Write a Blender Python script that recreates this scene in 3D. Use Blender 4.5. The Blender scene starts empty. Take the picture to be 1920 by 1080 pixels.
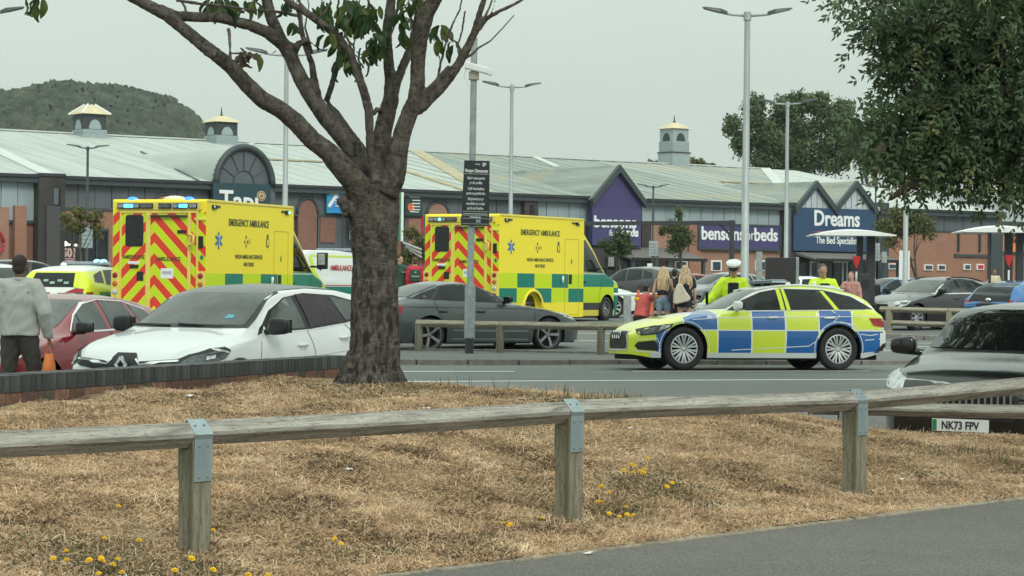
import bpy, bmesh, math, random
import numpy as np
from mathutils import Vector, Matrix, noise
from mathutils.bvhtree import BVHTree

random.seed(7)
rng = np.random.default_rng(7)
SC = bpy.context.scene
COL = SC.collection
rad = math.radians

# ------------------------------------------------------------------ camera, sky, sun, exposure
FPX, HORIZON = 4300.0, 528.0
cd = bpy.data.cameras.new("camera")
cd.sensor_width = 36.0
cd.lens = 36.0 * FPX / 1920.0
cd.clip_start, cd.clip_end = 0.1, 4000.0
cam = bpy.data.objects.new("camera", cd)
COL.objects.link(cam)
CAMROT = Matrix.Rotation(rad(90) - math.atan((540 - HORIZON) / FPX), 3, 'X') @ Matrix.Rotation(rad(0.6), 3, 'Z')
CAMLOC = Vector((0, 0, 1.5))
cam.matrix_world = Matrix.Translation(CAMLOC) @ CAMROT.to_4x4()
SC.camera = cam

world = bpy.data.worlds.new("World")
SC.world = world
world.use_nodes = True
wt = world.node_tree
for n in list(wt.nodes):
    wt.nodes.remove(n)
sky = wt.nodes.new("ShaderNodeTexSky")
sky.sky_type = 'NISHITA'
sky.sun_disc = False
sky.sun_elevation = rad(36)
sky.sun_rotation = rad(158)
hs = wt.nodes.new("ShaderNodeHueSaturation")
hs.inputs['Saturation'].default_value = 0.15
hs.inputs['Value'].default_value = 1.0
mixn = wt.nodes.new("ShaderNodeMix")
mixn.data_type = 'RGBA'
mixn.inputs[0].default_value = 0.93
cl = wt.nodes.new("ShaderNodeTexNoise")
cl.inputs['Scale'].default_value = 2.2
cl.inputs['Detail'].default_value = 3.0
tcw = wt.nodes.new("ShaderNodeTexCoord")
mpw = wt.nodes.new("ShaderNodeMapping")
mpw.inputs['Scale'].default_value = (1, 1, 3.0)
rmp = wt.nodes.new("ShaderNodeValToRGB")
rmp.color_ramp.elements[0].position = 0.3
rmp.color_ramp.elements[0].color = (6.15, 7.2, 6.5, 1)
rmp.color_ramp.elements[1].position = 0.7
rmp.color_ramp.elements[1].color = (6.9, 7.95, 7.2, 1)
bg = wt.nodes.new("ShaderNodeBackground")
bg.inputs['Strength'].default_value = 0.1
ow = wt.nodes.new("ShaderNodeOutputWorld")
wt.links.new(tcw.outputs['Generated'], mpw.inputs['Vector'])
wt.links.new(mpw.outputs[0], cl.inputs['Vector'])
wt.links.new(cl.outputs[0], rmp.inputs[0])
wt.links.new(sky.outputs[0], hs.inputs['Color'])
wt.links.new(hs.outputs[0], mixn.inputs[6])
wt.links.new(rmp.outputs[0], mixn.inputs[7])
sx = wt.nodes.new("ShaderNodeSeparateXYZ")     # overcast sky: zenith about three times as bright as the horizon
wt.links.new(tcw.outputs['Generated'], sx.inputs[0])
ml = wt.nodes.new("ShaderNodeMath"); ml.operation = 'MULTIPLY_ADD'; ml.use_clamp = False
mxz = wt.nodes.new("ShaderNodeMath"); mxz.operation = 'MAXIMUM'; mxz.inputs[1].default_value = 0.0
wt.links.new(sx.outputs[2], mxz.inputs[0])
wt.links.new(mxz.outputs[0], ml.inputs[0])
ml.inputs[1].default_value, ml.inputs[2].default_value = 1.25, 0.88
vsc = wt.nodes.new("ShaderNodeVectorMath"); vsc.operation = 'SCALE'
wt.links.new(mixn.outputs[2], vsc.inputs[0])
wt.links.new(ml.outputs[0], vsc.inputs['Scale'])
wt.links.new(vsc.outputs[0], bg.inputs['Color'])
wt.links.new(bg.outputs[0], ow.inputs[0])

sd = bpy.data.lights.new("sun", 'SUN')
sd.energy = 1.5
sd.angle = rad(22)
sd.color = (1.0, 0.97, 0.92)
sun = bpy.data.objects.new("sun", sd)
COL.objects.link(sun)
sun.rotation_euler = (rad(54), 0, rad(22))
SC.view_settings.view_transform = 'Standard'
SC.view_settings.look = 'None'
SC.view_settings.exposure = 0.0
SC.view_settings.gamma = 1.0
SC.view_settings.use_curve_mapping = False
SC.render.engine = 'CYCLES'
SC.cycles.max_bounces = 6
SC.cycles.use_denoising = True

# ------------------------------------------------------------------ helpers
def at(px, py, Y):
    d = CAMROT @ Vector(((px - 960) / FPX, (540 - py) / FPX, -1.0))
    return CAMLOC + d * (Y / d.y)

def atg(px, Y, z):
    """ground point: column px at depth Y, height z"""
    p = at(px, 540, Y)
    return Vector((p.x, Y, z))

def bsdf_mat(name):
    m = bpy.data.materials.new(name)
    m.use_nodes = True
    nt = m.node_tree
    return m, nt, nt.nodes['Principled BSDF']

_M = {}
def M(name, col, rough=0.6, metal=0.0, var=0.12, scale=6.0, bump=0.0, bscale=None, coat=0.0, emit=None, estr=0.0,
      stretch=(1, 1, 1), col2=None, spec=0.5, trans=0.0, fac=(0.35, 0.65), detail=5.0):
    if name in _M:
        return _M[name]
    m, nt, b = bsdf_mat(name)
    L = nt.links
    b.inputs['Roughness'].default_value = rough
    b.inputs['Metallic'].default_value = metal
    b.inputs['Specular IOR Level'].default_value = spec
    b.inputs['Coat Weight'].default_value = coat
    b.inputs['Coat Roughness'].default_value = 0.04
    if trans:
        b.inputs['Transmission Weight'].default_value = trans
    tc = nt.nodes.new("ShaderNodeTexCoord")
    mp = nt.nodes.new("ShaderNodeMapping")
    mp.inputs['Scale'].default_value = stretch
    L.new(tc.outputs['Object'], mp.inputs['Vector'])
    nz = nt.nodes.new("ShaderNodeTexNoise")
    nz.inputs['Scale'].default_value = scale
    nz.inputs['Detail'].default_value = detail
    nz.inputs['Roughness'].default_value = 0.65
    L.new(mp.outputs[0], nz.inputs['Vector'])
    r = nt.nodes.new("ShaderNodeValToRGB")
    c = np.array(col[:3])
    if col2 is None:
        c1, c2 = c * (1 - var), np.minimum(c * (1 + var), 1.0)
    else:
        c1, c2 = c, np.array(col2[:3])
    r.color_ramp.elements[0].position = fac[0]
    r.color_ramp.elements[1].position = fac[1]
    r.color_ramp.elements[0].color = (*c1, 1)
    r.color_ramp.elements[1].color = (*c2, 1)
    L.new(nz.outputs[0], r.inputs[0])
    L.new(r.outputs[0], b.inputs['Base Color'])
    if bump:
        nb = nt.nodes.new("ShaderNodeTexNoise")
        nb.inputs['Scale'].default_value = bscale or scale * 3
        nb.inputs['Detail'].default_value = 6
        L.new(mp.outputs[0], nb.inputs['Vector'])
        bp = nt.nodes.new("ShaderNodeBump")
        bp.inputs['Strength'].default_value = min(1.0, bump)
        bp.inputs['Distance'].default_value = 0.01 * max(1.0, bump)
        L.new(nb.outputs[0], bp.inputs['Height'])
        L.new(bp.outputs[0], b.inputs['Normal'])
    if emit:
        b.inputs['Emission Color'].default_value = (*emit, 1)
        b.inputs['Emission Strength'].default_value = estr
    _M[name] = m
    return m

class E:
    """tiny node expression helper"""
    def __init__(s, nt, sock):
        s.nt, s.s = nt, sock
    def _op(s, op, o=None, o2=None):
        n = s.nt.nodes.new("ShaderNodeMath")
        n.operation = op
        for i, v in enumerate((s, o, o2)):
            if v is None:
                continue
            if isinstance(v, E):
                s.nt.links.new(v.s, n.inputs[i])
            else:
                n.inputs[i].default_value = v
        return E(s.nt, n.outputs[0])
    def __add__(s, o): return s._op('ADD', o)
    def __sub__(s, o): return s._op('SUBTRACT', o)
    def __mul__(s, o): return s._op('MULTIPLY', o)
    def __truediv__(s, o): return s._op('DIVIDE', o)
    def lt(s, o): return s._op('LESS_THAN', o)
    def gt(s, o): return s._op('GREATER_THAN', o)
    def floor(s): return s._op('FLOOR')
    def abs(s): return s._op('ABSOLUTE')
    def mod2(s): return (s - (s * 0.5).floor() * 2.0)._op('ROUND')
    def mx(s, o): return s._op('MAXIMUM', o)
    def frac(s): return s._op('FRACT')

def coords(nt):
    tc = nt.nodes.new("ShaderNodeTexCoord")
    sp = nt.nodes.new("ShaderNodeSeparateXYZ")
    nt.links.new(tc.outputs['Object'], sp.inputs[0])
    return [E(nt, sp.outputs[i]) for i in range(3)]

def mixc(nt, fac, a, b):
    n = nt.nodes.new("ShaderNodeMix")
    n.data_type = 'RGBA'
    nt.links.new(fac.s, n.inputs[0])
    for i, v in ((6, a), (7, b)):
        if isinstance(v, tuple):
            n.inputs[i].default_value = (*v, 1)
        else:
            nt.links.new(v, n.inputs[i])
    return n.outputs[2]

class MB:
    def __init__(s):
        s.v, s.f, s.m = [], [], []
        s.mi = 0
    def add(s, vs, fs):
        o = len(s.v)
        s.v += [tuple(v) for v in vs]
        s.f += [tuple(i + o for i in f) for f in fs]
        s.m += [s.mi] * len(fs)
        return s
    def box(s, c, d, R=None, taper=1.0, tx=None):
        """centre c, full size d; taper scales the top (x and y)"""
        hx, hy, hz = d[0] / 2, d[1] / 2, d[2] / 2
        vs = []
        for z in (-1, 1):
            k = taper if z > 0 else 1.0
            kx = tx if (z > 0 and tx is not None) else k
            for x, y in ((-1, -1), (1, -1), (1, 1), (-1, 1)):
                v = Vector((x * hx * kx, y * hy * k, z * hz))
                if R is not None:
                    v = R @ v
                vs.append(v + Vector(c))
        return s.add(vs, [(3, 2, 1, 0), (4, 5, 6, 7), (0, 1, 5, 4), (1, 2, 6, 5), (2, 3, 7, 6), (3, 0, 4, 7)])
    def box2(s, a, b):
        a, b = Vector(a), Vector(b)
        return s.box((a + b) / 2, [abs(b[i] - a[i]) for i in range(3)])
    def tube(s, pts, rads, n=10, cap=True, jit=0.0, flat=None, side=None):
        """flat: list of second radii; side: vector of the first radius' direction"""
        pts = [Vector(p) for p in pts]
        if isinstance(rads, (int, float)):
            rads = [rads] * len(pts)
        vs, fs = [], []
        prev = None
        for i, p in enumerate(pts):
            t = (pts[min(i + 1, len(pts) - 1)] - pts[max(i - 1, 0)])
            if t.length < 1e-9:
                t = Vector((0, 0, 1))
            t.normalize()
            if side is not None:
                a = Vector(side) - t * t.dot(Vector(side))
                if a.length < 1e-3:
                    a = t.orthogonal()
                a.normalize()
            elif prev is None:
                a = t.orthogonal().normalized()
            else:
                a = prev - t * prev.dot(t)
                if a.length < 1e-6:
                    a = t.orthogonal()
                a.normalize()
            prev = a
            b = t.cross(a)
            for k in range(n):
                an = 2 * math.pi * k / n
                r1 = rads[i]
                r2 = flat[i] if flat else r1
                if jit:
                    j = 1 + jit * noise.noise(p * 9 + Vector((math.cos(an), math.sin(an), 0)) * 1.5)
                    r1, r2 = r1 * j, r2 * j
                vs.append(p + a * (r1 * math.cos(an)) + b * (r2 * math.sin(an)))
        for i in range(len(pts) - 1):
            for k in range(n):
                k2 = (k + 1) % n
                fs.append((i * n + k, i * n + k2, (i + 1) * n + k2, (i + 1) * n + k))
        if cap:
            fs.append(tuple(range(n - 1, -1, -1)))
            fs.append(tuple((len(pts) - 1) * n + k for k in range(n)))
        return s.add(vs, fs)
    def prism(s, poly, T, depth):
        """poly 2D list; T maps (a,b,c)->world; extruded by depth along c"""
        n = len(poly)
        vs = [T(a, b, 0) for a, b in poly] + [T(a, b, depth) for a, b in poly]
        fs = [tuple(range(n)), tuple(range(2 * n - 1, n - 1, -1))]
        for i in range(n):
            j = (i + 1) % n
            fs.append((j, i, i + n, j + n))
        return s.add(vs, fs)
    def ell(s, c, r, nu=12, nv=8, R=None):
        vs, fs = [], []
        for j in range(nv + 1):
            th = math.pi * j / nv
            for i in range(nu):
                ph = 2 * math.pi * i / nu
                v = Vector((r[0] * math.sin(th) * math.cos(ph), r[1] * math.sin(th) * math.sin(ph), r[2] * math.cos(th)))
                if R is not None:
                    v = R @ v
                vs.append(v + Vector(c))
        for j in range(nv):
            for i in range(nu):
                i2 = (i + 1) % nu
                fs.append((j * nu + i, (j + 1) * nu + i, (j + 1) * nu + i2, j * nu + i2))
        return s.add(vs, fs)
    def mesh(s, name, mats, smooth=False):
        me = bpy.data.meshes.new(name)
        me.from_pydata([tuple(v) for v in s.v], [], s.f)
        if not isinstance(mats, (list, tuple)):
            mats = [mats]
        for m in mats:
            me.materials.append(m)
        if len(mats) > 1:
            me.polygons.foreach_set("material_index", s.m)
        bm = bmesh.new()
        bm.from_mesh(me)
        bmesh.ops.remove_doubles(bm, verts=bm.verts, dist=1e-5)
        bmesh.ops.recalc_face_normals(bm, faces=bm.faces)
        bm.to_mesh(me)
        bm.free()
        if smooth:
            me.polygons.foreach_set("use_smooth", [True] * len(me.polygons))
            if smooth != 'all':
                me.set_sharp_from_angle(angle=rad(40))
        me.update()
        return me
    def build(s, name, mats, parent=None, smooth=False, bevel=0.0, label=None):
        me = s.mesh(name, mats, smooth)
        o = bpy.data.objects.new(name, me)
        COL.objects.link(o)
        if parent is not None:
            o.parent = parent
        if bevel:
            md = o.modifiers.new("b", 'BEVEL')
            md.width = bevel
            md.segments = 2
            md.limit_method = 'ANGLE'
        if label:
            o['label'] = label
        return o

def thing(name, label, cat, loc=(0, 0, 0), rz=0.0, group=None, rot=None):
    o = bpy.data.objects.new(name, None)
    o.empty_display_size = 0.2
    COL.objects.link(o)
    o.location = loc
    o.rotation_euler = rot if rot else (0, 0, rz)
    o['label'], o['category'] = label, cat
    if group:
        o['group'] = group
    return o

def tag(o, label, cat, group=None):
    o['label'], o['category'] = label, cat
    if group:
        o['group'] = group
    return o

def kind(o, k):
    o['kind'] = k
    return o

def kids(o):
    return [c for c in o.children]

def copy_tree(o, parent=None, table=None):
    c = o.copy()
    COL.objects.link(c)
    if parent is not None:
        c.parent = parent
    for ch in list(o.children):
        copy_tree(ch, c)
    return c

def bake(o, keep=True):
    """apply modifiers"""
    dg = bpy.context.evaluated_depsgraph_get()
    me = bpy.data.meshes.new_from_object(o.evaluated_get(dg))
    o.modifiers.clear()
    o.data = me
    return o

_F = {}
def text(s, size, loc, rot, mat, name='lettering', parent=None, ext=0.01, bold=0.0, sx=1.0, align='CENTER', shear=0.0, spacing=1.0, me_only=False):
    key = (s, size, ext, bold, sx, align, shear, spacing, mat.name)
    if key not in _F:
        cu = bpy.data.curves.new("t", 'FONT')
        cu.body = s
        cu.size = size
        cu.extrude = ext
        cu.offset = bold
        cu.align_x = align
        cu.shear = shear
        cu.space_character = spacing
        cu.resolution_u = 3
        t = bpy.data.objects.new("t", cu)
        COL.objects.link(t)
        dg = bpy.context.evaluated_depsgraph_get()
        me = bpy.data.meshes.new_from_object(t.evaluated_get(dg))
        bpy.data.objects.remove(t)
        me.transform(Matrix.Diagonal((sx, 1, 1, 1)))
        me.materials.clear()
        me.materials.append(mat)
        me.name = name
        _F[key] = me
    o = bpy.data.objects.new(name, _F[key])
    COL.objects.link(o)
    o.location = loc
    o.rotation_euler = rot
    if parent is not None:
        o.parent = parent
    return o

# ------------------------------------------------------------------ shared materials
m_black = M('black_plastic', (0.012, 0.013, 0.014), 0.45)
m_rubber = M('tyre_rubber', (0.018, 0.018, 0.019), 0.75, bump=0.3, bscale=60)
m_under = M('underbody', (0.01, 0.01, 0.01), 0.9)
m_glass = M('car_glass', (0.012, 0.015, 0.015), 0.05, var=0.4, scale=1.5, spec=0.32)
m_glass2 = M('car_glass_pale', (0.055, 0.066, 0.062), 0.10, var=0.5, scale=1.6, spec=0.5)  # paler, more mottled grey than the plain car glass
m_alloy = M('alloy', (0.62, 0.63, 0.64), 0.3, 0.75, var=0.06)
m_alloyd = M('alloy_grey', (0.30, 0.30, 0.31), 0.35, 0.7, var=0.06)
m_chrome = M('chrome', (0.75, 0.76, 0.77), 0.15, 0.9, var=0.03)
m_lamp = M('lamp_lens', (0.55, 0.58, 0.58), 0.12, 0.3, var=0.3, scale=18)
m_lampd = M('lamp_lens_dark', (0.10, 0.11, 0.115), 0.12, 0.2, var=0.4, scale=14)
m_red = M('rear_lamp_red', (0.30, 0.012, 0.02), 0.2, var=0.2)
m_amber = M('amber_lens', (0.55, 0.14, 0.02), 0.25)
m_plate = M('number_plate_white', (0.72, 0.74, 0.72), 0.5, var=0.03)
m_platy = M('number_plate_yellow', (0.75, 0.6, 0.08), 0.5, var=0.03)
m_ink = M('print_black', (0.015, 0.015, 0.015), 0.6)
m_white = M('print_white', (0.78, 0.8, 0.79), 0.55, var=0.03)
m_seam = M('panel_gap', (0.03, 0.03, 0.03), 0.8)
m_seamw = M('panel_gap_on_white', (0.20, 0.21, 0.21), 0.8)
m_galv = M('galvanised_steel', (0.30, 0.335, 0.335), 0.55, 0.25, var=0.18, scale=9, bump=0.15)
m_postgr = M('lamp_post_steel', (0.36, 0.40, 0.40), 0.5, 0.2, var=0.14, scale=4, stretch=(1, 1, .3))
m_lumin = M('luminaire_casing', (0.07, 0.08, 0.085), 0.45, 0.3)
m_darkm = M('dark_powder_coat', (0.03, 0.035, 0.04), 0.5)
# ------------------------------------------------------------------ vehicles
def curve(pts, xs, sm=0.04):
    px, pz = zip(*pts)
    fine = np.linspace(min(px) - 0.5, max(px) + 0.5, 1200)
    v = np.interp(fine, px, pz)
    st = fine[1] - fine[0]
    k = int(3 * sm / st) + 1
    ker = np.exp(-0.5 * (np.arange(-k, k + 1) * st / sm) ** 2)
    ker /= ker.sum()
    v = np.convolve(np.pad(v, k, mode='edge'), ker, mode='valid')
    return np.interp(xs, fine, v)

PROF = [(0.0, .93), (.22, .955), (.35, .985), (.55, 1.0), (.75, .992), (.95, .965), (1.2, .94)]
TYRES = {}
def wheel_meshes(R, rr, style, rimmat):
    key = (R, rr, style, rimmat.name)
    if key in TYRES:
        return TYRES[key]
    w = 0.11
    t = MB()
    prof = [(rr - .01, w * .75), (rr + .005, w * .86), ((R + rr) / 2, w), (R - .02, w * .93), (R, w * .72), (R, -w * .72), (R - .02, -w * .93), ((R + rr) / 2, -w), (rr - .01, -w * .8)]
    n = 40
    vs = []
    for k in range(n):
        a = 2 * math.pi * k / n
        for r, y in prof:
            vs.append((r * math.cos(a), -y, r * math.sin(a)))
    m = len(prof)
    fs = []
    for k in range(n):
        k2 = (k + 1) % n
        for j in range(m - 1):
            fs.append((k * m + j, k * m + j + 1, k2 * m + j + 1, k2 * m + j))
    t.add(vs, fs)
    tyre = t.mesh('wheel', m_rubber, 'all')
    r = MB()
    # barrel back
    vs, fs = [], []
    for k in range(n):
        a = 2 * math.pi * k / n
        vs += [((rr) * math.cos(a), -w * .80, (rr) * math.sin(a)), ((rr - .022) * math.cos(a), -w * .82, (rr - .022) * math.sin(a)),
               ((rr - .03) * math.cos(a), -w * .3, (rr - .03) * math.sin(a)), ((rr - .03) * math.cos(a), w * .5, (rr - .03) * math.sin(a))]
    for k in range(n):
        k2 = (k + 1) % n
        for j in range(3):
            fs.append((k * 4 + j, k * 4 + j + 1, k2 * 4 + j + 1, k2 * 4 + j))
    r.add(vs, fs)
    r.mi = 1
    r.tube([(0, .02, 0), (0, .03, 0)], [rr - .03, rr - .03], n=24)
    r.tube([(0, -.01, 0), (0, .02, 0)], [rr * .62, rr * .62], n=20)
    r.mi = 0
    ro = rr - .018
    def spoke(a, w0, w1, a2=None, y0=-w * .62, y1=-w * .78):
        a2 = a if a2 is None else a2
        p0 = Vector((.05 * math.cos(a), y0, .05 * math.sin(a)))
        p1 = Vector((ro * math.cos(a2), y1, ro * math.sin(a2)))
        d = (p1 - p0).normalized()
        s = Vector((-d.z, 0, d.x)).normalized()
        vs = []
        for p, ww in ((p0, w0), ((p0 + p1) / 2 + Vector((0, -.006, 0)), (w0 + w1) / 2 * .9), (p1, w1)):
            vs += [p - s * ww, p + s * ww, p + s * ww * .7 + Vector((0, .03, 0)), p - s * ww * .7 + Vector((0, .03, 0))]
        fs = []
        for i in range(2):
            for j in range(4):
                fs.append((i * 4 + j, i * 4 + (j + 1) % 4, i * 4 + 4 + (j + 1) % 4, i * 4 + 4 + j))
        fs += [(0, 1, 2, 3), (11, 10, 9, 8)]
        r.add(vs, fs)
    if style == 'twin10':
        for k in range(10):
            a = 2 * math.pi * k / 10 + .1
            spoke(a, .014, .016, a - .14)
            spoke(a, .014, .016, a + .14)
    elif style == 'five':
        for k in range(5):
            a = 2 * math.pi * k / 5 + math.pi / 2 - .12
            spoke(a, .026, .038)
    elif style == 'steel':
        for k in range(6):
            a = 2 * math.pi * k / 6
            spoke(a, .035, .05, y0=-w * .25, y1=-w * .35)
    elif style == 'eight':
        for k in range(8):
            spoke(2 * math.pi * k / 8, .022, .03)
    r.tube([(0, -w * .72, 0), (0, -w * .5, 0), (0, 0, 0)], [.032, .055, .06], n=14)
    rim = r.mesh('rim', [rimmat, m_under], True)
    TYRES[key] = (tyre, rim)
    return TYRES[key]

class Car:
    def __init__(s, sp, name, label, paint, loc, rz, cat='car', group=None, rot=None):
        s.sp = sp
        L, W = sp['L'], sp['W']
        s.L = L
        s.root = thing(name, label, cat, loc, rz, group, rot)
        xs = list(np.linspace(.3, L - .3, int(L / .06))) + list(.3 * np.linspace(0, 1, 12) ** 1.6) + list(L - .3 * np.linspace(0, 1, 12) ** 1.6)
        zc = sp['R']
        Ra = sp.get('Ra', zc + .06)
        zsill = sp.get('sill', .2)
        h = zc - zsill
        half = math.sqrt(max(Ra * Ra - h * h, .01))
        for ax in sp['ax']:
            for k in range(17):
                a = math.asin(min(.999, -h / Ra * -1)) if False else 0
                th = math.pi * k / 16
                xs.append(ax - Ra * math.cos(th))
            xs += [ax - Ra - .003, ax + Ra + .003]
        xs = np.array(sorted(set(np.round([x for x in xs if 0 <= x <= L], 4))))
        top = curve(sp['top'], xs, sp.get('sm', .05))
        belt = curve(sp['belt'], xs, .06)
        ye = curve(sp['ye'], xs, .07)
        drop = curve(sp['drop'], xs, .07)
        wn, wr = sp.get('wn', .70), sp.get('wr', .86)
        nl, tl = sp.get('nl', .62), sp.get('tl', .35)
        w = np.ones_like(xs) * W / 2
        w *= 1 - (1 - wn) * np.clip(1 - xs / nl, 0, 1) ** 2.4
        w *= 1 - (1 - wr) * np.clip(1 - (L - xs) / tl, 0, 1) ** 2.2
        zb = curve(sp['bot'], xs, .03)
        for ax in sp['ax']:
            ins = np.abs(xs - ax) < Ra
            zb = np.where(ins, np.maximum(zb, zc + np.sqrt(np.maximum(Ra ** 2 - (xs - ax) ** 2, 0))), zb)
        ze = top - drop
        zs = np.minimum(belt, ze - .015)
        zs = np.maximum(zs, zb + .03)
        ye = np.minimum(ye, w - .035)
        NR = 9
        rows = []
        for i, x in enumerate(xs):
            sec = []
            for r in range(NR):
                z = zb[i] + (zs[i] - zb[i]) * r / (NR - 1)
                f = np.interp(z / (sp['H'] / 1.45), [p[0] for p in PROF], [p[1] for p in PROF])
                if r == NR - 1:
                    f -= .022
                sec.append((w[i] * f, z))
            ys, z0 = sec[-1]
            y1, z1 = min(ye[i], ys - .01), ze[i]
            for q in (.12, .35, .6, .82, .94):
                bow = .022 * math.sin(math.pi * q) if z1 - z0 > .2 else 0
                sec.append((ys + (y1 - ys) * q + bow, z0 + (z1 - z0) * q))
            sec.append((y1, z1))
            d = top[i] - ze[i]
            for q in (.06, .16, .35, .6, .82, 1.0):
                sec.append((y1 * (1 - q), z1 + d * (1 - (1 - q) ** 2.6)))
            rows.append(sec)
        n = len(rows[0])
        X0 = -L / 2
        b = MB()
        vs = []
        for x, sec in zip(xs, rows):
            for y, z in sec:
                vs.append((x + X0, -y, z))
            for y, z in reversed(sec[:-1]):
                vs.append((x + X0, y, z))
        m = 2 * n - 1
        fs = []
        for i in range(len(xs) - 1):
            for j in range(m - 1):
                fs.append((i * m + j, (i + 1) * m + j, (i + 1) * m + j + 1, i * m + j + 1))
        N = len(xs) - 1
        for base in (0, N * m):   # end caps, strip between left and right
            for j in range(n - 1):
                fs.append((base + j, base + j + 1, base + m - 2 - j, base + m - 1 - j) if j < n - 2 else (base + j, base + j + 1, base + m - 1 - j))
        b.add(vs, fs)
        me = b.mesh('body', paint, 'all')
        o = bpy.data.objects.new('body', me)
        me.set_sharp_from_angle(angle=rad(50))
        COL.objects.link(o)
        o.parent = s.root
        s.body = o
        s.paint = paint
        s.bvh = BVHTree.FromPolygons([v.co[:] for v in me.vertices], [p.vertices[:] for p in me.polygons])
        u = MB()
        u.box2((.12 + X0, -W / 2 + .26, .17), (L - .12 + X0, W / 2 - .26, min(.75, zs.min() - .02)))
        for a, c in ((sp['ax'][0] + Ra + .02, sp['ax'][1] - Ra - .02),):
            u.box2((a + X0, -W / 2 + .09, zsill - .03), (c + X0, W / 2 - .09, .5))
        u.build('underbody', m_under, s.root)
    def stick(s, poly, plane='side', off=.004, mat=None, name='trim', sides=(-1,), grid=.09, thick=0.0, parent=None, label=None):
        X0 = -s.L / 2
        out = []
        for sd_ in sides:
            bm = bmesh.new()
            for pl in (poly if isinstance(poly[0][0], (tuple, list)) else [poly]):
                bm.faces.new([bm.verts.new((a, c, 0)) for a, c in pl])
            bmesh.ops.triangulate(bm, faces=bm.faces[:])
            for ax_ in (0, 1):
                lo = min(v.co[ax_] for v in bm.verts)
                hi = max(v.co[ax_] for v in bm.verts)
                g = lo + grid
                while g < hi:
                    co = Vector((0, 0, 0)); co[ax_] = g
                    no = Vector((0, 0, 0)); no[ax_] = 1
                    bmesh.ops.bisect_plane(bm, geom=bm.verts[:] + bm.edges[:] + bm.faces[:], plane_co=co, plane_no=no)
                    g += grid
            for v in bm.verts:
                a, c = v.co.x, v.co.y
                if plane == 'side':
                    o, d = Vector((a + X0, sd_ * 3, c)), Vector((0, -sd_, 0))
                elif plane == 'front':
                    o, d = Vector((X0 - 2, a * (1 if sd_ < 0 else -1), c)), Vector((1, 0, 0))
                elif plane == 'rear':
                    o, d = Vector((-X0 + 2, a * (1 if sd_ < 0 else -1), c)), Vector((-1, 0, 0))
                elif plane == 'top':
                    o, d = Vector((a + X0, c * (1 if sd_ < 0 else -1), 4)), Vector((0, 0, -1))
                elif plane == 'fq':   # front quarter, 45 degrees
                    # a is measured along the diagonal, rays run back and inward
                    o = Vector((X0 - 2 + a * .7071, sd_ * (s.sp['W'] / 2 - 0 + 2) + sd_ * -a * 0 , c))
                    d = Vector((.7071, -sd_ * .7071, 0))
                    o = Vector((X0, sd_ * s.sp['W'] / 2, c)) + Vector((a * .7071, sd_ * a * .7071, 0)) - d * 3
                hit, nor, _, _ = s.bvh.ray_cast(o, d)
                if hit is None:
                    hit, nor, _, _ = s.bvh.find_nearest(o + d * 3 if plane in ('side', 'fq') else o + d * 2)
                if nor.dot(d) > 0:
                    nor = -nor
                v.co = hit + nor * off
            bmesh.ops.triangulate(bm, faces=bm.faces[:])
            if thick:
                bmesh.ops.solidify(bm, geom=bm.faces[:], thickness=-thick)
            bmesh.ops.recalc_face_normals(bm, faces=bm.faces)
            me = bpy.data.meshes.new(name)
            bm.to_mesh(me)
            bm.free()
            me.materials.append(mat)
            me.polygons.foreach_set("use_smooth", [True] * len(me.polygons))
            ob = bpy.data.objects.new(name, me)
            COL.objects.link(ob)
            ob.parent = parent or s.root
            if label:
                ob['label'] = label
            out.append(ob)
        return out
    def line(s, pts, wdt=.012, mat=None, name='panel_gap', **k):
        """thin line along pts (2D)"""
        L_, R_ = [], []
        P = [Vector(p) for p in pts]
        for i, p in enumerate(P):
            t = (P[min(i + 1, len(P) - 1)] - P[max(i - 1, 0)]).normalized()
            nn = Vector((-t.y, t.x)) * wdt / 2
            L_.append(p + nn)
            R_.append(p - nn)
        res = []
        poly = [[tuple(L_[i]), tuple(L_[i + 1]), tuple(R_[i + 1]), tuple(R_[i])] for i in range(len(L_) - 1)]
        return s.stick(poly, mat=mat or m_seam, name=name, **k)
    def wheels(s, style='five', rimmat=None, rr=None):
        sp = s.sp
        R = sp['R']
        ty, rim = wheel_meshes(R, rr or R * .72, style, rimmat or m_alloy)
        for ax in sp['ax']:
            for sd_ in (-1, 1):
                o = bpy.data.objects.new('wheel', ty)
                COL.objects.link(o)
                o.parent = s.root
                o.location = (ax - s.L / 2, sd_ * (sp['W'] / 2 - .125), R)
                o.rotation_euler = (0, random.uniform(0, 1), 0 if sd_ < 0 else math.pi)
                r = bpy.data.objects.new('rim', rim)
                COL.objects.link(r)
                r.parent = o
    def mirrors(s, x, z, mat, size=(.13, .24, .15), gap=0.0):
        for sd_ in (-1, 1):
            b = MB()
            hit, nor, _, _ = s.bvh.ray_cast(Vector((x - s.L / 2 + .05, sd_ * 3, z - .02)), Vector((0, -sd_, 0)))
            y = abs(hit.y) if hit else s.sp['W'] / 2 - .1
            cy = sd_ * (y + size[1] / 2 + .07)
            b.ell((0, 0, 0), (1, 1, 1), 20, 14)
            sp_ = lambda q: math.copysign(abs(q) ** .5, q)
            b.v = [(x - s.L / 2 + sp_(q[0]) * size[0] * .43, cy + sp_(q[1]) * size[1] * .45, z + .03 + sp_(q[2]) * size[2] * .46 * (1 - .12 * sp_(q[1]) * sd_)) for q in b.v]
            b.tube([(x - s.L / 2 + .03, sd_ * (y - .03), z - .04), (x - s.L / 2 + .01, cy, z - .02)], [.03, .035], 8)
            o = b.build('door_mirror', mat, s.root, smooth='all')
            g = MB()
            g.box((x - s.L / 2 + size[0] / 2 + .008, cy, z + .03), (.008, size[1] * .78, size[2] * .72))
            g.build('mirror_glass', m_glass, o)
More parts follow.
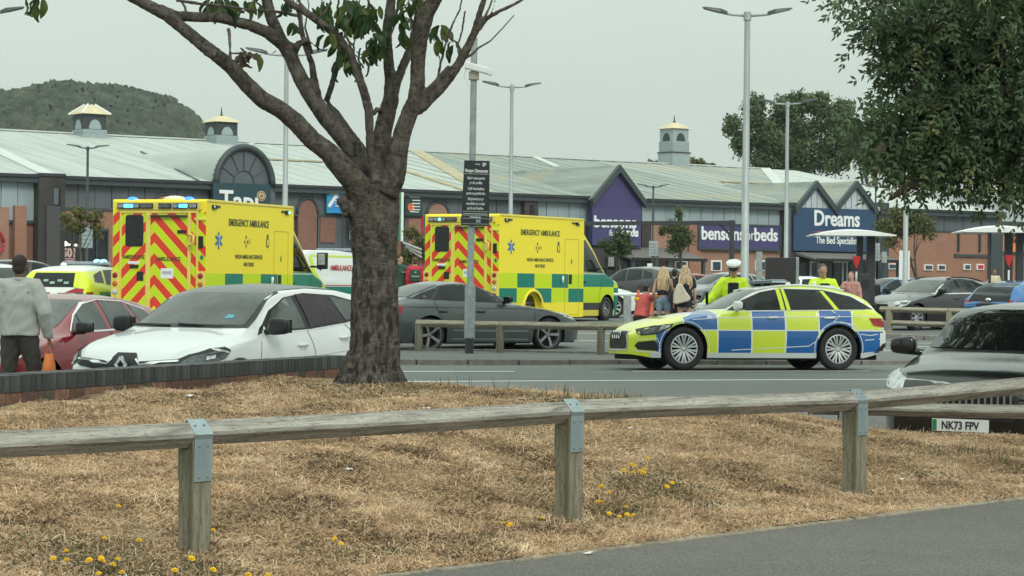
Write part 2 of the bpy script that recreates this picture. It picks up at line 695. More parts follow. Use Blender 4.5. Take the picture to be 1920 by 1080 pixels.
    def handle(s, x, z, mat, sides=(-1, 1)):
        for sd_ in sides:
            hit, _, _, _ = s.bvh.ray_cast(Vector((x - s.L / 2, sd_ * 3, z)), Vector((0, -sd_, 0)))
            if not hit:
                continue
            b = MB()
            y = hit.y
            b.tube([(x - s.L / 2 - .10, y + sd_ * .005, z), (x - s.L / 2 - .06, y + sd_ * .035, z), (x - s.L / 2 + .06, y + sd_ * .035, z + .004), (x - s.L / 2 + .10, y + sd_ * .005, z + .004)], [.016, .018, .018, .014], 8)
            b.build('door_handle', mat, s.root, smooth='all')
    def plate(s, txt, z, rear=False, y=0.0, sticker=False, w=.52):
        X = s.L / 2 if rear else -s.L / 2
        o, d = Vector((2 * X, y, z)), Vector((-1 if rear else 1, 0, 0))
        hit, _, _, _ = s.bvh.ray_cast(o, d)
        hx = hit.x if hit else X
        sg = 1 if rear else -1
        b = MB()
        b.box((hx + sg * .012, y, z), (.012, w, .112))
        p = b.build('number_plate', m_platy if rear else m_plate, s.root, bevel=.003)
        rot = (rad(90), 0, rad(-90)) if not rear else (rad(90), 0, rad(90))
        text(txt, .098, (hx + sg * .020, y + (-.0 if not rear else 0), z - .034), rot, m_ink, 'plate_lettering', p, .001, .003, .80, 'CENTER', spacing=1.02)
        if sticker:
            g = MB()
            g.box((hx + sg * .0195, y + .235 * (1 if not rear else -1), z), (.002, .04, .10))
            g.build('plate_band', M('plate_green', (.02, .22, .08), .5), p)
        return p

def spec(kind_, **k):
    if kind_ == 'estate':      # 4.76 x 1.84 x 1.43
        d = dict(L=4.76, W=1.84, H=1.43, R=.335, ax=(.90, 3.72), sill=.2,
                 top=[(0, .60), (.06, .69), (.25, .78), (.6, .86), (1.1, .94), (1.50, .985), (1.9, 1.17), (2.25, 1.33), (2.6, 1.405), (3.1, 1.43), (3.7, 1.395), (4.15, 1.30), (4.35, 1.20), (4.62, 1.0), (4.70, .93), (4.76, .80)],
                 belt=[(0, .56), (.3, .70), (1, .84), (1.5, .92), (3, .955), (4.3, .97), (4.76, .88)],
                 ye=[(0, .42), (.3, .62), (1.0, .74), (1.5, .76), (2.2, .64), (3, .61), (4.0, .60), (4.5, .66), (4.76, .66)],
                 drop=[(0, .03), (1.3, .04), (1.7, .09), (2.3, .05), (4.0, .05), (4.6, .04), (4.76, .03)],
                 bot=[(0, .26), (.35, .2), (4.3, .2), (4.55, .27), (4.76, .36)])
    elif kind_ == 'suv':       # kadjar-like
        d = dict(L=4.45, W=1.84, H=1.61, R=.35, ax=(.88, 3.53), sill=.24,
                 top=[(0, .74), (.05, .86), (.2, .955), (.5, 1.02), (.85, 1.075), (1.08, 1.12), (1.5, 1.34), (1.85, 1.51), (2.2, 1.585), (2.8, 1.61), (3.5, 1.585), (3.98, 1.52), (4.14, 1.42), (4.32, 1.14), (4.39, 1.0), (4.45, .85)],
                 belt=[(0, .68), (.3, .85), (.9, .97), (1.3, 1.02), (2.6, 1.05), (3.5, 1.12), (4.1, 1.17), (4.45, 1.0)],
                 ye=[(0, .52), (.3, .68), (.9, .77), (1.12, .78), (1.75, .68), (2.4, .645), (3.7, .62), (4.2, .68), (4.45, .70)],
                 drop=[(0, .03), (.95, .045), (1.4, .11), (1.9, .06), (3.8, .05), (4.2, .04), (4.45, .03)],
                 bot=[(0, .30), (.35, .24), (4.1, .24), (4.45, .35)], wn=.72, nl=.7)
    elif kind_ == 'saloon':
        d = dict(L=4.92, W=1.87, H=1.45, R=.345, ax=(.92, 3.83), sill=.19,
                 top=[(0, .60), (.06, .70), (.3, .80), (.8, .90), (1.3, .965), (1.62, 1.01), (2.1, 1.23), (2.5, 1.38), (2.9, 1.445), (3.3, 1.44), (3.7, 1.36), (4.1, 1.21), (4.4, 1.09), (4.75, 1.05), (4.86, .98), (4.92, .80)],
                 belt=[(0, .57), (.3, .71), (1, .87), (1.6, .95), (3, .98), (4.2, 1.0), (4.92, .93)],
                 ye=[(0, .42), (.3, .64), (1.0, .76), (1.6, .77), (2.4, .64), (3.1, .61), (3.7, .63), (4.3, .74), (4.92, .68)],
                 drop=[(0, .03), (1.4, .04), (1.9, .09), (2.5, .05), (3.3, .05), (4.0, .08), (4.4, .03), (4.92, .03)],
                 bot=[(0, .24), (.35, .19), (4.5, .19), (4.92, .36)])
    elif kind_ == 'hatch':
        d = dict(L=4.2, W=1.78, H=1.47, R=.32, ax=(.84, 3.42), sill=.2,
                 top=[(0, .62), (.06, .72), (.25, .82), (.6, .90), (1.0, .96), (1.25, 1.02), (1.7, 1.26), (2.05, 1.41), (2.4, 1.465), (2.9, 1.46), (3.4, 1.40), (3.75, 1.32), (3.95, 1.15), (4.08, .98), (4.2, .80)],
                 belt=[(0, .58), (.3, .74), (.9, .87), (1.25, .93), (2.6, .97), (3.7, 1.02), (4.2, .9)],
                 ye=[(0, .45), (.3, .62), (1.0, .72), (1.3, .73), (1.95, .62), (2.6, .59), (3.6, .58), (4.0, .64), (4.2, .66)],
                 drop=[(0, .03), (1.1, .04), (1.6, .10), (2.1, .05), (3.6, .05), (4.2, .03)],
                 bot=[(0, .27), (.35, .2), (3.9, .2), (4.2, .36)])
    for kk, v in k.items():
        d[kk] = v
    s = k.get('scale')
    if s:
        for q in ('L', 'W', 'H', 'R', 'sill'):
            d[q] *= s
        d['ax'] = tuple(a * s for a in d['ax'])
        for q in ('top', 'belt', 'ye', 'drop', 'bot'):
            d[q] = [(a * s, c * s) for a, c in d[q]]
    return d

def at_top(sp, x):
    return float(np.interp(x, [p[0] for p in sp['top']], [p[1] for p in sp['top']]))

def scalep(poly, k):
    return [(a * k, b * k) for a, b in poly]

def simple_car(kd, name, label, col, loc, rz, group=None, plate=None, glass=None, rims='eight', scale=1.0, roofrails=False, rimmat=None, cat='car', mats=None, mirror=None):
    sp = spec(kd, scale=scale) if scale != 1.0 else spec(kd)
    paint = mats or M('car_paint_' + col[0], col[1], .28, .0 if max(col[1]) > .5 else .25, var=.04, scale=2, coat=.9)
    c = Car(sp, name, label, paint, loc, rz, cat, group)
    g = glass or m_glass
    k = scale
    W = {'suv': dict(ws=[(-.66, 1.16), (.66, 1.16), (.56, 1.50), (-.56, 1.50)], rw=[(-.58, 1.10), (.58, 1.10), (.52, 1.42), (-.52, 1.42)],
                     side=[[(1.48, 1.08), (2.42, 1.115), (2.36, 1.50), (2.05, 1.465), (1.70, 1.31)], [(2.52, 1.12), (3.28, 1.175), (3.12, 1.49), (2.46, 1.51)], [(3.38, 1.19), (3.86, 1.22), (3.72, 1.38), (3.22, 1.485)]],
                     hl=[(.04, .74), (.30, .80), (.62, .95), (.60, .99), (.25, .93), (.03, .84)], tl=[(4.08, 1.0), (4.43, .98), (4.44, .86), (4.12, .9)], gr=[(-.5, .55), (.5, .55), (.56, .74), (-.56, .74)], h=(2.25, 3.2), hz=.93),
         'estate': dict(ws=[(-.66, 1.01), (.66, 1.01), (.56, 1.33), (-.56, 1.33)], rw=[(-.56, 1.0), (.56, 1.0), (.5, 1.28), (-.5, 1.28)],
                        side=[[(1.80, .985), (2.72, 1.0), (2.66, 1.335), (2.4, 1.30), (2.1, 1.17)], [(2.84, 1.0), (3.66, 1.005), (3.44, 1.325), (2.78, 1.34)], [(3.78, 1.01), (4.35, 1.02), (4.0, 1.22), (3.56, 1.32)]],
                        hl=[(.06, .60), (.4, .66), (.62, .76), (.58, .80), (.2, .74), (.05, .68)], tl=[(4.34, .86), (4.74, .84), (4.75, .74), (4.45, .72)], gr=[(-.4, .34), (.4, .34), (.48, .66), (-.48, .66)], h=(2.55, 3.5), hz=.84),
         'saloon': dict(ws=[(-.66, 1.04), (.66, 1.04), (.56, 1.37), (-.56, 1.37)], rw=[(-.60, 1.10), (.60, 1.10), (.52, 1.36), (-.52, 1.36)],
                        side=[[(1.95, 1.0), (2.85, 1.03), (2.80, 1.375), (2.55, 1.335), (2.2, 1.18)], [(2.95, 1.03), (3.75, 1.06), (3.45, 1.32), (2.90, 1.375)], [(3.83, 1.065), (4.18, 1.09), (3.93, 1.19), (3.60, 1.29)]],
                        hl=[(.06, .60), (.4, .68), (.68, .78), (.62, .82), (.2, .75), (.05, .68)], tl=[(4.5, .95), (4.9, .92), (4.9, .78), (4.6, .78)], gr=[(-.4, .34), (.4, .34), (.48, .66), (-.48, .66)], h=(2.7, 3.62), hz=.86),
         'hatch': dict(ws=[(-.63, 1.05), (.63, 1.05), (.54, 1.39), (-.54, 1.39)], rw=[(-.56, 1.0), (.56, 1.0), (.48, 1.34), (-.48, 1.34)],
                       side=[[(1.55, 1.0), (2.32, 1.02), (2.26, 1.375), (2.05, 1.345), (1.78, 1.2)], [(2.42, 1.02), (3.1, 1.055), (2.95, 1.35), (2.36, 1.38)], [(3.18, 1.06), (3.55, 1.09), (3.45, 1.24), (3.04, 1.34)]],
                       hl=[(.05, .62), (.3, .68), (.6, .80), (.55, .85), (.2, .79), (.04, .70)], tl=[(3.95, .98), (4.17, .94), (4.18, .80), (4.02, .80)], gr=[(-.4, .36), (.4, .36), (.48, .62), (-.48, .62)], h=(2.15, 2.98), hz=.86)}[kd]
    c.stick(scalep(W['ws'], k), 'front', .005, g, 'windscreen', grid=.1)
    c.stick(scalep(W['rw'], k), 'rear', .005, g, 'rear_window', grid=.1)
    for p in W['side']:
        c.stick(scalep(p, k), 'side', .005, g, 'side_window', sides=(-1, 1), grid=.12)
    c.stick(scalep(W['hl'], k), 'side', .006, m_lamp, 'headlight', sides=(-1, 1), grid=.08)
    c.stick(scalep(W['tl'], k), 'side', .006, m_red, 'tail_light', sides=(-1, 1), grid=.08)
    c.stick(scalep(W['gr'], k), 'front', .006, m_black, 'grille', grid=.15)
    for h in W['h']:
        c.handle(h * k, W['hz'] * k, mats or paint)
    f = W['side']
    for xx in (f[0][1][0] + .05, f[1][1][0] + .05):
        c.line([(xx * k, W['hz'] * k + .12), (xx * k + .02, .5 * k), (xx * k, .28 * k)], .012, sides=(-1, 1), grid=.1)
    c.mirrors((f[0][0][0] - .02) * k, f[0][0][1] * k + .02, mirror or m_black)
    c.wheels(rims, rimmat)
    c.W = W
    if plate:
        c.plate(plate, .45)
        c.plate(plate, .75, rear=True)
    return c
# ------------------------------------------------------------------ liveried paints
YEL = (.66, .78, .03)
def livery_police():
    m, nt, b = bsdf_mat('police_livery')
    x, y, z = coords(nt)
    x = x + 2.32
    cx = (x - .88) / .617
    row = z.lt(.655)
    k = cx.floor() + row
    blue = k.mod2().lt(.5)
    # front bumper stays yellow
    blue = blue * ((x.lt(.42) * z.gt(.0))._op('SUBTRACT', 1.0).abs() if False else x.gt(.40)).mx(0.0)
    base = mixc(nt, blue, YEL, (.003, .11, .37))
    fr = cx.frac()
    gap = fr.lt(.022).mx(fr.gt(.982)).mx((z - .655).abs().lt(.008)) * x.gt(.5)
    base = mixc(nt, gap, base, (.8, .82, .8))
    sill = z.lt(.285) * x.gt(.3)
    base = mixc(nt, sill, base, (.62, .64, .64))
    hood = z.gt((x * .30) + .585) * x.lt(1.35)
    hoodc = mixc(nt, x.lt(.98), (.78, .8, .8), (.84, .84, .17))  # bonnet yellow is paler: reflected light put into the colour
    base = mixc(nt, hood, base, hoodc)
    roof = z.gt(.985)
    roofc = mixc(nt, x.gt(2.7) * z.lt(1.405), (.72, .75, .68), YEL)
    base = mixc(nt, roof, base, roofc)
    rear = x.gt(4.50) * z.lt(.62)
    base = mixc(nt, rear, base, (.75, .77, .77))
    nt.links.new(base, b.inputs['Base Color'])
    b.inputs['Roughness'].default_value = .32
    b.inputs['Coat Weight'].default_value = .8
    b.inputs['Coat Roughness'].default_value = .05
    return m

AY, AL, AG = (.90, .74, .04), (.56, .72, .006), (.002, .19, .14)
AR = (.70, .045, .02)
def livery_ambulance(L, W):
    m, nt, b = bsdf_mat('ambulance_livery')
    x, y, z = coords(nt)
    x = x + L / 2
    cx = (x._op('MULTIPLY', -1.0) + L) / .93
    row = z.lt(.96)
    k = cx.floor() + row
    green = k.mod2().gt(.5)
    c = mixc(nt, green, AL, AG)
    band = z.gt(.56) * z.lt(1.37) * x.gt(2.7) * y.abs().gt(W / 2 - .03)
    fr = cx.frac()
    gap = fr.lt(.012).mx((z - .96).abs().lt(.007)).mx((z - 1.37).abs().lt(.009))
    c = mixc(nt, gap, c, AY)
    base = mixc(nt, band, AY, c)
    # cab
    cab = x.lt(2.7)
    cc = mixc(nt, z.gt(1.42), mixc(nt, z.lt(1.0), AG, AL), AY)
    cc = mixc(nt, x.lt(.62) * z.gt(.98), cc, AL)
    cc = mixc(nt, x.lt(.62) * z.lt(.98), cc, AG)
    cc = mixc(nt, z.lt(.54) * z.gt(.33) * x.gt(.5), cc, (.05, .055, .06))
    cc = mixc(nt, z.lt(.33) * x.gt(.5), cc, (.72, .60, .08))
    base = mixc(nt, cab, base, cc)
    nt.links.new(base, b.inputs['Base Color'])
    b.inputs['Roughness'].default_value = .38
    b.inputs['Coat Weight'].default_value = .08
    b.inputs['Specular IOR Level'].default_value = .3
    return m

def chevron_mat():
    m, nt, b = bsdf_mat('chevrons')
    x, y, z = coords(nt)
    v = z + (y + .10).abs() * 1.02
    f = (v / .46 + .12).frac()
    red = f.gt(.5)
    edge = f.lt(.03).mx((f - .5).abs().lt(.025))
    c = mixc(nt, red, AL, AR)
    c = mixc(nt, edge, c, (.74, .62, .08))
    nt.links.new(c, b.inputs['Base Color'])
    b.inputs['Roughness'].default_value = .42
    return m

m_pol = livery_police()
m_amb = livery_ambulance(7.3, 2.26)
m_chev = chevron_mat()
m_ay = M('ambulance_yellow', AY, .4, var=.05, coat=.3)
m_ay2 = M('ambulance_frame_yellow', (.74, .62, .12), .45, var=.06)
m_al = M('ambulance_lime', AL, .4, var=.04)
m_ag = M('ambulance_green', AG, .4, var=.04)
m_blue_on = M('beacon_lit', (.05, .3, .8), .3, emit=(.03, .30, 1.0), estr=9.0, var=.5, scale=25)
m_blue_on2 = M('beacon_lit_cyan', (.1, .5, .7), .3, emit=(.25, .85, 1.0), estr=2.4, var=.5, scale=25)
m_blue_off = M('beacon_unlit', (.25, .28, .33), .2, var=.3, scale=20)
m_star = M('star_blue', (.02, .16, .42), .5)
m_crest = M('crest_bronze', (.10, .11, .05), .6, var=.4, scale=30)

def star_of_life(parent, T, s):
    b = MB()
    for k in range(3):
        a = k * math.pi / 3
        p = [(-.16, -1), (.16, -1), (.16, 1), (-.16, 1)]
        q = [(u * math.cos(a) - w * math.sin(a), u * math.sin(a) + w * math.cos(a)) for u, w in p]
        b.prism([(u * s, w * s) for u, w in q], lambda u, w, d, k=k: T(u, w, d + .002 * k), .004)
    b.build('star_emblem', m_star, parent)
    b = MB()
    b.prism([(-.03 * s, -.55 * s), (.03 * s, -.55 * s), (.03 * s, .6 * s), (-.03 * s, .6 * s)], lambda u, w, d: T(u, w, d + .012), .003)
    for i in range(6):
        z0 = -.5 + i * .18
        b.prism([((-.12 if i % 2 else -.02) * s, z0 * s), ((.02 if i % 2 else .12) * s, (z0 + .08) * s), ((.02 if i % 2 else .12) * s, (z0 + .14) * s), ((-.12 if i % 2 else -.02) * s, (z0 + .06) * s)], lambda u, w, d: T(u, w, d + .012), .003)
    b.build('star_emblem_staff', m_white, parent)

def crest(parent, T, s, mat=None):
    n = 20
    b = MB()
    b.prism([(s * .42 * math.cos(2 * math.pi * i / n), s * (.1 + .62 * math.sin(2 * math.pi * i / n))) for i in range(n)], T, .004)
    b.prism([(-.2 * s, .68 * s), (.2 * s, .68 * s), (.26 * s, .95 * s), (0, 1.08 * s), (-.26 * s, .95 * s)], T, .004)
    b.build('crest', mat or m_crest, parent)
    b = MB()
    b.prism([(s * .24 * math.cos(2 * math.pi * i / n), s * (.1 + .4 * math.sin(2 * math.pi * i / n))) for i in range(n)], lambda u, w, d: T(u, w, d + .005), .003)
    b.build('crest_centre', m_ay, parent)

def ambulance(loc, rz, label, lit):
    L, W = 7.3, 2.26
    sp = dict(L=L, W=1.98, H=2.4, R=.355, ax=(1.0, 5.5), sill=.16, Ra=.43,
              top=[(0, .98), (.06, 1.10), (.3, 1.22), (.75, 1.36), (.98, 1.50), (1.4, 2.05), (1.8, 2.42), (2.1, 2.64), (2.4, 2.76), (7.3, 2.8)],
              belt=[(0, .9), (.3, 1.1), (.8, 1.28), (1.0, 1.33), (2.3, 1.36), (7.3, 1.36)],
              ye=[(0, .62), (.3, .78), (.9, .84), (1.8, .76), (2.5, .78), (7.3, .8)],
              drop=[(0, .04), (.8, .05), (1.3, .10), (1.8, .06), (7.3, .05)],
              bot=[(0, .30), (.4, .16), (7.3, .16)], wn=.76, nl=.55)
    c = Car(sp, 'ambulance', label, m_amb, loc, rz, 'ambulance', 'box ambulances with rear chevrons')
    r = c.root
    X0 = -L / 2
    # --- box
    pts = [(2.70, .14), (2.70, 2.90), (2.76, 2.96), (L - .04, 2.96), (L, 2.92), (L, .45)]
    ar = [(L, .45), (5.5 + .47, .45)]
    zc, Ra = .36, .48
    for k in range(13):
        th = math.pi * k / 12
        ar.append((5.5 + Ra * math.cos(th), zc + Ra * math.sin(th) if zc + Ra * math.sin(th) > .14 else .14))
    pts += ar[1:] + [(5.5 - Ra, .14)]
    b = MB()
    b.prism(pts, lambda a, z, d: (a + X0, -W / 2 + d, z), W)
    b.build('box_body', m_amb, r, bevel=.018)
    sy = 1
    for sy in (-1, 1):
        b = MB()   # arch flare
        P = [(5.5 + X0 + (Ra + .05) * math.cos(t), sy * (W / 2 + .01), zc + (Ra + .05) * math.sin(t)) for t in np.linspace(0, math.pi, 15)]
        b.tube(P, [.045] * 15, 8, flat=[.02] * 15, side=(0, 0, 1))
        b.build('wheel_arch', m_ay, r, smooth='all')
        b = MB()
        b.box2((2.72 + X0, sy * (W / 2 - .02), 2.90), (L - .02 + X0, sy * (W / 2 + .018), 2.955))
        b.build('roof_rail', m_ay2, r, bevel=.01)
    # side door panel (right-hand side, vehicle front end)
    b = MB()
    for a0, a1, z0, z1 in ((3.0, 3.01, .2, 2.35), (3.78, 3.79, .2, 2.35), (3.0, 3.79, 2.345, 2.355), (3.0, 3.79, .2, .21), (4.4, 7.1, .545, .552)):
        b.box2((a0 + X0, W / 2, z0), (a1 + X0, W / 2 + .004, z1))
    b.build('side_door_gap', M('ambulance_gap', (.32, .27, .05), .7), r)
    b = MB()
    b.box2((3.38 + X0, W / 2, 1.08), (3.56 + X0, W / 2 + .01, 1.35))
    b.build('side_hatch', m_black, r, bevel=.004)
    b = MB()
    b.tube([(3.95 + X0, W / 2 + .03, 1.10), (3.95 + X0, W / 2 + .045, 1.30)], [.03, .03], 8)
    b.build('door_grip', m_white, r, smooth='all')
    # lamps on the side near the roof
    for a in (3.1, 6.95):
        b = MB()
        b.box((a + X0, W / 2 + .02, 2.80), (.20, .05, .09))
        o = b.build('side_lamp_housing', m_black, r, bevel=.01)
        b = MB()
        b.ell((a + X0 + (.05 if a > 4 else -.05), W / 2 + .045, 2.80), (.035, .02, .035))
        b.build('lens', m_blue_on2 if (lit and a < 4) else m_lamp, o, smooth='all')
        b = MB()
        b.box((a + X0 + (-.20 if a > 4 else .22), W / 2 + .012, 2.815), (.18, .02, .05))
        b.build('side_marker', m_lumin, r, bevel=.006)
    rs = (rad(90), 0, rad(180))
    text('EMERGENCY AMBULANCE', .215, (X0 + 5.15, W / 2 + .006, 2.42), rs, m_crest, 'side_lettering', r, .003, .004, .83)
    text('WELSH AMBULANCE SERVICES', .125, (X0 + 5.15, W / 2 + .006, 1.70), rs, m_crest, 'side_lettering', r, .002, .002, .84)
    text('NHS TRUST', .125, (X0 + 5.15, W / 2 + .006, 1.53), rs, m_crest, 'side_lettering', r, .002, .002, .84)
    TS = lambda cx, cz: (lambda u, w, d: (X0 + cx - u, W / 2 + .004 + d, cz + w))
    star_of_life(r, TS(6.7, 2.08), .19)
    crest(r, TS(4.15, 2.06), .20)
    b = MB()
    for u, w in ((0, .08), (-.07, -.03), (.07, -.03), (0, -.12)):
        b.prism([(u - .035, w), (u, w - .05), (u + .035, w), (u, w + .05)], TS(5.3, 2.1), .003)
    b.build('small_emblem', m_crest, r)
    text('51', .16, (X0 + 5.12, W / 2 + .005, 2.03), rs, M('faint_print', (.45, .38, .04), .6), 'emblem_lettering', r, .002, 0, .8)
    b = MB()
    b.prism([(-.04, 0), (0, -.09), (.04, 0), (0, .09)], TS(3.4, 1.72), .003)
    b.build('door_diamond', m_ag, r)
    # --- rear
    XR = L / 2
    TR = lambda u, w, d: (XR + d, u, w)
    def rp(y0, y1, z0, z1, mat, name, dep=.02, off=0.0, bev=.008, parent=r):
        bb = MB()
        bb.prism([(y0, z0), (y1, z0), (y1, z1), (y0, z1)], lambda u, w, d: (XR + off + d, u, w), dep)
        return bb.build(name, mat, parent, bevel=bev)
    rp(-1.12, -.93, 1.40, 2.68, m_chev, 'corner_panel', .012)
    rp(.94, 1.12, 1.40, 2.68, m_chev, 'corner_panel', .012)
    for y0, y1 in ((-1.13, -.93), (.93, 1.13)):
        cl = rp(y0, y1, .62, 1.40, m_ay2, 'lamp_cluster', .07)
        for i, mm in enumerate((m_red, m_amber, m_lamp, m_red)):
            bb = MB()
            bb.tube([(XR + .07, (y0 + y1) / 2, 1.30 - .18 * i), (XR + .085, (y0 + y1) / 2, 1.30 - .18 * i), (XR + .092, (y0 + y1) / 2, 1.30 - .18 * i)], [.062, .058, .03], 16)
            bb.build('rear_lamp', mm, cl, smooth='all')
    ld = rp(-.90, -.30, .55, 2.66, m_chev, 'rear_door', .03)
    rd = rp(-.20, .70, .55, 2.66, m_chev, 'rear_door', .03)
    rp(.76, .92, .55, 2.66, m_chev, 'corner_panel', .012)
    for y0, y1 in ((-.94, -.895), (-.305, -.195), (.70, .775), (.905, .95)):
        rp(y0, y1, .5, 2.70, m_ay2, 'door_frame_post', .05)
    rp(-.92, .95, 2.655, 2.715, m_ay2, 'door_frame_header', .045)
    # window with rounded corners
    def rr(y0, y1, z0, z1, q=.07):
        P = []
        for cy, cz, a0 in ((y1 - q, z1 - q, 0), (y0 + q, z1 - q, 90), (y0 + q, z0 + q, 180), (y1 - q, z0 + q, 270)):
            for k in range(5):
                a = rad(a0 + 22.5 * k)
                P.append((cy + q * math.cos(a), cz + q * math.sin(a)))
        return P
    bb = MB()
    bb.prism(rr(-.80, -.37, 1.93, 2.62), lambda u, w, d: (XR + .03 + d, u, w), .012)
    bb.build('door_window', M('amb_window', (.012, .014, .018), .18), ld)
    rp(-.17, .70, 2.575, 2.615, m_darkm, 'door_canopy', .09, parent=rd, off=.03)
    rt = (rad(90), 0, rad(90))
    text('AMBIWLANS', .125, (XR + .034, -.60, 1.66), rt, M('dull_red_print', (.10, .05, .02), .6), 'door_lettering', ld, .002, .003, .74)
    text('AMBULANCE', .125, (XR + .034, .24, 1.62), rt, M('dull_red_print', (.10, .05, .02), .6), 'door_lettering', rd, .002, .003, .80)
    rp(-.74, -.46, 1.55, 1.61, m_white, 'sticker', .004, .03, .0, ld)
    rp(-.68, -.48, 1.46, 1.53, m_black, 'door_latch', .03, .03, .004, ld)
    rp(-.52, -.36, 1.18, 1.38, m_black, 'door_panel', .006, .03, .0, ld)
    rp(.46, .66, 2.22, 2.29, m_black, 'hinge_plate', .03, .03, .004, rd)
    nt_ = rp(.06, .36, 1.24, 1.46, m_white, 'notice', .004, .03, .0, rd)
    rp(.10, .32, 1.33, 1.40, M('notice_print', (.45, .45, .5), .6, scale=60, var=.4), 'notice_print', .003, .034, .0, nt_)
    bb = MB()
    P = [(XR + .05, .74, 1.97), (XR + .16, .80, 1.97), (XR + .20, .92, 1.99), (XR + .20, .92, 2.17), (XR + .16, .80, 2.20), (XR + .05, .74, 2.20)]
    bb.tube(P, .026, 8)
    bb.build('grab_handle', m_ay2, r, smooth='all')
    rp(.95, 1.06, 1.90, 2.16, m_black, 'rear_vent', .03)
    bb = MB()
    bb.prism([(-.05, 0), (0, -.07), (.05, 0), (0, .07)], lambda u, w, d: (XR + .014 + d, 1.03 + u, 1.70 + w), .003)
    bb.build('diamond_sticker', m_ag, r)
    rp(.86, 1.12, 2.50, 2.56, m_ay2, 'check_strap', .05)
    # beacon strip
    st = rp(-1.0, 1.02, 2.725, 2.90, m_ay2, 'beacon_strip', .05)
    cells = [(-.98, -.84, 0), (-.82, -.68, 1), (-.67, -.60, 1), (-.58, -.46, 0), (-.42, -.14, 2), (.02, .30, 2), (.36, .48, 0), (.51, .58, 1), (.59, .71, 1), (.76, .92, 0)]
    for i, (y0, y1, kk) in enumerate(cells):
        h = rp(y0 - .012, y1 + .012, 2.755, 2.87, m_black, 'lamp_housing', .035, .05, .006, st)
        mm = m_blue_off
        if kk == 1 and lit:
            mm = m_blue_on
        elif kk == 1 and not lit and i == 2:
            mm = m_blue_on2
        elif kk == 2:
            mm = m_lampd
        bb = MB()
        bb.prism(rr(y0, y1, 2.775, 2.85, .02), lambda u, w, d: (XR + .085 + d, u, w), .012)
        bb.build('lens', mm, h)
    if lit:
        for yy in (-.70, .66):
            bb = MB(); bb.ell((XR - .10, yy, 2.965), (.09, .12, .05), 14, 8); bb.build('roof_beacon', M('beacon_lit_top', (.02, .1, .6), .3, emit=(.02, .16, 1.0), estr=3.5), r, smooth='all')
    bb = MB()
    bb.ell((XR - .5, .12, 2.97), (.30, .26, .085), 20, 8)
    bb.build('roof_vent', M('vent_white', (.72, .70, .55), .5), r, smooth='all')
    rp(-1.0, 1.0, .36, .52, m_ay2, 'rear_step', .14)
    # --- cab details
    c.stick([(-.80, 1.50), (.80, 1.50), (.66, 2.55), (-.66, 2.55)], 'front', .006, m_glass, 'windscreen', grid=.15)
    for sd_ in (-1, 1):
        c.stick([(1.18, 1.42), (2.55, 1.44), (2.55, 2.40), (2.0, 2.36), (1.6, 2.02)], 'side', .006, m_glass, 'side_window', sides=(sd_,), grid=.15)
    c.stick([(.10, 1.0), (.62, 1.12), (.70, 1.26), (.45, 1.20), (.1, 1.1)], 'side', .008, m_lamp, 'headlight', sides=(-1, 1))
    c.stick([(-.55, .72), (.55, .72), (.62, 1.02), (-.62, 1.02)], 'front', .008, m_black, 'grille', grid=.2)
    c.line([(.30, 1.30), (1.0, 1.38), (2.65, 1.38)], .018, m_white, 'white_trim_line', sides=(-1, 1))
    c.line([(1.50, .2), (1.46, .9), (1.2, 1.42)], .014, sides=(-1, 1))
    c.line([(2.62, .2), (2.62, 2.4)], .014, sides=(-1, 1))
    c.line([(1.10, 1.42), (1.5, 2.0), (1.95, 2.42), (2.6, 2.50)], .05, m_ay2, 'window_trim', sides=(-1, 1))
    c.handle(2.42, 1.15, m_black)
    for sd_ in (-1, 1):
        bb = MB()
        bb.box((1.22 + X0, sd_ * 1.24, 1.70), (.12, .26, .40))
        bb.box((1.28 + X0, sd_ * 1.05, 1.56), (.07, .22, .05))
        o = bb.build('door_mirror', m_black, r, bevel=.03)
        bb = MB()
        bb.box((1.285 + X0, sd_ * 1.24, 1.74), (.01, .18, .27))
        bb.build('mirror_glass', m_lamp, o)
    c.wheels('steel', m_alloyd, .215)
    return c

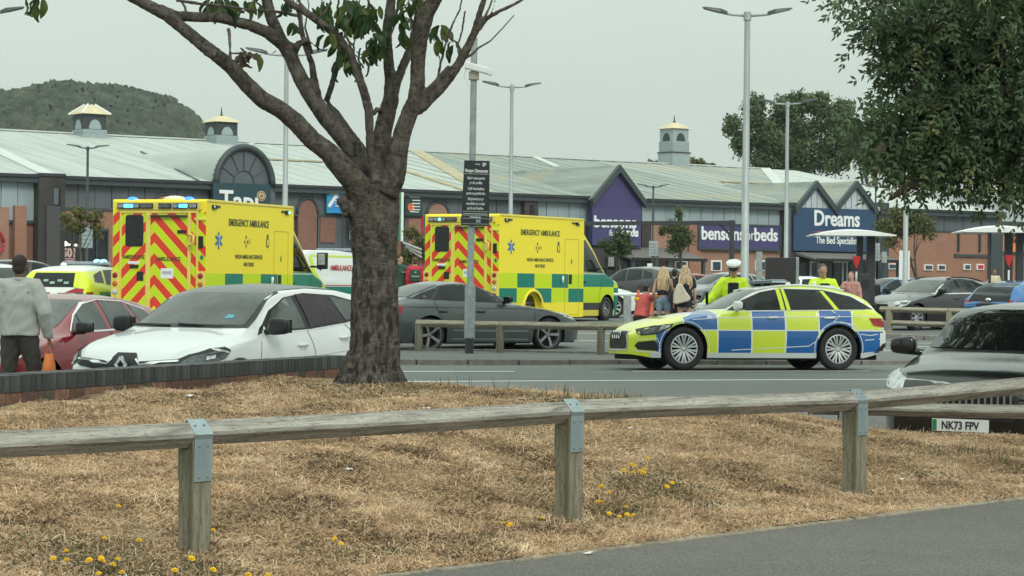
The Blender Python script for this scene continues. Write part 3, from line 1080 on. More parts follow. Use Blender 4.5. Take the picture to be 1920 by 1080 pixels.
def police_car(loc, rot):
    sp = spec('estate', R=.352, ax=(.90, 3.72), L=4.64)
    sp['top'] = sp['top'][:-3] + [(4.52, 1.02), (4.59, .93), (4.64, .80)]
    sp['bot'] = [(0, .26), (.35, .2), (4.2, .2), (4.45, .27), (4.64, .36)]
    c = Car(sp, 'police_car', 'police estate car in blue and yellow checks with roof light bar', m_pol, loc, 0, 'police car', rot=rot)
    W = dict(side=[[(1.80, .985), (2.68, 1.0), (2.62, 1.325), (2.4, 1.29), (2.1, 1.16)], [(2.86, 1.0), (3.62, 1.005), (3.40, 1.32), (2.80, 1.332)], [(3.78, 1.01), (4.36, 1.02), (4.02, 1.21), (3.56, 1.305)]])
    c.stick([(1.58, .955), (4.44, 1.0), (4.50, 1.03), (4.05, 1.245), (3.5, 1.35), (2.7, 1.362), (2.3, 1.30), (1.95, 1.15)], 'side', .003, m_white, 'window_surround', sides=(-1, 1), grid=.12)
    c.stick([(1.70, .975), (4.40, 1.01), (4.03, 1.225), (3.5, 1.335), (2.7, 1.345), (2.35, 1.285), (2.0, 1.145)], 'side', .0055, m_black, 'window_frame', sides=(-1, 1), grid=.12)
    for p in W['side']:
        c.stick(p, 'side', .008, m_glass, 'side_window', sides=(-1, 1), grid=.12)
    for p in ([(2.665, .99), (2.74, .99), (2.71, 1.335), (2.635, 1.33)], [(2.775, .99), (2.845, .99), (2.79, 1.335), (2.735, 1.335)], [(3.66, 1.0), (3.74, 1.0), (3.52, 1.31), (3.45, 1.315)]):
        c.stick(p, 'side', .0105, M('fluoro_yellow', YEL, .35, var=.03), 'pillar_tape', sides=(-1, 1), grid=.12)
    c.stick([(-.68, 1.005), (.68, 1.005), (.56, 1.335), (-.56, 1.335)], 'front', .006, m_glass2, 'windscreen', grid=.1)
    c.stick([(-.56, 1.0), (.56, 1.0), (.5, 1.28), (-.5, 1.28)], 'rear', .006, m_glass, 'rear_window', grid=.12)
    # front end
    g = c.stick([(-.50, .32), (.50, .32), (.56, .40), (.50, .64), (-.50, .64), (-.56, .40)], 'front', .012, m_white, 'grille_surround', grid=.12)
    g = c.stick([(-.47, .345), (.47, .345), (.52, .41), (.47, .62), (-.47, .62), (-.52, .41)], 'front', .02, m_black, 'grille', grid=.12)[0]
    X0 = -sp['L'] / 2
    for k in range(4):
        b = MB()
        b.tube([(X0 - .045, -.18 + .12 * k + .06 * math.cos(t), .575 + .06 * math.sin(t)) for t in np.linspace(0, 2 * math.pi, 17)], .009, 6)
        b.build('badge_ring', m_chrome, g, smooth='all')
    c.plate('CE23 AOX', .46)
    hl = c.stick([(.10, .60), (.16, .56), (.42, .585), (.66, .70), (.70, .755), (.35, .715), (.12, .66)], 'side', .010, m_black, 'headlight', sides=(-1, 1), grid=.07)
    for h, s_ in zip(hl, (-1, 1)):
        c.stick([(.14, .61), (.19, .58), (.41, .605), (.60, .69), (.62, .735), (.35, .69), (.16, .645)], 'side', .016, m_lampd, 'headlight_lens', sides=(s_,), grid=.07, parent=h)
        c.stick([(.44, .64), (.62, .70), (.64, .74), (.50, .72)], 'side', .019, m_lamp, 'headlight_reflector', sides=(s_,), grid=.07, parent=h)
    c.stick([(.07, .40), (.12, .46), (.38, .485), (.44, .36), (.40, .315), (.12, .335)], 'side', .010, m_black, 'bumper_intake', sides=(-1, 1), grid=.07)
    c.line([(.05, .33), (.12, .305), (.46, .29)], .02, m_white, 'bumper_line', sides=(-1, 1))
    c.line([(.10, .50), (.42, .515), (.50, .30)], .012, m_white, 'bumper_line', sides=(-1, 1))
    c.line([(.45, .26), (.52, .50), (.56, .52)], .012, m_white, 'bumper_line', sides=(-1, 1))
    wl = m_white
    for pts in ([(1.05, .825), (1.5, .855), (2.7, .875), (3.6, .885), (4.5, .905)],
                [(1.495, .96), (1.50, .68)], [(2.745, .98), (2.75, .66), (2.74, .30)],
                [(3.60, .985), (3.74, .90), (3.62, .80), (3.50, .66)], [(3.42, .68), (3.36, .52), (3.16, .40), (1.75, .33)],
                [(3.74, .79), (4.0, .76), (4.14, .66), (4.56, .70)], [(4.12, .60), (4.3, .58), (4.58, .62)], [(4.2, .50), (4.58, .53)], [(4.05, .28), (4.50, .31), (4.61, .47)]):
        c.line(pts, .013, wl, 'white_trim_line', sides=(-1, 1), grid=.15)
    for ax in sp['ax']:
        for s_ in (-1, 1):
            b = MB()
            Ra = sp['R'] + .06
            P = []
            for t in np.linspace(rad(-18), rad(198), 22):
                a, z = ax + (Ra + .035) * math.cos(t), sp['R'] + (Ra + .035) * math.sin(t)
                hit, nor, _, _ = c.bvh.ray_cast(Vector((a + X0, s_ * 3, z)), Vector((0, -s_, 0)))
                if hit:
                    P.append(hit)
            b.tube(P, .008, 6)
            b.build('arch_line', m_white, c.root, smooth='all')
    c.stick([(4.28, .865), (4.36, .74), (4.59, .715), (4.63, .86)], 'side', .012, m_red, 'tail_light', sides=(-1, 1), grid=.08)
    c.stick([(4.40, .30), (4.63, .34), (4.63, .46), (4.55, .44)], 'side', .012, m_black, 'rear_diffuser', sides=(-1, 1), grid=.08)
    for hx in (2.50, 3.55):
        c.handle(hx, .865, m_white)
    c.mirrors(1.84, 1.03, m_white, size=(.15, .25, .15))
    c.wheels('twin10', m_alloy, .245)
    for s_ in (-1, 1):
        b = MB()
        P = []
        for a in np.linspace(2.3, 3.95, 9):
            P.append((a + X0, s_ * .56, at_top(sp, a) - .018))
        b.tube(P, .018, 8)
        b.build('roof_rail', m_white, c.root, smooth='all')
    # light bar
    b = MB()
    b.box((2.75 + X0, 0, 1.475), (.30, 1.16, .055), taper=.9)
    lb = b.build('light_bar', M('lightbar_dome', (.36, .40, .42), .25, var=.1), c.root, bevel=.015)
    for y in (-.48, 0, .48):
        b = MB()
        b.box((2.75 + X0, y, 1.435), (.22, .16, .05))
        b.build('bar_foot', m_black, lb)
    for y in np.linspace(-.5, .5, 8):
        b = MB()
        b.box((2.75 + X0, y, 1.475), (.315, .09, .034))
        b.build('bar_module', M('lightbar_module', (.10, .13, .20), .2), lb, bevel=.005)
    b = MB()
    b.box((3.15 + X0, .1, 1.45), (.10, .10, .06), taper=.6)
    b.ell((3.6 + X0, -.05, 1.44), (.04, .04, .05))
    b.build('roof_antenna', m_white, c.root)
    text('HEDDLU', .16, (.62 + X0, 0, .905), (rad(-4), rad(-0), rad(-90)), m_ink, 'bonnet_lettering', c.root, .004, .004, 1.1)
    # open driver's side door
    d = MB()
    hx, hy = 1.72 + X0, .90
    an = rad(62)
    T = lambda a, z, q: (hx + a * math.cos(an) + q * math.sin(an), hy + a * math.sin(an) - q * math.cos(an), z)
    d.prism([(0, .28), (.98, .28), (1.0, .96), (0, .96)], lambda a, z, q: T(a, z, q), .07)
    od = d.build('open_door', m_pol, c.root, bevel=.01)
    d = MB()
    fr = [(0, .95), (.35, 1.17), (.70, 1.31), (.98, 1.33), (1.0, .96)]
    d.tube([T(a, z, .03) for a, z in fr], .028, 8)
    d.build('door_window_frame', m_black, od, smooth='all')
    return c
def paint(name, col, metal=.25, rough=.28, coat=.9, var=.04):
    return M('paint_' + name, col, rough, metal, var=var, scale=2, coat=coat)

def white_suv(loc, rz):
    p = M('paint_white', (.74, .77, .77), .3, 0, var=.02, scale=2, coat=.8)
    sp = spec('suv')
    c = Car(sp, 'parked_car', 'white crossover car with black roof and mesh blind on rear side window', p, loc, rz, 'car')
    blackroof = M('roof_dark_grey', (.06, .065, .065), .35, .1, var=.05, coat=.4)
    c.stick([(1.80, -.60), (3.85, -.55), (3.85, .55), (1.80, .60)], 'top', .007, blackroof, 'roof_panel', grid=.15)
    c.stick([(-.76, 1.125), (.76, 1.125), (.645, 1.51), (.59, 1.53), (-.59, 1.53), (-.645, 1.51)], 'front', .005, m_black, 'windscreen_frame', grid=.1)
    c.stick([(-.70, 1.155), (.70, 1.155), (.605, 1.505), (-.605, 1.505)], 'front', .009, m_glass2, 'windscreen', grid=.1)
    c.stick([(-.60, 1.12), (.60, 1.12), (.53, 1.42), (-.53, 1.42)], 'rear', .006, m_glass, 'rear_window', grid=.1)
    # windows seen from the side
    c.stick([(1.28, 1.03), (1.45, 1.06), (2.48, 1.09), (3.3, 1.15), (4.0, 1.23), (3.86, 1.42), (3.3, 1.50), (2.6, 1.525), (2.1, 1.475), (1.72, 1.335)], 'side', .004, m_white, 'window_trim', sides=(-1, 1), grid=.12)
    c.stick([(1.33, 1.045), (1.47, 1.075), (2.48, 1.105), (3.3, 1.165), (3.96, 1.24), (3.83, 1.405), (3.3, 1.485), (2.6, 1.51), (2.12, 1.46), (1.75, 1.32)], 'side', .007, m_black, 'window_frame', sides=(-1, 1), grid=.12)
    c.stick([(1.52, 1.095), (2.36, 1.12), (2.28, 1.475), (2.12, 1.445), (1.78, 1.31)], 'side', .010, m_glass2, 'side_window', sides=(-1, 1), grid=.12)
    c.stick([(2.48, 1.13), (3.22, 1.185), (3.02, 1.485), (2.40, 1.495)], 'side', .013, M('mesh_blind', (.055, .045, .055), .8, bump=.8, bscale=14), 'window_blind', sides=(-1,), grid=.08)
    c.stick([(2.48, 1.13), (3.22, 1.185), (3.02, 1.485), (2.40, 1.495)], 'side', .010, m_glass, 'side_window', sides=(1,), grid=.12)
    c.stick([(3.32, 1.195), (3.90, 1.25), (3.80, 1.385), (3.16, 1.475)], 'side', .010, m_glass2, 'side_window', sides=(-1, 1), grid=.12)
    X0 = -sp['L'] / 2
    # headlights wrap the corner
    for s_ in (-1, 1):
        h = c.stick([(.05, .79), (.08, .73), (.30, .735), (.58, .80), (.70, .90), (.66, .935), (.45, .92), (.20, .86)], 'side', .008, m_black, 'headlight', sides=(s_,), grid=.06)[0]
        c.stick([(.09, .775), (.12, .745), (.30, .752), (.55, .812), (.62, .885), (.45, .885), (.20, .835)], 'side', .016, m_lampd, 'headlight_lens', sides=(s_,), grid=.06, parent=h)
        c.line([(.08, .735), (.30, .742), (.55, .80), (.64, .88), (.45, .905)], .022, m_lamp, 'daytime_light', sides=(s_,), grid=.06, off=.020, parent=h)
        c.stick([(.30, .80), (.42, .82), (.44, .86), (.32, .84)], 'side', .021, m_chrome, 'headlight_reflector', sides=(s_,), grid=.06, parent=h)
    g = c.stick([(-.64, .81), (-.19, .775), (-.12, .865), (.12, .865), (.19, .775), (.64, .81), (.62, .735), (.15, .655), (-.15, .655), (-.62, .735)], 'front', .012, m_black, 'grille', grid=.06)[0]
    c.line([(-.64, .79), (-.21, .755), (-.15, .80)], .018, m_chrome, 'grille_bar', plane='front', off=.02, grid=.06, parent=g)
    c.line([(.64, .79), (.21, .755), (.15, .80)], .018, m_chrome, 'grille_bar', plane='front', off=.02, grid=.06, parent=g)
    b = MB()
    for sg in (-1, 1):
        b.add([(X0 - .055, sg * .012, .84), (X0 - .055, sg * .085, .745), (X0 - .055, sg * .045, .745), (X0 - .06, 0, .80),
               (X0 - .055, sg * .012, .655), (X0 - .06, 0, .69)], [(0, 1, 2, 3), (1, 4, 5, 2)])
    me = b.build('diamond_badge', m_chrome, g)
    md = me.modifiers.new('s', 'SOLIDIFY'); md.thickness = .02
    c.stick([(-.52, .42), (.52, .42), (.46, .56), (-.46, .56)], 'front', .012, m_black, 'lower_intake', grid=.1)
    c.plate('CX18 LFD', .60)
    # seams, arches, sill
    c.line([(1.36, .98), (1.30, .75), (1.28, .35)], .012, m_seamw, sides=(-1, 1), grid=.1)
    c.line([(2.40, 1.10), (2.50, .85), (2.46, .35)], .012, m_seamw, sides=(-1, 1), grid=.1)
    c.line([(3.28, 1.15), (3.52, .98), (3.44, .76)], .012, m_seamw, sides=(-1, 1), grid=.1)
    c.line([(1.4, .80), (2.2, .78), (3.2, .84), (3.7, .87)], .008, M('crease_shade', (.5, .52, .52), .5), 'crease_shade_line', sides=(-1, 1), grid=.12)  # flat grey line paints the shade of a pressed crease
    c.stick([(1.36, .26), (3.0, .26), (3.0, .38), (1.36, .38)], 'side', .012, m_black, 'sill_cladding', sides=(-1, 1), grid=.2)
    for ax in sp['ax']:
        for s_ in (-1, 1):
            P = []
            for t in np.linspace(rad(-10), rad(190), 18):
                a, z = ax + .45 * math.cos(t), sp['R'] + .45 * math.sin(t)
                hit, _, _, _ = c.bvh.ray_cast(Vector((a + X0, s_ * 3, z)), Vector((0, -s_, 0)))
                if hit:
                    P.append(hit)
            b = MB()
            b.tube(P, .022, 8)
            b.build('arch_cladding', m_black, c.root, smooth='all')
    c.handle(2.22, .93, p)
    c.handle(3.18, 1.0, p)
    c.mirrors(1.48, 1.12, m_black, size=(.16, .27, .20))
    c.wheels('five', m_alloyd)
    # wipers, sticker, fuel of small things
    b = MB()
    b.tube([(1.10 + X0, -.55, 1.15), (1.12 + X0, .05, 1.165)], .012, 6)
    b.tube([(1.10 + X0, .15, 1.15), (1.12 + X0, .66, 1.15)], .012, 6)
    b.build('wiper', m_black, c.root)
    c.stick([(-.52, 1.22), (-.42, 1.22), (-.43, 1.26), (-.50, 1.26)], 'front', .014, M('tax_sticker', (.08, .35, .45), .5), 'screen_sticker', grid=.1)
    return c

def grey_saloon(loc, rz):
    p = paint('saloon_grey', (.085, .10, .105), .5, .32, .8)
    sp = spec('saloon')
    c = Car(sp, 'parked_car', 'dark grey saloon car with five spoke wheels behind the low rail', p, loc, rz, 'car')
    c.stick([(1.72, .985), (4.30, 1.085), (4.05, 1.21), (3.6, 1.33), (3.0, 1.40), (2.55, 1.365), (2.15, 1.17)], 'side', .003, m_black, 'window_frame', sides=(-1, 1), grid=.12)
    for q in ([(1.98, 1.01), (2.85, 1.035), (2.80, 1.37), (2.55, 1.33), (2.22, 1.165)], [(2.95, 1.04), (3.72, 1.06), (3.45, 1.325), (2.90, 1.37)], [(3.80, 1.07), (4.20, 1.085), (3.95, 1.19), (3.58, 1.295)]):
        c.stick(q, 'side', .007, m_glass, 'side_window', sides=(-1, 1), grid=.12)
    c.stick([(-.66, 1.04), (.66, 1.04), (.56, 1.37), (-.56, 1.37)], 'front', .006, m_glass, 'windscreen', grid=.12)
    c.stick([(-.64, 1.115), (.64, 1.115), (.54, 1.37), (-.54, 1.37)], 'rear', .006, m_glass2, 'rear_window', grid=.1)
    c.stick([(.06, .62), (.4, .68), (.66, .76), (.60, .80), (.2, .75), (.05, .69)], 'side', .008, m_lamp, 'headlight', sides=(-1, 1))
    c.stick([(4.45, .93), (4.88, .90), (4.88, .77), (4.55, .76)], 'side', .008, m_red, 'tail_light', sides=(-1, 1))
    c.line([(.75, .84), (1.7, .885), (4.5, .915)], .012, sides=(-1, 1), grid=.2)
    c.line([(1.25, .90), (1.32, .60), (1.30, .28)], .012, sides=(-1, 1))
    c.line([(2.88, 1.02), (2.86, .60), (2.86, .28)], .012, sides=(-1, 1))
    c.line([(3.72, 1.05), (3.66, .85), (3.50, .60)], .012, sides=(-1, 1))
    for z0, m_ in ((.42, M('side_strip_grey', (.22, .23, .235), .35, .4)), (.245, M('side_strip_grey', (.22, .23, .235), .35, .4))):
        c.line([(1.45, z0), (3.3, z0 + .02)], .035, m_, 'side_strip', sides=(-1, 1), grid=.2, off=.008)
    for hx in (2.62, 3.52):
        c.handle(hx, .82, m_black)
    c.mirrors(1.98, 1.05, m_black, size=(.14, .22, .14))
    c.wheels('five', m_alloyd, .278)
    c.plate('CU66 KXE', .60, rear=True)
    return c

def black_car(loc, rz):
    p = paint('gloss_black', (.008, .009, .010), .0, .16, .45, .02)
    sp = spec('suv', scale=.945)
    k = .945
    c = Car(sp, 'parked_car', 'glossy black car with its nose behind the lower rail, reflecting trees in its windscreen', p, loc, rz, 'car')
    c.stick(scalep([(-.74, 1.15), (.74, 1.15), (.62, 1.53), (-.62, 1.53)], k), 'front', .006, M('black_glass', (.004, .005, .005), .03, spec=.8), 'windscreen', grid=.1)
    for q in ([(1.62, 1.09), (2.42, 1.115), (2.36, 1.50), (2.14, 1.475), (1.85, 1.33)], [(2.52, 1.12), (3.28, 1.175), (3.12, 1.49), (2.46, 1.51)]):
        c.stick(scalep(q, k), 'side', .006, m_glass, 'side_window', sides=(-1, 1))
    c.stick(scalep([(.05, .76), (.30, .80), (.60, .92), (.55, .96), (.25, .92), (.03, .84)], k), 'side', .008, m_lamp, 'headlight', sides=(-1, 1))
    g = c.stick(scalep([(-.52, .50), (.52, .50), (.58, .78), (-.58, .78)], k), 'front', .010, m_black, 'grille', grid=.1)[0]
    X0 = -sp['L'] / 2
    for y in np.linspace(-.46, .46, 17):
        b = MB()
        b.box((X0 - .03, y, .62), (.02, .016, .20))
        b.build('grille_bar', m_alloyd, g)
    c.plate('NK73 FPV', .43, sticker=True)
    c.mirrors(1.36 * k, 1.13 * k, p, size=(.16, .27, .18))
    c.wheels('five', m_alloyd)
    for s_ in (-1, 1):
        b = MB()
        b.tube([(a * k + X0, s_ * .56, at_top(sp, a * k) - .02) for a in np.linspace(2.5, 3.9, 8)], .016, 8)
        b.build('roof_rail', m_darkm, c.root, smooth='all')
    return c

def response_car(loc, rz):
    m, nt, b = bsdf_mat('response_livery')
    x, y, z = coords(nt)
    x = x + 2.2
    k = ((x / .62).floor() + z.lt(.74)).mod2().gt(.5)
    col = mixc(nt, k, YEL, AG)
    col = mixc(nt, z.gt(1.0), col, YEL)
    col = mixc(nt, z.gt(1.46), col, (.75, .78, .76))
    col = mixc(nt, x.gt(4.18) * y.abs().lt(.6), col, (.7, .73, .7))
    nt.links.new(col, b.inputs['Base Color'])
    b.inputs['Roughness'].default_value = .35
    b.inputs['Coat Weight'].default_value = .6
    c = simple_car('suv', 'rapid_response_car', 'yellow and green checked ambulance response estate with lit blue roof beacon', ('r', (0, 0, 0)), loc, rz, mats=m, cat='response car')
    X = c.L / 2
    for s_ in (-1, 1):
        c.stick([(.36, .98), (.78, .96), (.80, 1.06), (.60, 1.08)], 'rear', .012, m_red, 'tail_light', sides=(s_,))
        c.stick([(.54, 1.10), (.62, 1.10), (.56, 1.42), (.48, 1.42)], 'rear', .014, M('fluoro_yellow', YEL, .35, var=.03), 'pillar_tape', sides=(s_,))
    c.stick([(-.74, .58), (.74, .58), (.74, .92), (-.74, .92)], 'rear', .008, m_chev, 'tailgate_chevrons', grid=.2)
    b = MB()
    b.box((.35, 0, 1.655), (.32, 1.15, .07), taper=.92)
    lb = b.build('light_bar', m_blue_off, c.root, bevel=.015)
    for yy in (.30, .46):
        b = MB()
        b.ell((.40, yy, 1.69), (.12, .075, .055))
        b.build('beacon', m_blue_on2, lb, smooth='all')
    b = MB()
    b.ell((1.3, -.1, 1.60), (.10, .07, .06))
    b.build('roof_antenna', m_white, c.root, smooth='all')
    for k in range(5):
        c.stick([(-.40 + .17 * k, 1.17 + .05 * (k % 2)), (-.28 + .17 * k, 1.17 + .05 * (k % 2)), (-.28 + .17 * k, 1.22 + .05 * (k % 2)), (-.40 + .17 * k, 1.22 + .05 * (k % 2))], 'rear', .012, M('window_sticker', (.25, .40, .34), .5, scale=9, var=.4), 'window_sticker')
    return c

def white_van(loc, rz):
    """white ambulance van seen end-on between the first ambulance and the tree"""
    m, nt, b = bsdf_mat('van_livery')
    x, y, z = coords(nt)
    x = x + 2.8
    col = mixc(nt, z.lt(1.0), (.72, .75, .75), AG)
    col = mixc(nt, z.lt(.62), col, YEL)
    nt.links.new(col, b.inputs['Base Color'])
    b.inputs['Roughness'].default_value = .35
    L = 5.6
    sp = dict(L=L, W=2.0, H=2.2, R=.34, ax=(.95, 4.3), sill=.24, Ra=.41,
              top=[(0, .95), (.3, 1.15), (.8, 1.30), (1.0, 1.42), (1.7, 2.05), (2.1, 2.18), (3, 2.22), (5.3, 2.2), (5.6, 2.1)],
              belt=[(0, .9), (.8, 1.18), (1.2, 1.28), (5.6, 1.3)], ye=[(0, .6), (.9, .82), (1.8, .76), (5.6, .80)],
              drop=[(0, .04), (1.3, .10), (1.9, .06), (5.6, .05)], bot=[(0, .3), (.4, .24), (5.6, .3)], wn=.78, nl=.5, wr=.96, tl=.12)
    c = Car(sp, 'ambulance_van', 'white panel ambulance van with red lettering beside the big tree trunk', m, loc, rz, 'ambulance')
    X0 = -L / 2
    c.stick([(-.8, 1.42), (.8, 1.42), (.66, 2.0), (-.66, 2.0)], 'front', .006, m_glass, 'windscreen', grid=.15)
    for sd_ in (-1, 1):
        c.stick([(1.25, 1.36), (2.1, 1.38), (2.1, 1.98), (1.75, 1.95), (1.5, 1.75)], 'side', .006, m_glass, 'side_window', sides=(sd_,), grid=.15)
        c.stick([(2.55, 1.98), (5.3, 1.98), (5.3, 2.04), (2.55, 2.04)], 'side', .008, m_al, 'roof_line_stripe', sides=(sd_,), grid=.3)
        c.stick([(5.42, 1.98), (5.25, 2.02), (5.18, 1.5), (4.85, 1.15), (5.2, 1.10), (5.40, 1.3)], 'side', .008, m_al, 'curved_stripe', sides=(sd_,), grid=.15)
        c.line([(2.3, .4), (2.3, 2.1)], .014, sides=(sd_,))
        c.line([(2.3, 1.04), (5.3, 1.04)], .03, M('print_red', (.45, .03, .03), .5), 'red_line', sides=(sd_,), grid=.3)
    hit, _, _, _ = c.bvh.ray_cast(Vector((3.6 + X0, 3, 1.62)), Vector((0, -1, 0)))
    text('AMBULANCE', .26, (3.55 + X0, hit.y + .03, 1.54), (rad(90), 0, rad(180)), M('print_red', (.45, .03, .03), .5), 'side_lettering', c.root, .003, .004, .9)
    crest(c.root, lambda u, w, d: (4.85 + X0 - u, hit.y + .03 + d, 1.62 + w), .18, m_crest)
    b = MB()
    b.box((2.0 + X0, 0, 2.26), (.3, 1.3, .09))
    b.build('light_bar', m_blue_off, c.root, bevel=.02)
    c.mirrors(1.45, 1.5, m_black, size=(.14, .22, .34))
    c.wheels('steel', m_alloyd, .21)
    return c

# ------------------------------------------------------------------ people
m_skin = M('skin_fair', (.46, .27, .20), .55, var=.08, scale=14)
m_skind = M('skin_brown', (.13, .07, .048), .5, var=.1, scale=14)
m_hiviz = M('hi_vis_yellow', (.62, .85, .02), .6, var=.12, scale=8, bump=.5, bscale=16)
m_navy = M('police_black_cloth', (.012, .014, .018), .8, var=.2, bump=.3, bscale=40)
m_blond = M('hair_blond', (.50, .36, .20), .55, var=.35, scale=9, stretch=(6, 6, .6), bump=.6, bscale=30)
m_dhair = M('hair_dark', (.02, .015, .012), .5, var=.3, scale=20, bump=.4)

def chainmesh(name, chains, vox, mat, parent, smooth_it=8, n=20, ells=()):
    b = MB()
    for ch in chains:
        pts = [c[:3] for c in ch]
        r1 = [c[3] for c in ch]
        r2 = [c[4] if len(c) > 4 else c[3] for c in ch]
        hx = abs(pts[0][0] - pts[1][0]) > .5 * abs(pts[0][2] - pts[1][2]) and r1[0] == r2[0]
        b.tube(pts, r1, n, flat=r2, side=(0, 1, 0) if hx else (1, 0, 0))
        for c in ((ch[0], ch[-1]) if name not in ('top',) or ch is not chains[0] else (ch[-1],)):
            q = min(c[3], c[4] if len(c) > 4 else c[3])
            b.ell(c[:3], (c[3], c[4] if len(c) > 4 else c[3], q), 10, 6)
    for c, r in ells:
        b.ell(c, r, 14, 10)
    o = b.build(name, mat, parent, smooth='all')
    md = o.modifiers.new('r', 'REMESH')
    md.mode = 'VOXEL'
    md.voxel_size = vox
    md.use_smooth_shade = True
    if smooth_it:
        ms = o.modifiers.new('s', 'SMOOTH')
        ms.iterations = smooth_it
        ms.factor = .5
    bake(o)
    if name in ('top', 'trousers', 'shorts'):      # cloth folds
        n_ = len(o.data.vertices)
        co = np.zeros(n_ * 3, np.float32); o.data.vertices.foreach_get('co', co); co = co.reshape(-1, 3)
        no = np.zeros(n_ * 3, np.float32); o.data.vertices.foreach_get('normal', no); no = no.reshape(-1, 3)
        x, y, z = co.T
        f = np.sin(17 * x + 5 * np.sin(7 * z + 3 * y)) * np.sin(13 * y + 4 * np.sin(6 * z)) + .6 * np.sin(31 * x + 14 * z + 2.5 * np.sin(19 * y)) * np.sin(24 * z + 9 * x) + .5 * np.sin(52 * z + 11 * np.sin(9 * x))* np.sin(21 * x + 9 * y)
        o.data.vertices.foreach_set('co', (co + no * (f * .0045)[:, None]).ravel()); o.data.update()
    return o

def hand(wrist, d, side, chains, s=1.0, curl=.5, front=(0, -1, 0)):
    """palm and five fingers starting at the wrist, pointing along d"""
    w, d = Vector(wrist), Vector(d).normalized()
    a = Vector(side) - d * d.dot(Vector(side))
    a.normalize()
    nrm = d.cross(a)
    if nrm.dot(Vector(front)) < 0:
        nrm = -nrm
    p = w + d * .045 * s
    for q in (-.03, -.01, .01, .03):
        chains.append([(*(w + a * q * .6 * s), .014 * s), (*(w + d * .09 * s + a * q * s), .0125 * s)])
    for i, (q, ln) in enumerate(((-.032, .062), (-.011, .075), (.011, .08), (.032, .07))):
        k0 = w + d * .088 * s + a * q * s
        d1 = (d + nrm * curl * .5).normalized()
        d2 = (d + nrm * curl * 1.6).normalized()
        k1 = k0 + d1 * ln * .5 * s
        k2 = k1 + d2 * ln * .5 * s
        chains.append([(*k0, .0105 * s), (*k1, .0095 * s), (*k2, .008 * s)])
    t0 = w + d * .02 * s + a * .03 * s
    t1 = t0 + (d * .6 + a * .7 + nrm * .3).normalized() * .045 * s
    t2 = t1 + (d * .95 + a * .2 + nrm * .5).normalized() * .03 * s
    chains.append([(*t0, .014 * s), (*t1, .0115 * s), (*t2, .009 * s)])

POSE = dict(pelvis=(0, 0, .95), chest=(0, 0, 1.28), neck=(0, .0, 1.48), head=(0, -.02, 1.615),
            shL=(-.175, 0, 1.42), shR=(.175, 0, 1.42), elL=(-.23, .02, 1.13), elR=(.23, .02, 1.13), wrL=(-.24, -.05, .88), wrR=(.24, -.05, .88),
            hipL=(-.09, 0, .93), hipR=(.09, 0, .93), knL=(-.10, -.02, .50), knR=(.10, -.02, .50), anL=(-.10, .03, .09), anR=(.10, .03, .09),
            toL=(-.12, -.13, .03), toR=(.12, -.13, .03), hd=(0, 0, -1))

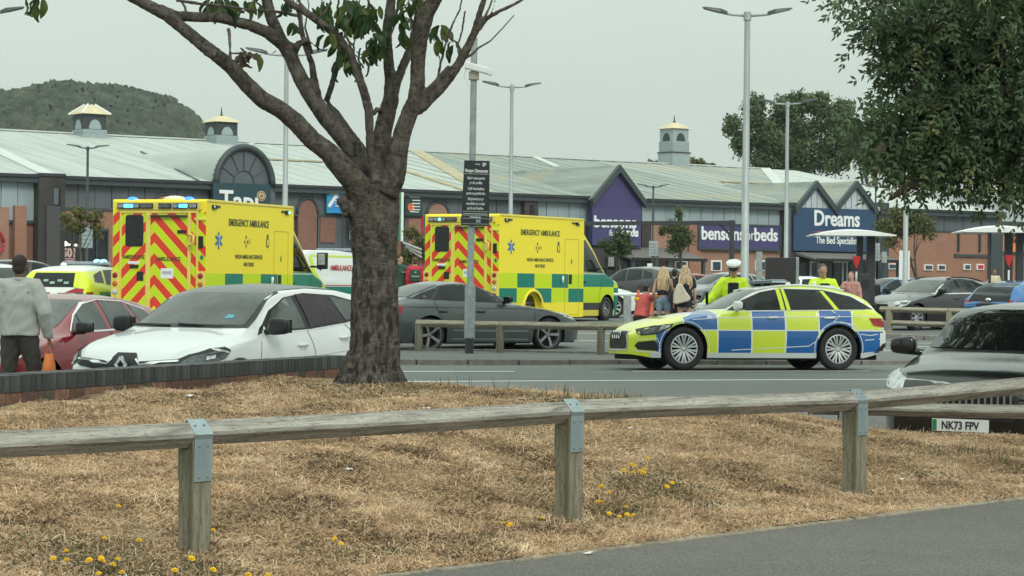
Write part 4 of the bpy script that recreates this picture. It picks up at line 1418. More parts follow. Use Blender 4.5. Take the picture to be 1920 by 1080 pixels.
def person(label, loc, rz, pose=None, skin=None, build=1.0, scale=1.0, vox=.011, top=None, sleeves=1.0, bottom=None, shorts=False, hair=None, shoes=None,
           group=None, hemz=.86, cat='person', topr=.03, hands=True, lean=0, no_top=False, skirt=None):
    P = dict(POSE)
    if pose:
        P.update(pose)
    skin = skin or m_skin
    r = thing('person', label, cat, loc, rz, group)
    r.scale = (scale,) * 3
    V = {k: Vector(v) for k, v in P.items() if isinstance(v, tuple)}
    B = build
    ch = []
    ch.append([(*V['pelvis'], .150 * B, .105 * B), (*(V['pelvis'].lerp(V['chest'], .4)), .130 * B, .10 * B), (*V['chest'], .150 * B, .11 * B), (*(V['chest'].lerp(V['neck'], .7)), .14 * B, .085 * B), (*V['neck'], .06, .06)])
    ch.append([(*V['neck'], .066, .066), (*(V['neck'].lerp(V['head'], .5)), .062, .064), (*V['head'], .06, .065)])
    for s_ in 'LR':
        ch.append([(*(V['chest'].lerp(V['neck'], .6)), .07 * B), (*V['sh' + s_], .058 * B), (*(V['sh' + s_].lerp(V['el' + s_], .5)), .050 * B), (*V['el' + s_], .040), (*(V['el' + s_].lerp(V['wr' + s_], .3)), .041), (*V['wr' + s_], .027)])
        ch.append([(*V['pelvis'], .10 * B), (*V['hip' + s_], .095 * B), (*(V['hip' + s_].lerp(V['kn' + s_], .5)), .078 * B), (*V['kn' + s_], .057), (*(V['kn' + s_].lerp(V['an' + s_], .3)), .058), (*V['an' + s_], .038)])
        ch.append([(*V['an' + s_], .042), (*(V['an' + s_].lerp(V['to' + s_], .5)), .042), (*V['to' + s_], .034)])
        if hands:
            d = V['wr' + s_] - V['el' + s_]
            hand(V['wr' + s_], d, (0, -1, 0) if abs(d.normalized().y) < .8 else (1, 0, 0), ch, 1.0)
    H = V['head']
    hdir = V['hd'] if False else None
    nod = P.get('nod', 0.0)
    turn = P.get('turn', 0.0)
    R = Matrix.Rotation(turn, 3, 'Z') @ Matrix.Rotation(nod, 3, 'X')
    def hp(x, y, z):
        return tuple(H + R @ Vector((x, y, z)))
    ells = [(hp(0, .012, .035), (.077, .097, .095)), (hp(0, -.025, -.03), (.058, .068, .075)), (hp(0, -.055, -.075), (.032, .03, .026)),
            (hp(0, -.100, -.012), (.013, .018, .022)), (hp(0, -.093, .012), (.010, .012, .022)),
            (hp(-.078, .01, 0), (.012, .020, .032)), (hp(.078, .01, 0), (.012, .020, .032)), (hp(0, -.084, -.048), (.024, .010, .006)), (hp(0, -.082, -.058), (.022, .010, .007)),
            (hp(-.030, -.082, .032), (.024, .010, .007)), (hp(.030, -.082, .032), (.024, .010, .007))]
    body = chainmesh('body', ch, vox, skin, r, ells=ells)
    e = MB()
    for q in (-.030, .030):
        e.ell(hp(q, -.080, .014), (.013, .008, .007))
    e.build('eyes', M('eye_dark', (.03, .025, .02), .3), r, smooth='all')
    tr = topr
    if top:
        c2 = [[(V['pelvis'].x, V['pelvis'].y, hemz, .165 * B + tr, .115 * B + tr), (*(V['pelvis'].lerp(V['chest'], .5)), .150 * B + tr, .11 * B + tr), (*V['chest'], .160 * B + tr, .115 * B + tr), (*(V['chest'].lerp(V['neck'], .75)), .13 * B + tr, .085 * B + tr), (*(V['neck'] - Vector((0, 0, .015))), .068, .068)]]
        for s_ in 'LR':
            a = [(*(V['chest'].lerp(V['neck'], .62)), .075 * B + tr * .7), (*V['sh' + s_], .062 * B + tr * .7), (*(V['sh' + s_].lerp(V['el' + s_], .5)), .054 * B + tr * .8)]
            if sleeves > .5:
                a += [(*V['el' + s_], .046 + tr * .8), (*(V['el' + s_].lerp(V['wr' + s_], .93 * sleeves)), .036 + tr * .6)]
            if sleeves > 0:
                c2.append(a)
        chainmesh('top', c2, vox * 1.1, top, r, 6)
    if bottom:
        c3 = []
        for s_ in 'LR':
            end = .42 if shorts else .92
            a = [(*V['pelvis'], .115 * B), (*V['hip' + s_], .105 * B), (*(V['hip' + s_].lerp(V['kn' + s_], .5 if not shorts else .45)), .092 * B)]
            if not shorts:
                a += [(*V['kn' + s_], .075), (*(V['kn' + s_].lerp(V['an' + s_], .5)), .068), (*(V['kn' + s_].lerp(V['an' + s_], .95)), .06)]
            c3.append(a)
        c3.append([(V['pelvis'].x, V['pelvis'].y, V['pelvis'].z + .08, .145 * B, .11 * B), (*V['pelvis'], .160 * B, .118 * B)])
        chainmesh('trousers' if not shorts else 'shorts', c3, vox * 1.1, bottom, r, 3)
    if shoes:
        c4 = []
        for s_ in 'LR':
            c4.append([(V['an' + s_].x, V['an' + s_].y + .03, V['an' + s_].z - .04, .05), (*(V['an' + s_].lerp(V['to' + s_], .5)), .05), (*V['to' + s_], .042)])
        chainmesh('shoes', c4, vox, shoes, r, 2)
    if hair:
        mh, style = hair
        if style == 'short':
            el = [(hp(0, .034, .060), (.081, .092, .084)), (hp(0, .058, .0), (.073, .060, .07))]
            chainmesh('hair', [], .010, mh, r, 2, ells=el)
        elif style == 'long':
            el = [(hp(0, .018, .05), (.090, .108, .10))]
            c5 = []
            for i in range(13):
                u = -1 + 2 * i / 12
                hb = hp(.085 * u, .05 + .04 * (1 - u * u), .02)
                c5.append([(*hb, .034), (H.x + .13 * u, H.y + .11 + .02 * (1 - u * u), H.z - .16, .030), (H.x + .145 * u + random.uniform(-.02, .02), H.y + .125, H.z - .34 + .03 * random.random(), .024), (H.x + .12 * u + random.uniform(-.02, .02), H.y + .115, H.z - .46 + .06 * random.random(), .010)])
            chainmesh('hair', c5, .010, mh, r, 2, ells=el)
    return r, V, hp
# ------------------------------------------------------------------ ground
def G(x, y):
    """height of the asphalt"""
    z = np.interp(y, [0, 28, 40, 44, 47, 53, 62, 72, 400], [0, 0, 0, .03, .05, .22, .42, .45, .45])
    left = np.clip((-2.6 - x) / 2.0, 0, 1) * np.clip((40 - y) / 8, 0, 1)
    right = np.clip((x - 2.2) / 2.0, 0, 1) * np.clip((29 - y) / 5, 0, 1)
    z = z - .14 * left - .17 * right
    rgt = np.clip((x - 6) / 4.0, 0, 1) * np.clip((y - 50) / 6, 0, 1)
    return z - .12 * rgt

def grid_mesh(name, xs, ys, zf, mat, keep=None, smooth=True):
    X, Y = np.meshgrid(xs, ys, indexing='ij')
    Z = zf(X, Y)
    nx, ny = len(xs), len(ys)
    vs = np.stack([X, Y, Z], -1).reshape(-1, 3)
    i, j = np.meshgrid(np.arange(nx - 1), np.arange(ny - 1), indexing='ij')
    a = (i * ny + j).ravel()
    q = np.stack([a, a + ny, a + ny + 1, a + 1], 1)
    if keep is not None:
        c = vs[q].mean(1)
        q = q[keep(c[:, 0], c[:, 1])]
        used = np.unique(q)
        mp = -np.ones(len(vs), int)
        mp[used] = np.arange(len(used))
        vs, q = vs[used], mp[q]
    me = bpy.data.meshes.new(name)
    me.vertices.add(len(vs))
    me.vertices.foreach_set('co', vs.ravel().astype(np.float32))
    me.loops.add(len(q) * 4)
    me.loops.foreach_set('vertex_index', q.ravel().astype(np.int32))
    me.polygons.add(len(q))
    me.polygons.foreach_set('loop_start', np.arange(0, len(q) * 4, 4, dtype=np.int32))
    me.polygons.foreach_set('loop_total', np.full(len(q), 4, np.int32))
    me.polygons.foreach_set('use_smooth', [smooth] * len(q))
    me.materials.append(mat)
    me.update(calc_edges=True)
    o = bpy.data.objects.new(name, me)
    COL.objects.link(o)
    return o

def asphalt(name, base, sc=1.0, fleck=.35):
    m, nt, b = bsdf_mat(name)
    L = nt.links
    tc = nt.nodes.new("ShaderNodeTexCoord")
    def nz(s, d=4, st=(1, 1, 1)):
        mp = nt.nodes.new("ShaderNodeMapping")
        mp.inputs['Scale'].default_value = st
        L.new(tc.outputs['Object'], mp.inputs[0])
        n = nt.nodes.new("ShaderNodeTexNoise")
        n.inputs['Scale'].default_value = s
        n.inputs['Detail'].default_value = d
        L.new(mp.outputs[0], n.inputs[0])
        return E(nt, n.outputs[0])
    big = nz(.35 * sc, 5, (.5, 1.6, 1))
    mid = nz(3.0 * sc, 5)
    fine = nz(110 * sc, 2)
    v = (big - .5) * .5 + (mid - .5) * .3 + (fine - .5) * (fleck * 2.4) + 1.0
    vm = nt.nodes.new("ShaderNodeVectorMath")
    vm.operation = 'SCALE'
    vm.inputs[0].default_value = base
    L.new(v.s, vm.inputs['Scale'])
    L.new(vm.outputs[0], b.inputs['Base Color'])
    b.inputs['Roughness'].default_value = .9
    b.inputs['Specular IOR Level'].default_value = .25
    bp = nt.nodes.new("ShaderNodeBump")
    bp.inputs['Strength'].default_value = .5
    bp.inputs['Distance'].default_value = .006
    L.new(fine.s, bp.inputs['Height'])
    L.new(bp.outputs[0], b.inputs['Normal'])
    return m

m_asph = asphalt('asphalt_car_park', (.165, .175, .167))
m_road = asphalt('asphalt_road', (.155, .17, .16), 1.0, .2)
m_side = asphalt('asphalt_old', (.19, .195, .185), 1.0, .45)
m_path = asphalt('asphalt_path', (.134, .127, .114), 1.0, 1.0)
m_conc = M('kerb_concrete', (.20, .19, .17), .85, var=.22, scale=5, bump=.3, bscale=60)
m_paintl = M('road_paint', (.66, .68, .66), .7, var=.12, scale=9, bump=.1)

yk = lambda x: 41.6 + .25 * x
def road_z(x, y):
    r = np.clip((y - (yk(x) - 3.0)) / 3.0, 0, 1)
    return G(x, y) * 0 + (-.17 * np.clip((x - 2.2) / 2.0, 0, 1) * np.clip((29 - y) / 5, 0, 1)) - .05 * r + .004

far_ys = np.concatenate([np.linspace(16, 80, 129), np.linspace(84, 400, 30), [600, 1000, 2500]])
far_xs = np.concatenate([[-1500, -500, -200, -100], np.linspace(-60, 60, 81), [100, 200, 500, 1500]])
base = kind(grid_mesh('car_park', far_xs, far_ys, lambda x, y: G(x, y) - .02 * ((y < yk(x)) & (y > 28)), m_asph), 'structure')
foreg = kind(grid_mesh('ground', np.linspace(-60, 60, 61), np.linspace(-30, 17, 40), lambda x, y: x * 0 - .25, m_side), 'structure')
# road sheet from the near bank to the far kerb (skewed grid)
def skew_sheet(name, f0, f1, x0, x1, nx, ny, zf, mat):
    u = np.linspace(x0, x1, nx)
    v = np.linspace(0, 1, ny)
    o = grid_mesh(name, u, v, lambda a, b: a * 0, mat)
    n = len(o.data.vertices)
    co = np.zeros(n * 3, np.float32)
    o.data.vertices.foreach_get('co', co)
    co = co.reshape(-1, 3)
    x, t = co[:, 0].copy(), co[:, 1].copy()
    y = f0(x) * (1 - t) + f1(x) * t
    co[:, 1] = y
    co[:, 2] = zf(x, y)
    o.data.vertices.foreach_set('co', co.ravel())
    o.data.update()
    return kind(o, 'structure')
skew_sheet('road', lambda x: 34.2 + .35 * x, yk, -2.2, 40, 60, 14, road_z, m_road)
skew_sheet('side_road', lambda x: x * 0 + 17.5, lambda x: 34.2 + .35 * x, -2.2, 40, 60, 30, lambda x, y: road_z(x, y) + .004, m_side)
EDGE = lambda x: 34.2 + .35 * x
skew_sheet('edge_line', EDGE, lambda x: EDGE(x) + .24, -2.1, 13, 40, 2, lambda x, y: road_z(x, y) + .009, m_paintl)
LANE = lambda x: 37.9 + .3 * x
for a, b_ in ((-2.1, .05), (2.05, 6.25), (8.4, 12)):
    skew_sheet('lane_line', LANE, lambda x: LANE(x) + .24, a, b_, 12, 2, lambda x, y: road_z(x, y) + .008, m_paintl)
# far footway, its kerb and the timber edging
fw = lambda x: np.minimum(46.2 - .3 * x, 60)
skew_sheet('footway', yk, lambda x: np.where(x < 3.0, 45.9 - .3 * x, yk(x) + .35), -14, 30, 120, 8, lambda x, y: x * 0 + .09, asphalt('asphalt_footway', (.155, .16, .155)))
def kerb_run(f, x0, x1, ztop, zbot, name, wdt=.14, seg=.92, grp=None):
    pr = thing(name, grp[0], 'kerb', (0, 0, 0), 0)
    x = x0
    while x < x1:
        xe = min(x + seg * .97, x1)
        b = MB()
        p0, p1 = Vector((x, f(x), 0)), Vector((xe, f(xe), 0))
        d = (p1 - p0)
        zz0, zz1 = ztop(x), ztop(xe)
        j = random.uniform(-.006, .006)
        n_ = Vector((-d.y, d.x, 0)).normalized() * wdt
        b.add([(*p0.xy, zbot(x)), (*p1.xy, zbot(xe)), (*(p1 + n_).xy, zbot(xe)), (*(p0 + n_).xy, zbot(x)),
               (*p0.xy, zz0 + j), (*p1.xy, zz1 + j), (*(p1 + n_).xy, zz1 + j), (*(p0 + n_).xy, zz0 + j)],
              [(0, 1, 2, 3), (4, 5, 6, 7), (0, 1, 5, 4), (1, 2, 6, 5), (2, 3, 7, 6), (3, 0, 4, 7)])
        b.build('kerb_stone', m_conc, pr, bevel=.012)
        x += seg
    return pr
kerb_run(lambda x: yk(x) - .14, -2.6, 13, lambda x: .094, lambda x: -.12, 'kerb', grp=['pale concrete kerb along the far side of the road, under the police car'])
kerb_run(lambda x: 56.0 - .25 * (x - 9), 8.2, 15.5, lambda x: G(x, 56.0) + .13, lambda x: 0, 'kerb', wdt=.5, grp=['wide pale kerb in front of the two-rail fence at the black estate car'])
kerb_run(lambda x: 46.05 - .3 * x, -2.4, 3.0, lambda x: .13, lambda x: 0, 'edging', wdt=.09, grp=['pale edging strip at the foot of the low rail by the grey saloon'])
for f, a, b_ in ((lambda x: 51.5 + .02 * x, 1.5, 3.4), (lambda x: 55 + 0 * x, 1.6, 3.4), (lambda x: 52.0 + .1 * x, 6.0, 11), (lambda x: 48.5 + .05 * x, 7.0, 9.0), (lambda x: 50.4 + .2 * (x - 7), 8.5, 10)):
    skew_sheet('bay_line', f, lambda x, f=f: f(x) + .16, a, b_, 8, 2, lambda x, y: G(x, y) + .006, m_paintl)

# ------------------------------------------------------------------ grass bank
CP = np.array([(-1.415, 10.3, .245), (.31, 12.1, .27), (2.087, 13.9, .244), (-.595, 9.84, .23), (1.89, 12.6, .23), (3.11, 13.9, .23), (-3.14, 8.5, .24), (-2.6, 7.6, .22), (5.6, 17.4, .06), (4.6, 15.4, .15),
               (.15, 16.5, .64), (1.0, 16.8, .62), (3.83, 18.3, .30), (2.85, 17.6, .39), (-1.07, 17.5, .69), (-3.2, 14.3, .68), (-1.5, 20.6, .60), (-2.4, 17.5, .67),
               (0, 20, .46), (0, 23.5, .1), (-.6, 26.5, -.1), (2, 20.5, .20), (2, 23.5, -.15), (4, 20.0, -.16), (5, 21.5, -.4), (-1.2, 24, .32), (6.5, 19.2, .0), (6.5, 22, -.5), (8, 19, -.1), (-4.3, 10.6, .58), (-5.2, 7.5, .5), (3, 26, -.5), (0, 30, -.5), (-2.0, 11.8, .42), (0, 14, .47), (2.2, 15.8, .43)])
def _tps(P):
    n = len(P)
    d = np.linalg.norm(P[:, None, :2] - P[None, :, :2], axis=-1)
    K = np.where(d > 0, d ** 2 * np.log(d + 1e-12), 0) + np.eye(n) * .6
    A = np.zeros((n + 3, n + 3))
    A[:n, :n] = K
    A[:n, n] = 1
    A[:n, n + 1:] = P[:, :2]
    A[n, :n] = 1
    A[n + 1:, :n] = P[:, :2].T
    return np.linalg.solve(A, np.concatenate([P[:, 2], [0, 0, 0]]))
_W = _tps(CP)
def Hm(x, y):
    x, y = np.asarray(x, float), np.asarray(y, float)
    sh = x.shape
    x, y = x.ravel(), y.ravel()
    out = np.zeros(len(x))
    for k in range(0, len(x), 20000):
        xx, yy = x[k:k + 20000], y[k:k + 20000]
        d = np.sqrt((xx[:, None] - CP[None, :, 0]) ** 2 + (yy[:, None] - CP[None, :, 1]) ** 2)
        U = np.where(d > 0, d ** 2 * np.log(d + 1e-12), 0)
        out[k:k + 20000] = U @ _W[:len(CP)] + _W[len(CP)] + xx * _W[-2] + yy * _W[-1]
    return out.reshape(sh)
FD = Vector((1.78, 1.8, 0)).normalized()       # fence direction
PE0 = np.array([-.595, 9.84]); PED = np.array([2.5, 2.72]); PED /= np.linalg.norm(PED); PEN = np.array([-PED[1], PED[0]])
W0 = np.array([-3.2, 14.3]); WD = np.array([1.72, 6.3]); WD /= np.linalg.norm(WD); WN = np.array([-WD[1], WD[0]])
def pathd(x, y):
    return (x - PE0[0]) * PEN[0] + (y - PE0[1]) * PEN[1]
def walld(x, y):
    return (x - W0[0]) * WN[0] + (y - W0[1]) * WN[1]
def lumps(x, y):
    s = np.zeros_like(x)
    for k, (fx, fy, ph, a) in enumerate([(2.1, 1.3, .3, .016), (-1.7, 2.9, 1.1, .014), (4.3, -3.1, 2.2, .009), (5.1, 6.7, .7, .007), (9.1, -7.3, 1.9, .004), (12.7, 11.1, .2, .003)]):
        s += a * np.sin(fx * x + fy * y + ph + 1.3 * np.sin(.7 * fy * x - .9 * fx * y))
    return s
def Hg(x, y):
    w = np.clip(pathd(x, y) / .4, 0, 1)
    return Hm(x, y) + lumps(x, y) * w

def straw_mat():
    m, nt, b = bsdf_mat('dry_turf')
    L = nt.links
    tc = nt.nodes.new("ShaderNodeTexCoord")
    def nz(s, d=4, st=(1, 1, 1)):
        mp = nt.nodes.new("ShaderNodeMapping"); mp.inputs['Scale'].default_value = st
        L.new(tc.outputs['Object'], mp.inputs[0])
        n = nt.nodes.new("ShaderNodeTexNoise"); n.inputs['Scale'].default_value = s; n.inputs['Detail'].default_value = d; n.inputs['Roughness'].default_value = .7
        L.new(mp.outputs[0], n.inputs[0])
        return n.outputs[0]
    r = nt.nodes.new("ShaderNodeValToRGB")
    e = r.color_ramp.elements
    e[0].position, e[0].color = .36, (.09, .066, .04, 1)
    e[1].position, e[1].color = .64, (.46, .35, .22, 1)
    x = e.new(.5); x.color = (.27, .20, .12, 1)
    L.new(nz(3.0, 10), r.inputs[0])
    g = nt.nodes.new("ShaderNodeValToRGB")
    g.color_ramp.elements[0].position, g.color_ramp.elements[1].position = .56, .70
    L.new(nz(.9, 5), g.inputs[0])
    mx = mixc(nt, E(nt, g.outputs[0]) * .5, r.outputs[0], (.13, .12, .06))
    L.new(mx, b.inputs['Base Color'])
    b.inputs['Roughness'].default_value = .95
    b.inputs['Specular IOR Level'].default_value = .1
    bp = nt.nodes.new("ShaderNodeBump"); bp.inputs['Strength'].default_value = .9; bp.inputs['Distance'].default_value = .03
    L.new(nz(28, 6), bp.inputs['Height'])
    L.new(bp.outputs[0], b.inputs['Normal'])
    return m
m_straw = straw_mat()
bank = kind(grid_mesh('grass_bank', np.arange(-8, 10, .06), np.arange(5, 30, .06), Hg, m_straw,
                      keep=lambda x, y: (pathd(x, y) > .045) & (walld(x, y) < .1) & ~((x > 3.2) & (y > 20.6)) & (y < 27)), 'structure')
path = kind(grid_mesh('path', np.arange(-16, 20, .25), np.arange(-8, 24, .25), lambda x, y: x * 0 + .215 + .0 * y, m_path,
                      keep=lambda x, y: (pathd(x, y) < .25)), 'structure')
# concrete edging between path and bank
b = MB()
for k in range(-8, 14):
    p0 = PE0 + PED * (k * .92)
    p1 = PE0 + PED * (k * .92 + .91)
    vs = []
    for z0, z1 in ((.1, .1), (.224, .224)):
        for p in (p0, p1):
            vs.append((p[0], p[1], z0))
        for p in (p1, p0):
            vs.append((p[0] + PEN[0] * .09, p[1] + PEN[1] * .09, z1))
    o = len(b.v)
    b.v += vs
    b.f += [tuple(i + o for i in f) for f in [(0, 1, 2, 3), (4, 5, 6, 7), (0, 1, 5, 4), (1, 2, 6, 5), (2, 3, 7, 6), (3, 0, 4, 7)]]
    b.m += [0] * 6
kind(b.build('path_edging', M('edging_concrete', (.30, .27, .21), .9, var=.3, scale=12, bump=.4)), 'structure')

def blades(name, n, region, lmin, lmax, wid, up, mats, zf, clump=None, seed=1, wts=None):
    r = np.random.default_rng(seed)
    x0, x1, y0, y1 = region
    P = np.zeros((0, 2))
    while len(P) < n:
        # more blades where the camera is near
        q = r.random((n * 2, 2))
        x, y = x0 + q[:, 0] * (x1 - x0), y0 + q[:, 1] * (y1 - y0)
        ok = (pathd(x, y) > .02) & (walld(x, y) < -.12) & ~((x > 3.2) & (y > 20.4))
        vis = np.abs(x) < y * .235 + .3
        ok &= vis & (r.random(len(x)) < np.clip((11.0 / y) ** 2, 0, 1))
        if clump is not None:
            ok &= clump(x, y, r)
        P = np.concatenate([P, np.stack([x[ok], y[ok]], 1)])
    P = P[:n]
    z = zf(P[:, 0], P[:, 1])
    az = r.random(n) * 2 * np.pi
    el = np.radians(r.uniform(up[0], up[1], n))
    ln = r.uniform(lmin, lmax, n)
    d = np.stack([np.cos(az) * np.cos(el), np.sin(az) * np.cos(el), np.sin(el)], 1)
    s = np.stack([-np.sin(az), np.cos(az), r.uniform(-.6, .6, n)], 1) * (wid * r.uniform(.6, 1.2, n))[:, None]
    b0 = np.concatenate([P, (z + r.uniform(-.004, .012, n))[:, None]], 1)
    mid = b0 + d * (ln * .5)[:, None] + np.array([0, 0, 1]) * (ln * .10)[:, None]
    tip = b0 + d * ln[:, None] - np.array([0, 0, 1]) * (ln * r.uniform(0, .35, n))[:, None]
    V = np.stack([b0 - s, b0 + s, mid + s * .8, mid - s * .8, tip], 1).reshape(-1, 3)
    k = np.arange(n) * 5
    F4 = np.stack([k, k + 1, k + 2, k + 3], 1)
    F3 = np.stack([k + 3, k + 2, k + 4], 1)
    loops = np.empty(n * 7, np.int32)
    li = loops.reshape(n, 7)
    li[:, :4], li[:, 4:] = F4, F3
    me = bpy.data.meshes.new(name)
    me.vertices.add(n * 5)
    me.vertices.foreach_set('co', V.ravel().astype(np.float32))
    me.loops.add(n * 7)
    me.loops.foreach_set('vertex_index', loops)
    me.polygons.add(n * 2)
    st = np.stack([np.arange(n) * 7, np.arange(n) * 7 + 4], 1).ravel().astype(np.int32)
    me.polygons.foreach_set('loop_start', st)
    me.polygons.foreach_set('loop_total', np.tile([4, 3], n).astype(np.int32))
    for m in mats:
        me.materials.append(m)
    # patches of tone
    t = r.random(n) * .75 + .5 * (.5 + 12 * lumps(P[:, 0] * 2.2 + 7, P[:, 1] * 2.2))
    mi = np.clip((t * len(mats) * .8).astype(int), 0, len(mats) - 1)
    if wts is not None:
        mi = r.choice(len(mats), n, p=wts)
    me.polygons.foreach_set('material_index', np.repeat(mi, 2).astype(np.int32))
    me.update(calc_edges=True)
    o = bpy.data.objects.new(name, me)
    COL.objects.link(o)
    return kind(o, 'stuff')

def leafmat(name, c, rough=.7, var=.25, tr=.3):
    m = M(name, c, rough, var=var, scale=4, spec=.25)
    nt = m.node_tree
    b = nt.nodes['Principled BSDF']
    if tr:
        t = nt.nodes.new('ShaderNodeBsdfTranslucent')
        t.inputs[0].default_value = (*[min(1, q * 1.3) for q in c], 1)
        mx = nt.nodes.new('ShaderNodeMixShader')
        mx.inputs[0].default_value = tr
        out = [q for q in nt.nodes if q.type == 'OUTPUT_MATERIAL'][0]
        nt.links.new(b.outputs[0], mx.inputs[1])
        nt.links.new(t.outputs[0], mx.inputs[2])
        nt.links.new(mx.outputs[0], out.inputs[0])
    return m
straws = [leafmat('straw_dark', (.14, .095, .055), .9), leafmat('straw_brown', (.39, .262, .155), .9), leafmat('straw_mid', (.60, .42, .265), .9), leafmat('straw_pale', (.71, .53, .355), .9), leafmat('straw_bleached', (.78, .64, .46), .9)]
greens = [leafmat('weed_green', (.085, .095, .045), .8), leafmat('weed_olive', (.17, .155, .08), .8), leafmat('weed_dark', (.05, .058, .035), .8)]
# ------------------------------------------------------------------ brick wall by the tree
wall = thing('brick_wall', 'low brick wall capped with dark upright coping bricks left of the tree', 'wall', (W0[0], W0[1], 0), math.atan2(WD[1], WD[0]))
m_cop = [M('coping_brick_%s' % k, c, .6, var=.3, scale=9, bump=.35, bscale=40) for k, c in (('a', (.045, .052, .054)), ('b', (.068, .074, .075)), ('c', (.035, .041, .044)))]
m_brk = [M('wall_brick_%s' % k, c, .85, var=.3, scale=14, bump=.5, bscale=50) for k, c in (('a', (.17, .085, .06)), ('b', (.11, .06, .045)), ('c', (.20, .11, .075)), ('d', (.09, .07, .055)))]
m_mort = M('mortar', (.13, .12, .10), .95, var=.2, scale=20)
def wtop(s): return .877 - .0088 * s
b = MB()
b.add([(-3, .0, .2), (6.6, .0, .2), (6.6, .205, .2), (-3, .205, .2), (-3, .0, wtop(-3) - .105), (6.6, .0, wtop(6.6) - .105), (6.6, .205, wtop(6.6) - .105), (-3, .205, wtop(-3) - .105)],
      [(0, 1, 2, 3), (4, 5, 6, 7), (0, 1, 5, 4), (1, 2, 6, 5), (2, 3, 7, 6), (3, 0, 4, 7)])
b.build('mortar_core', m_mort, wall)
bm_c = []
for mm in m_cop:
    q = MB(); q.box((0, 0, 0), (.0685, .222, .106)); bm_c.append(q.mesh('brick', mm))
bm_b = []
for mm in m_brk:
    q = MB(); q.box((0, 0, 0), (.215, .215, .065)); bm_b.append(q.mesh('brick', mm))
s_ = -1.6
while s_ < 6.6:
    o = bpy.data.objects.new('coping_brick', random.choice(bm_c)); COL.objects.link(o); o.parent = wall
    o.location = (s_, .102 + random.uniform(-.003, .003), wtop(s_) - .053 + random.uniform(-.002, .002))
    o.rotation_euler = (0, random.uniform(-.02, .02), random.uniform(-.012, .012))
    s_ += .0735
for row in range(4):
    s_ = -1.6 + .11 * (row % 2)
    while s_ < 6.5:
        o = bpy.data.objects.new('brick', random.choice(bm_b)); COL.objects.link(o); o.parent = wall
        o.location = (s_, .102 + random.uniform(-.004, .002), wtop(s_) - .106 - .04 - .075 * row)
        o.rotation_euler = (0, .0088, random.uniform(-.01, .01))
        s_ += .225

# ------------------------------------------------------------------ timber rails
def wood_mat(name, c1, c2, st=(1, 1, 1), c3=None):
    m, nt, b = bsdf_mat(name)
    L = nt.links
    tc = nt.nodes.new("ShaderNodeTexCoord")
    mp = nt.nodes.new("ShaderNodeMapping"); mp.inputs['Scale'].default_value = st
    L.new(tc.outputs['Object'], mp.inputs[0])
    n = nt.nodes.new("ShaderNodeTexNoise"); n.inputs['Scale'].default_value = 1.0; n.inputs['Detail'].default_value = 9; n.inputs['Roughness'].default_value = .72; n.inputs['Distortion'].default_value = .6
    L.new(mp.outputs[0], n.inputs[0])
    r = nt.nodes.new("ShaderNodeValToRGB")
    r.color_ramp.elements[0].position, r.color_ramp.elements[0].color = .34, (*c1, 1)
    r.color_ramp.elements[1].position, r.color_ramp.elements[1].color = .66, (*c2, 1)
    L.new(n.outputs[0], r.inputs[0])
    # weathered cracks
    n2 = nt.nodes.new("ShaderNodeTexNoise"); n2.inputs['Scale'].default_value = 3.2; n2.inputs['Detail'].default_value = 6; n2.inputs['Distortion'].default_value = 1.2
    L.new(mp.outputs[0], n2.inputs[0])
    v = (E(nt, n2.outputs[0]) - .5).abs().lt(.018)
    c = mixc(nt, v * .55, r.outputs[0], tuple(q * .35 for q in c1))
    L.new(c, b.inputs['Base Color'])
    b.inputs['Roughness'].default_value = .88
    b.inputs['Specular IOR Level'].default_value = .2
    bp = nt.nodes.new("ShaderNodeBump"); bp.inputs['Strength'].default_value = .7; bp.inputs['Distance'].default_value = .01
    L.new(n.outputs[0], bp.inputs['Height']); L.new(bp.outputs[0], b.inputs['Normal'])
    return m
m_railw = wood_mat('weathered_rail', (.14, .13, .108), (.47, .45, .40), (1.6, 22, 22))
m_postw = wood_mat('weathered_post', (.10, .098, .062), (.30, .275, .215), (20, 20, 1.3))
m_railfar = wood_mat('weathered_rail_far', (.20, .18, .13), (.42, .39, .31), (2, 14, 14))
m_zinc = M('zinc_strap', (.33, .40, .42), .42, .55, var=.16, scale=7, stretch=(1, 1, .4), bump=.15)

def rail_mesh(Ln, sz=.092, seed=0, wob=.004):
    """squared rail turned on its edge, along +x"""
    r = random.Random(seed)
    vs, fs = [], []
    n = max(2, int(Ln / .12))
    ph = r.random() * 9
    m = 8
    for i in range(n + 1):
        x = Ln * i / n
        for k in range(4):
            a = math.pi / 2 * k
            for e in (-.16, .16):
                rr = sz * .7071 * (1 - .045) * (1 + .02 * math.sin(x * 2.3 + ph + k) + r.uniform(-.012, .012))
                vs.append((x, rr * math.cos(a + e) + wob * math.sin(x * 1.7 + ph), rr * math.sin(a + e) + wob * math.sin(x * 1.3 + ph)))
    for i in range(n):
        for k in range(m):
            fs.append((i * m + k, i * m + (k + 1) % m, (i + 1) * m + (k + 1) % m, (i + 1) * m + k))
    fs += [tuple(range(m)), tuple(n * m + k for k in range(m - 1, -1, -1))]
    b = MB(); b.add(vs, fs)
    return b

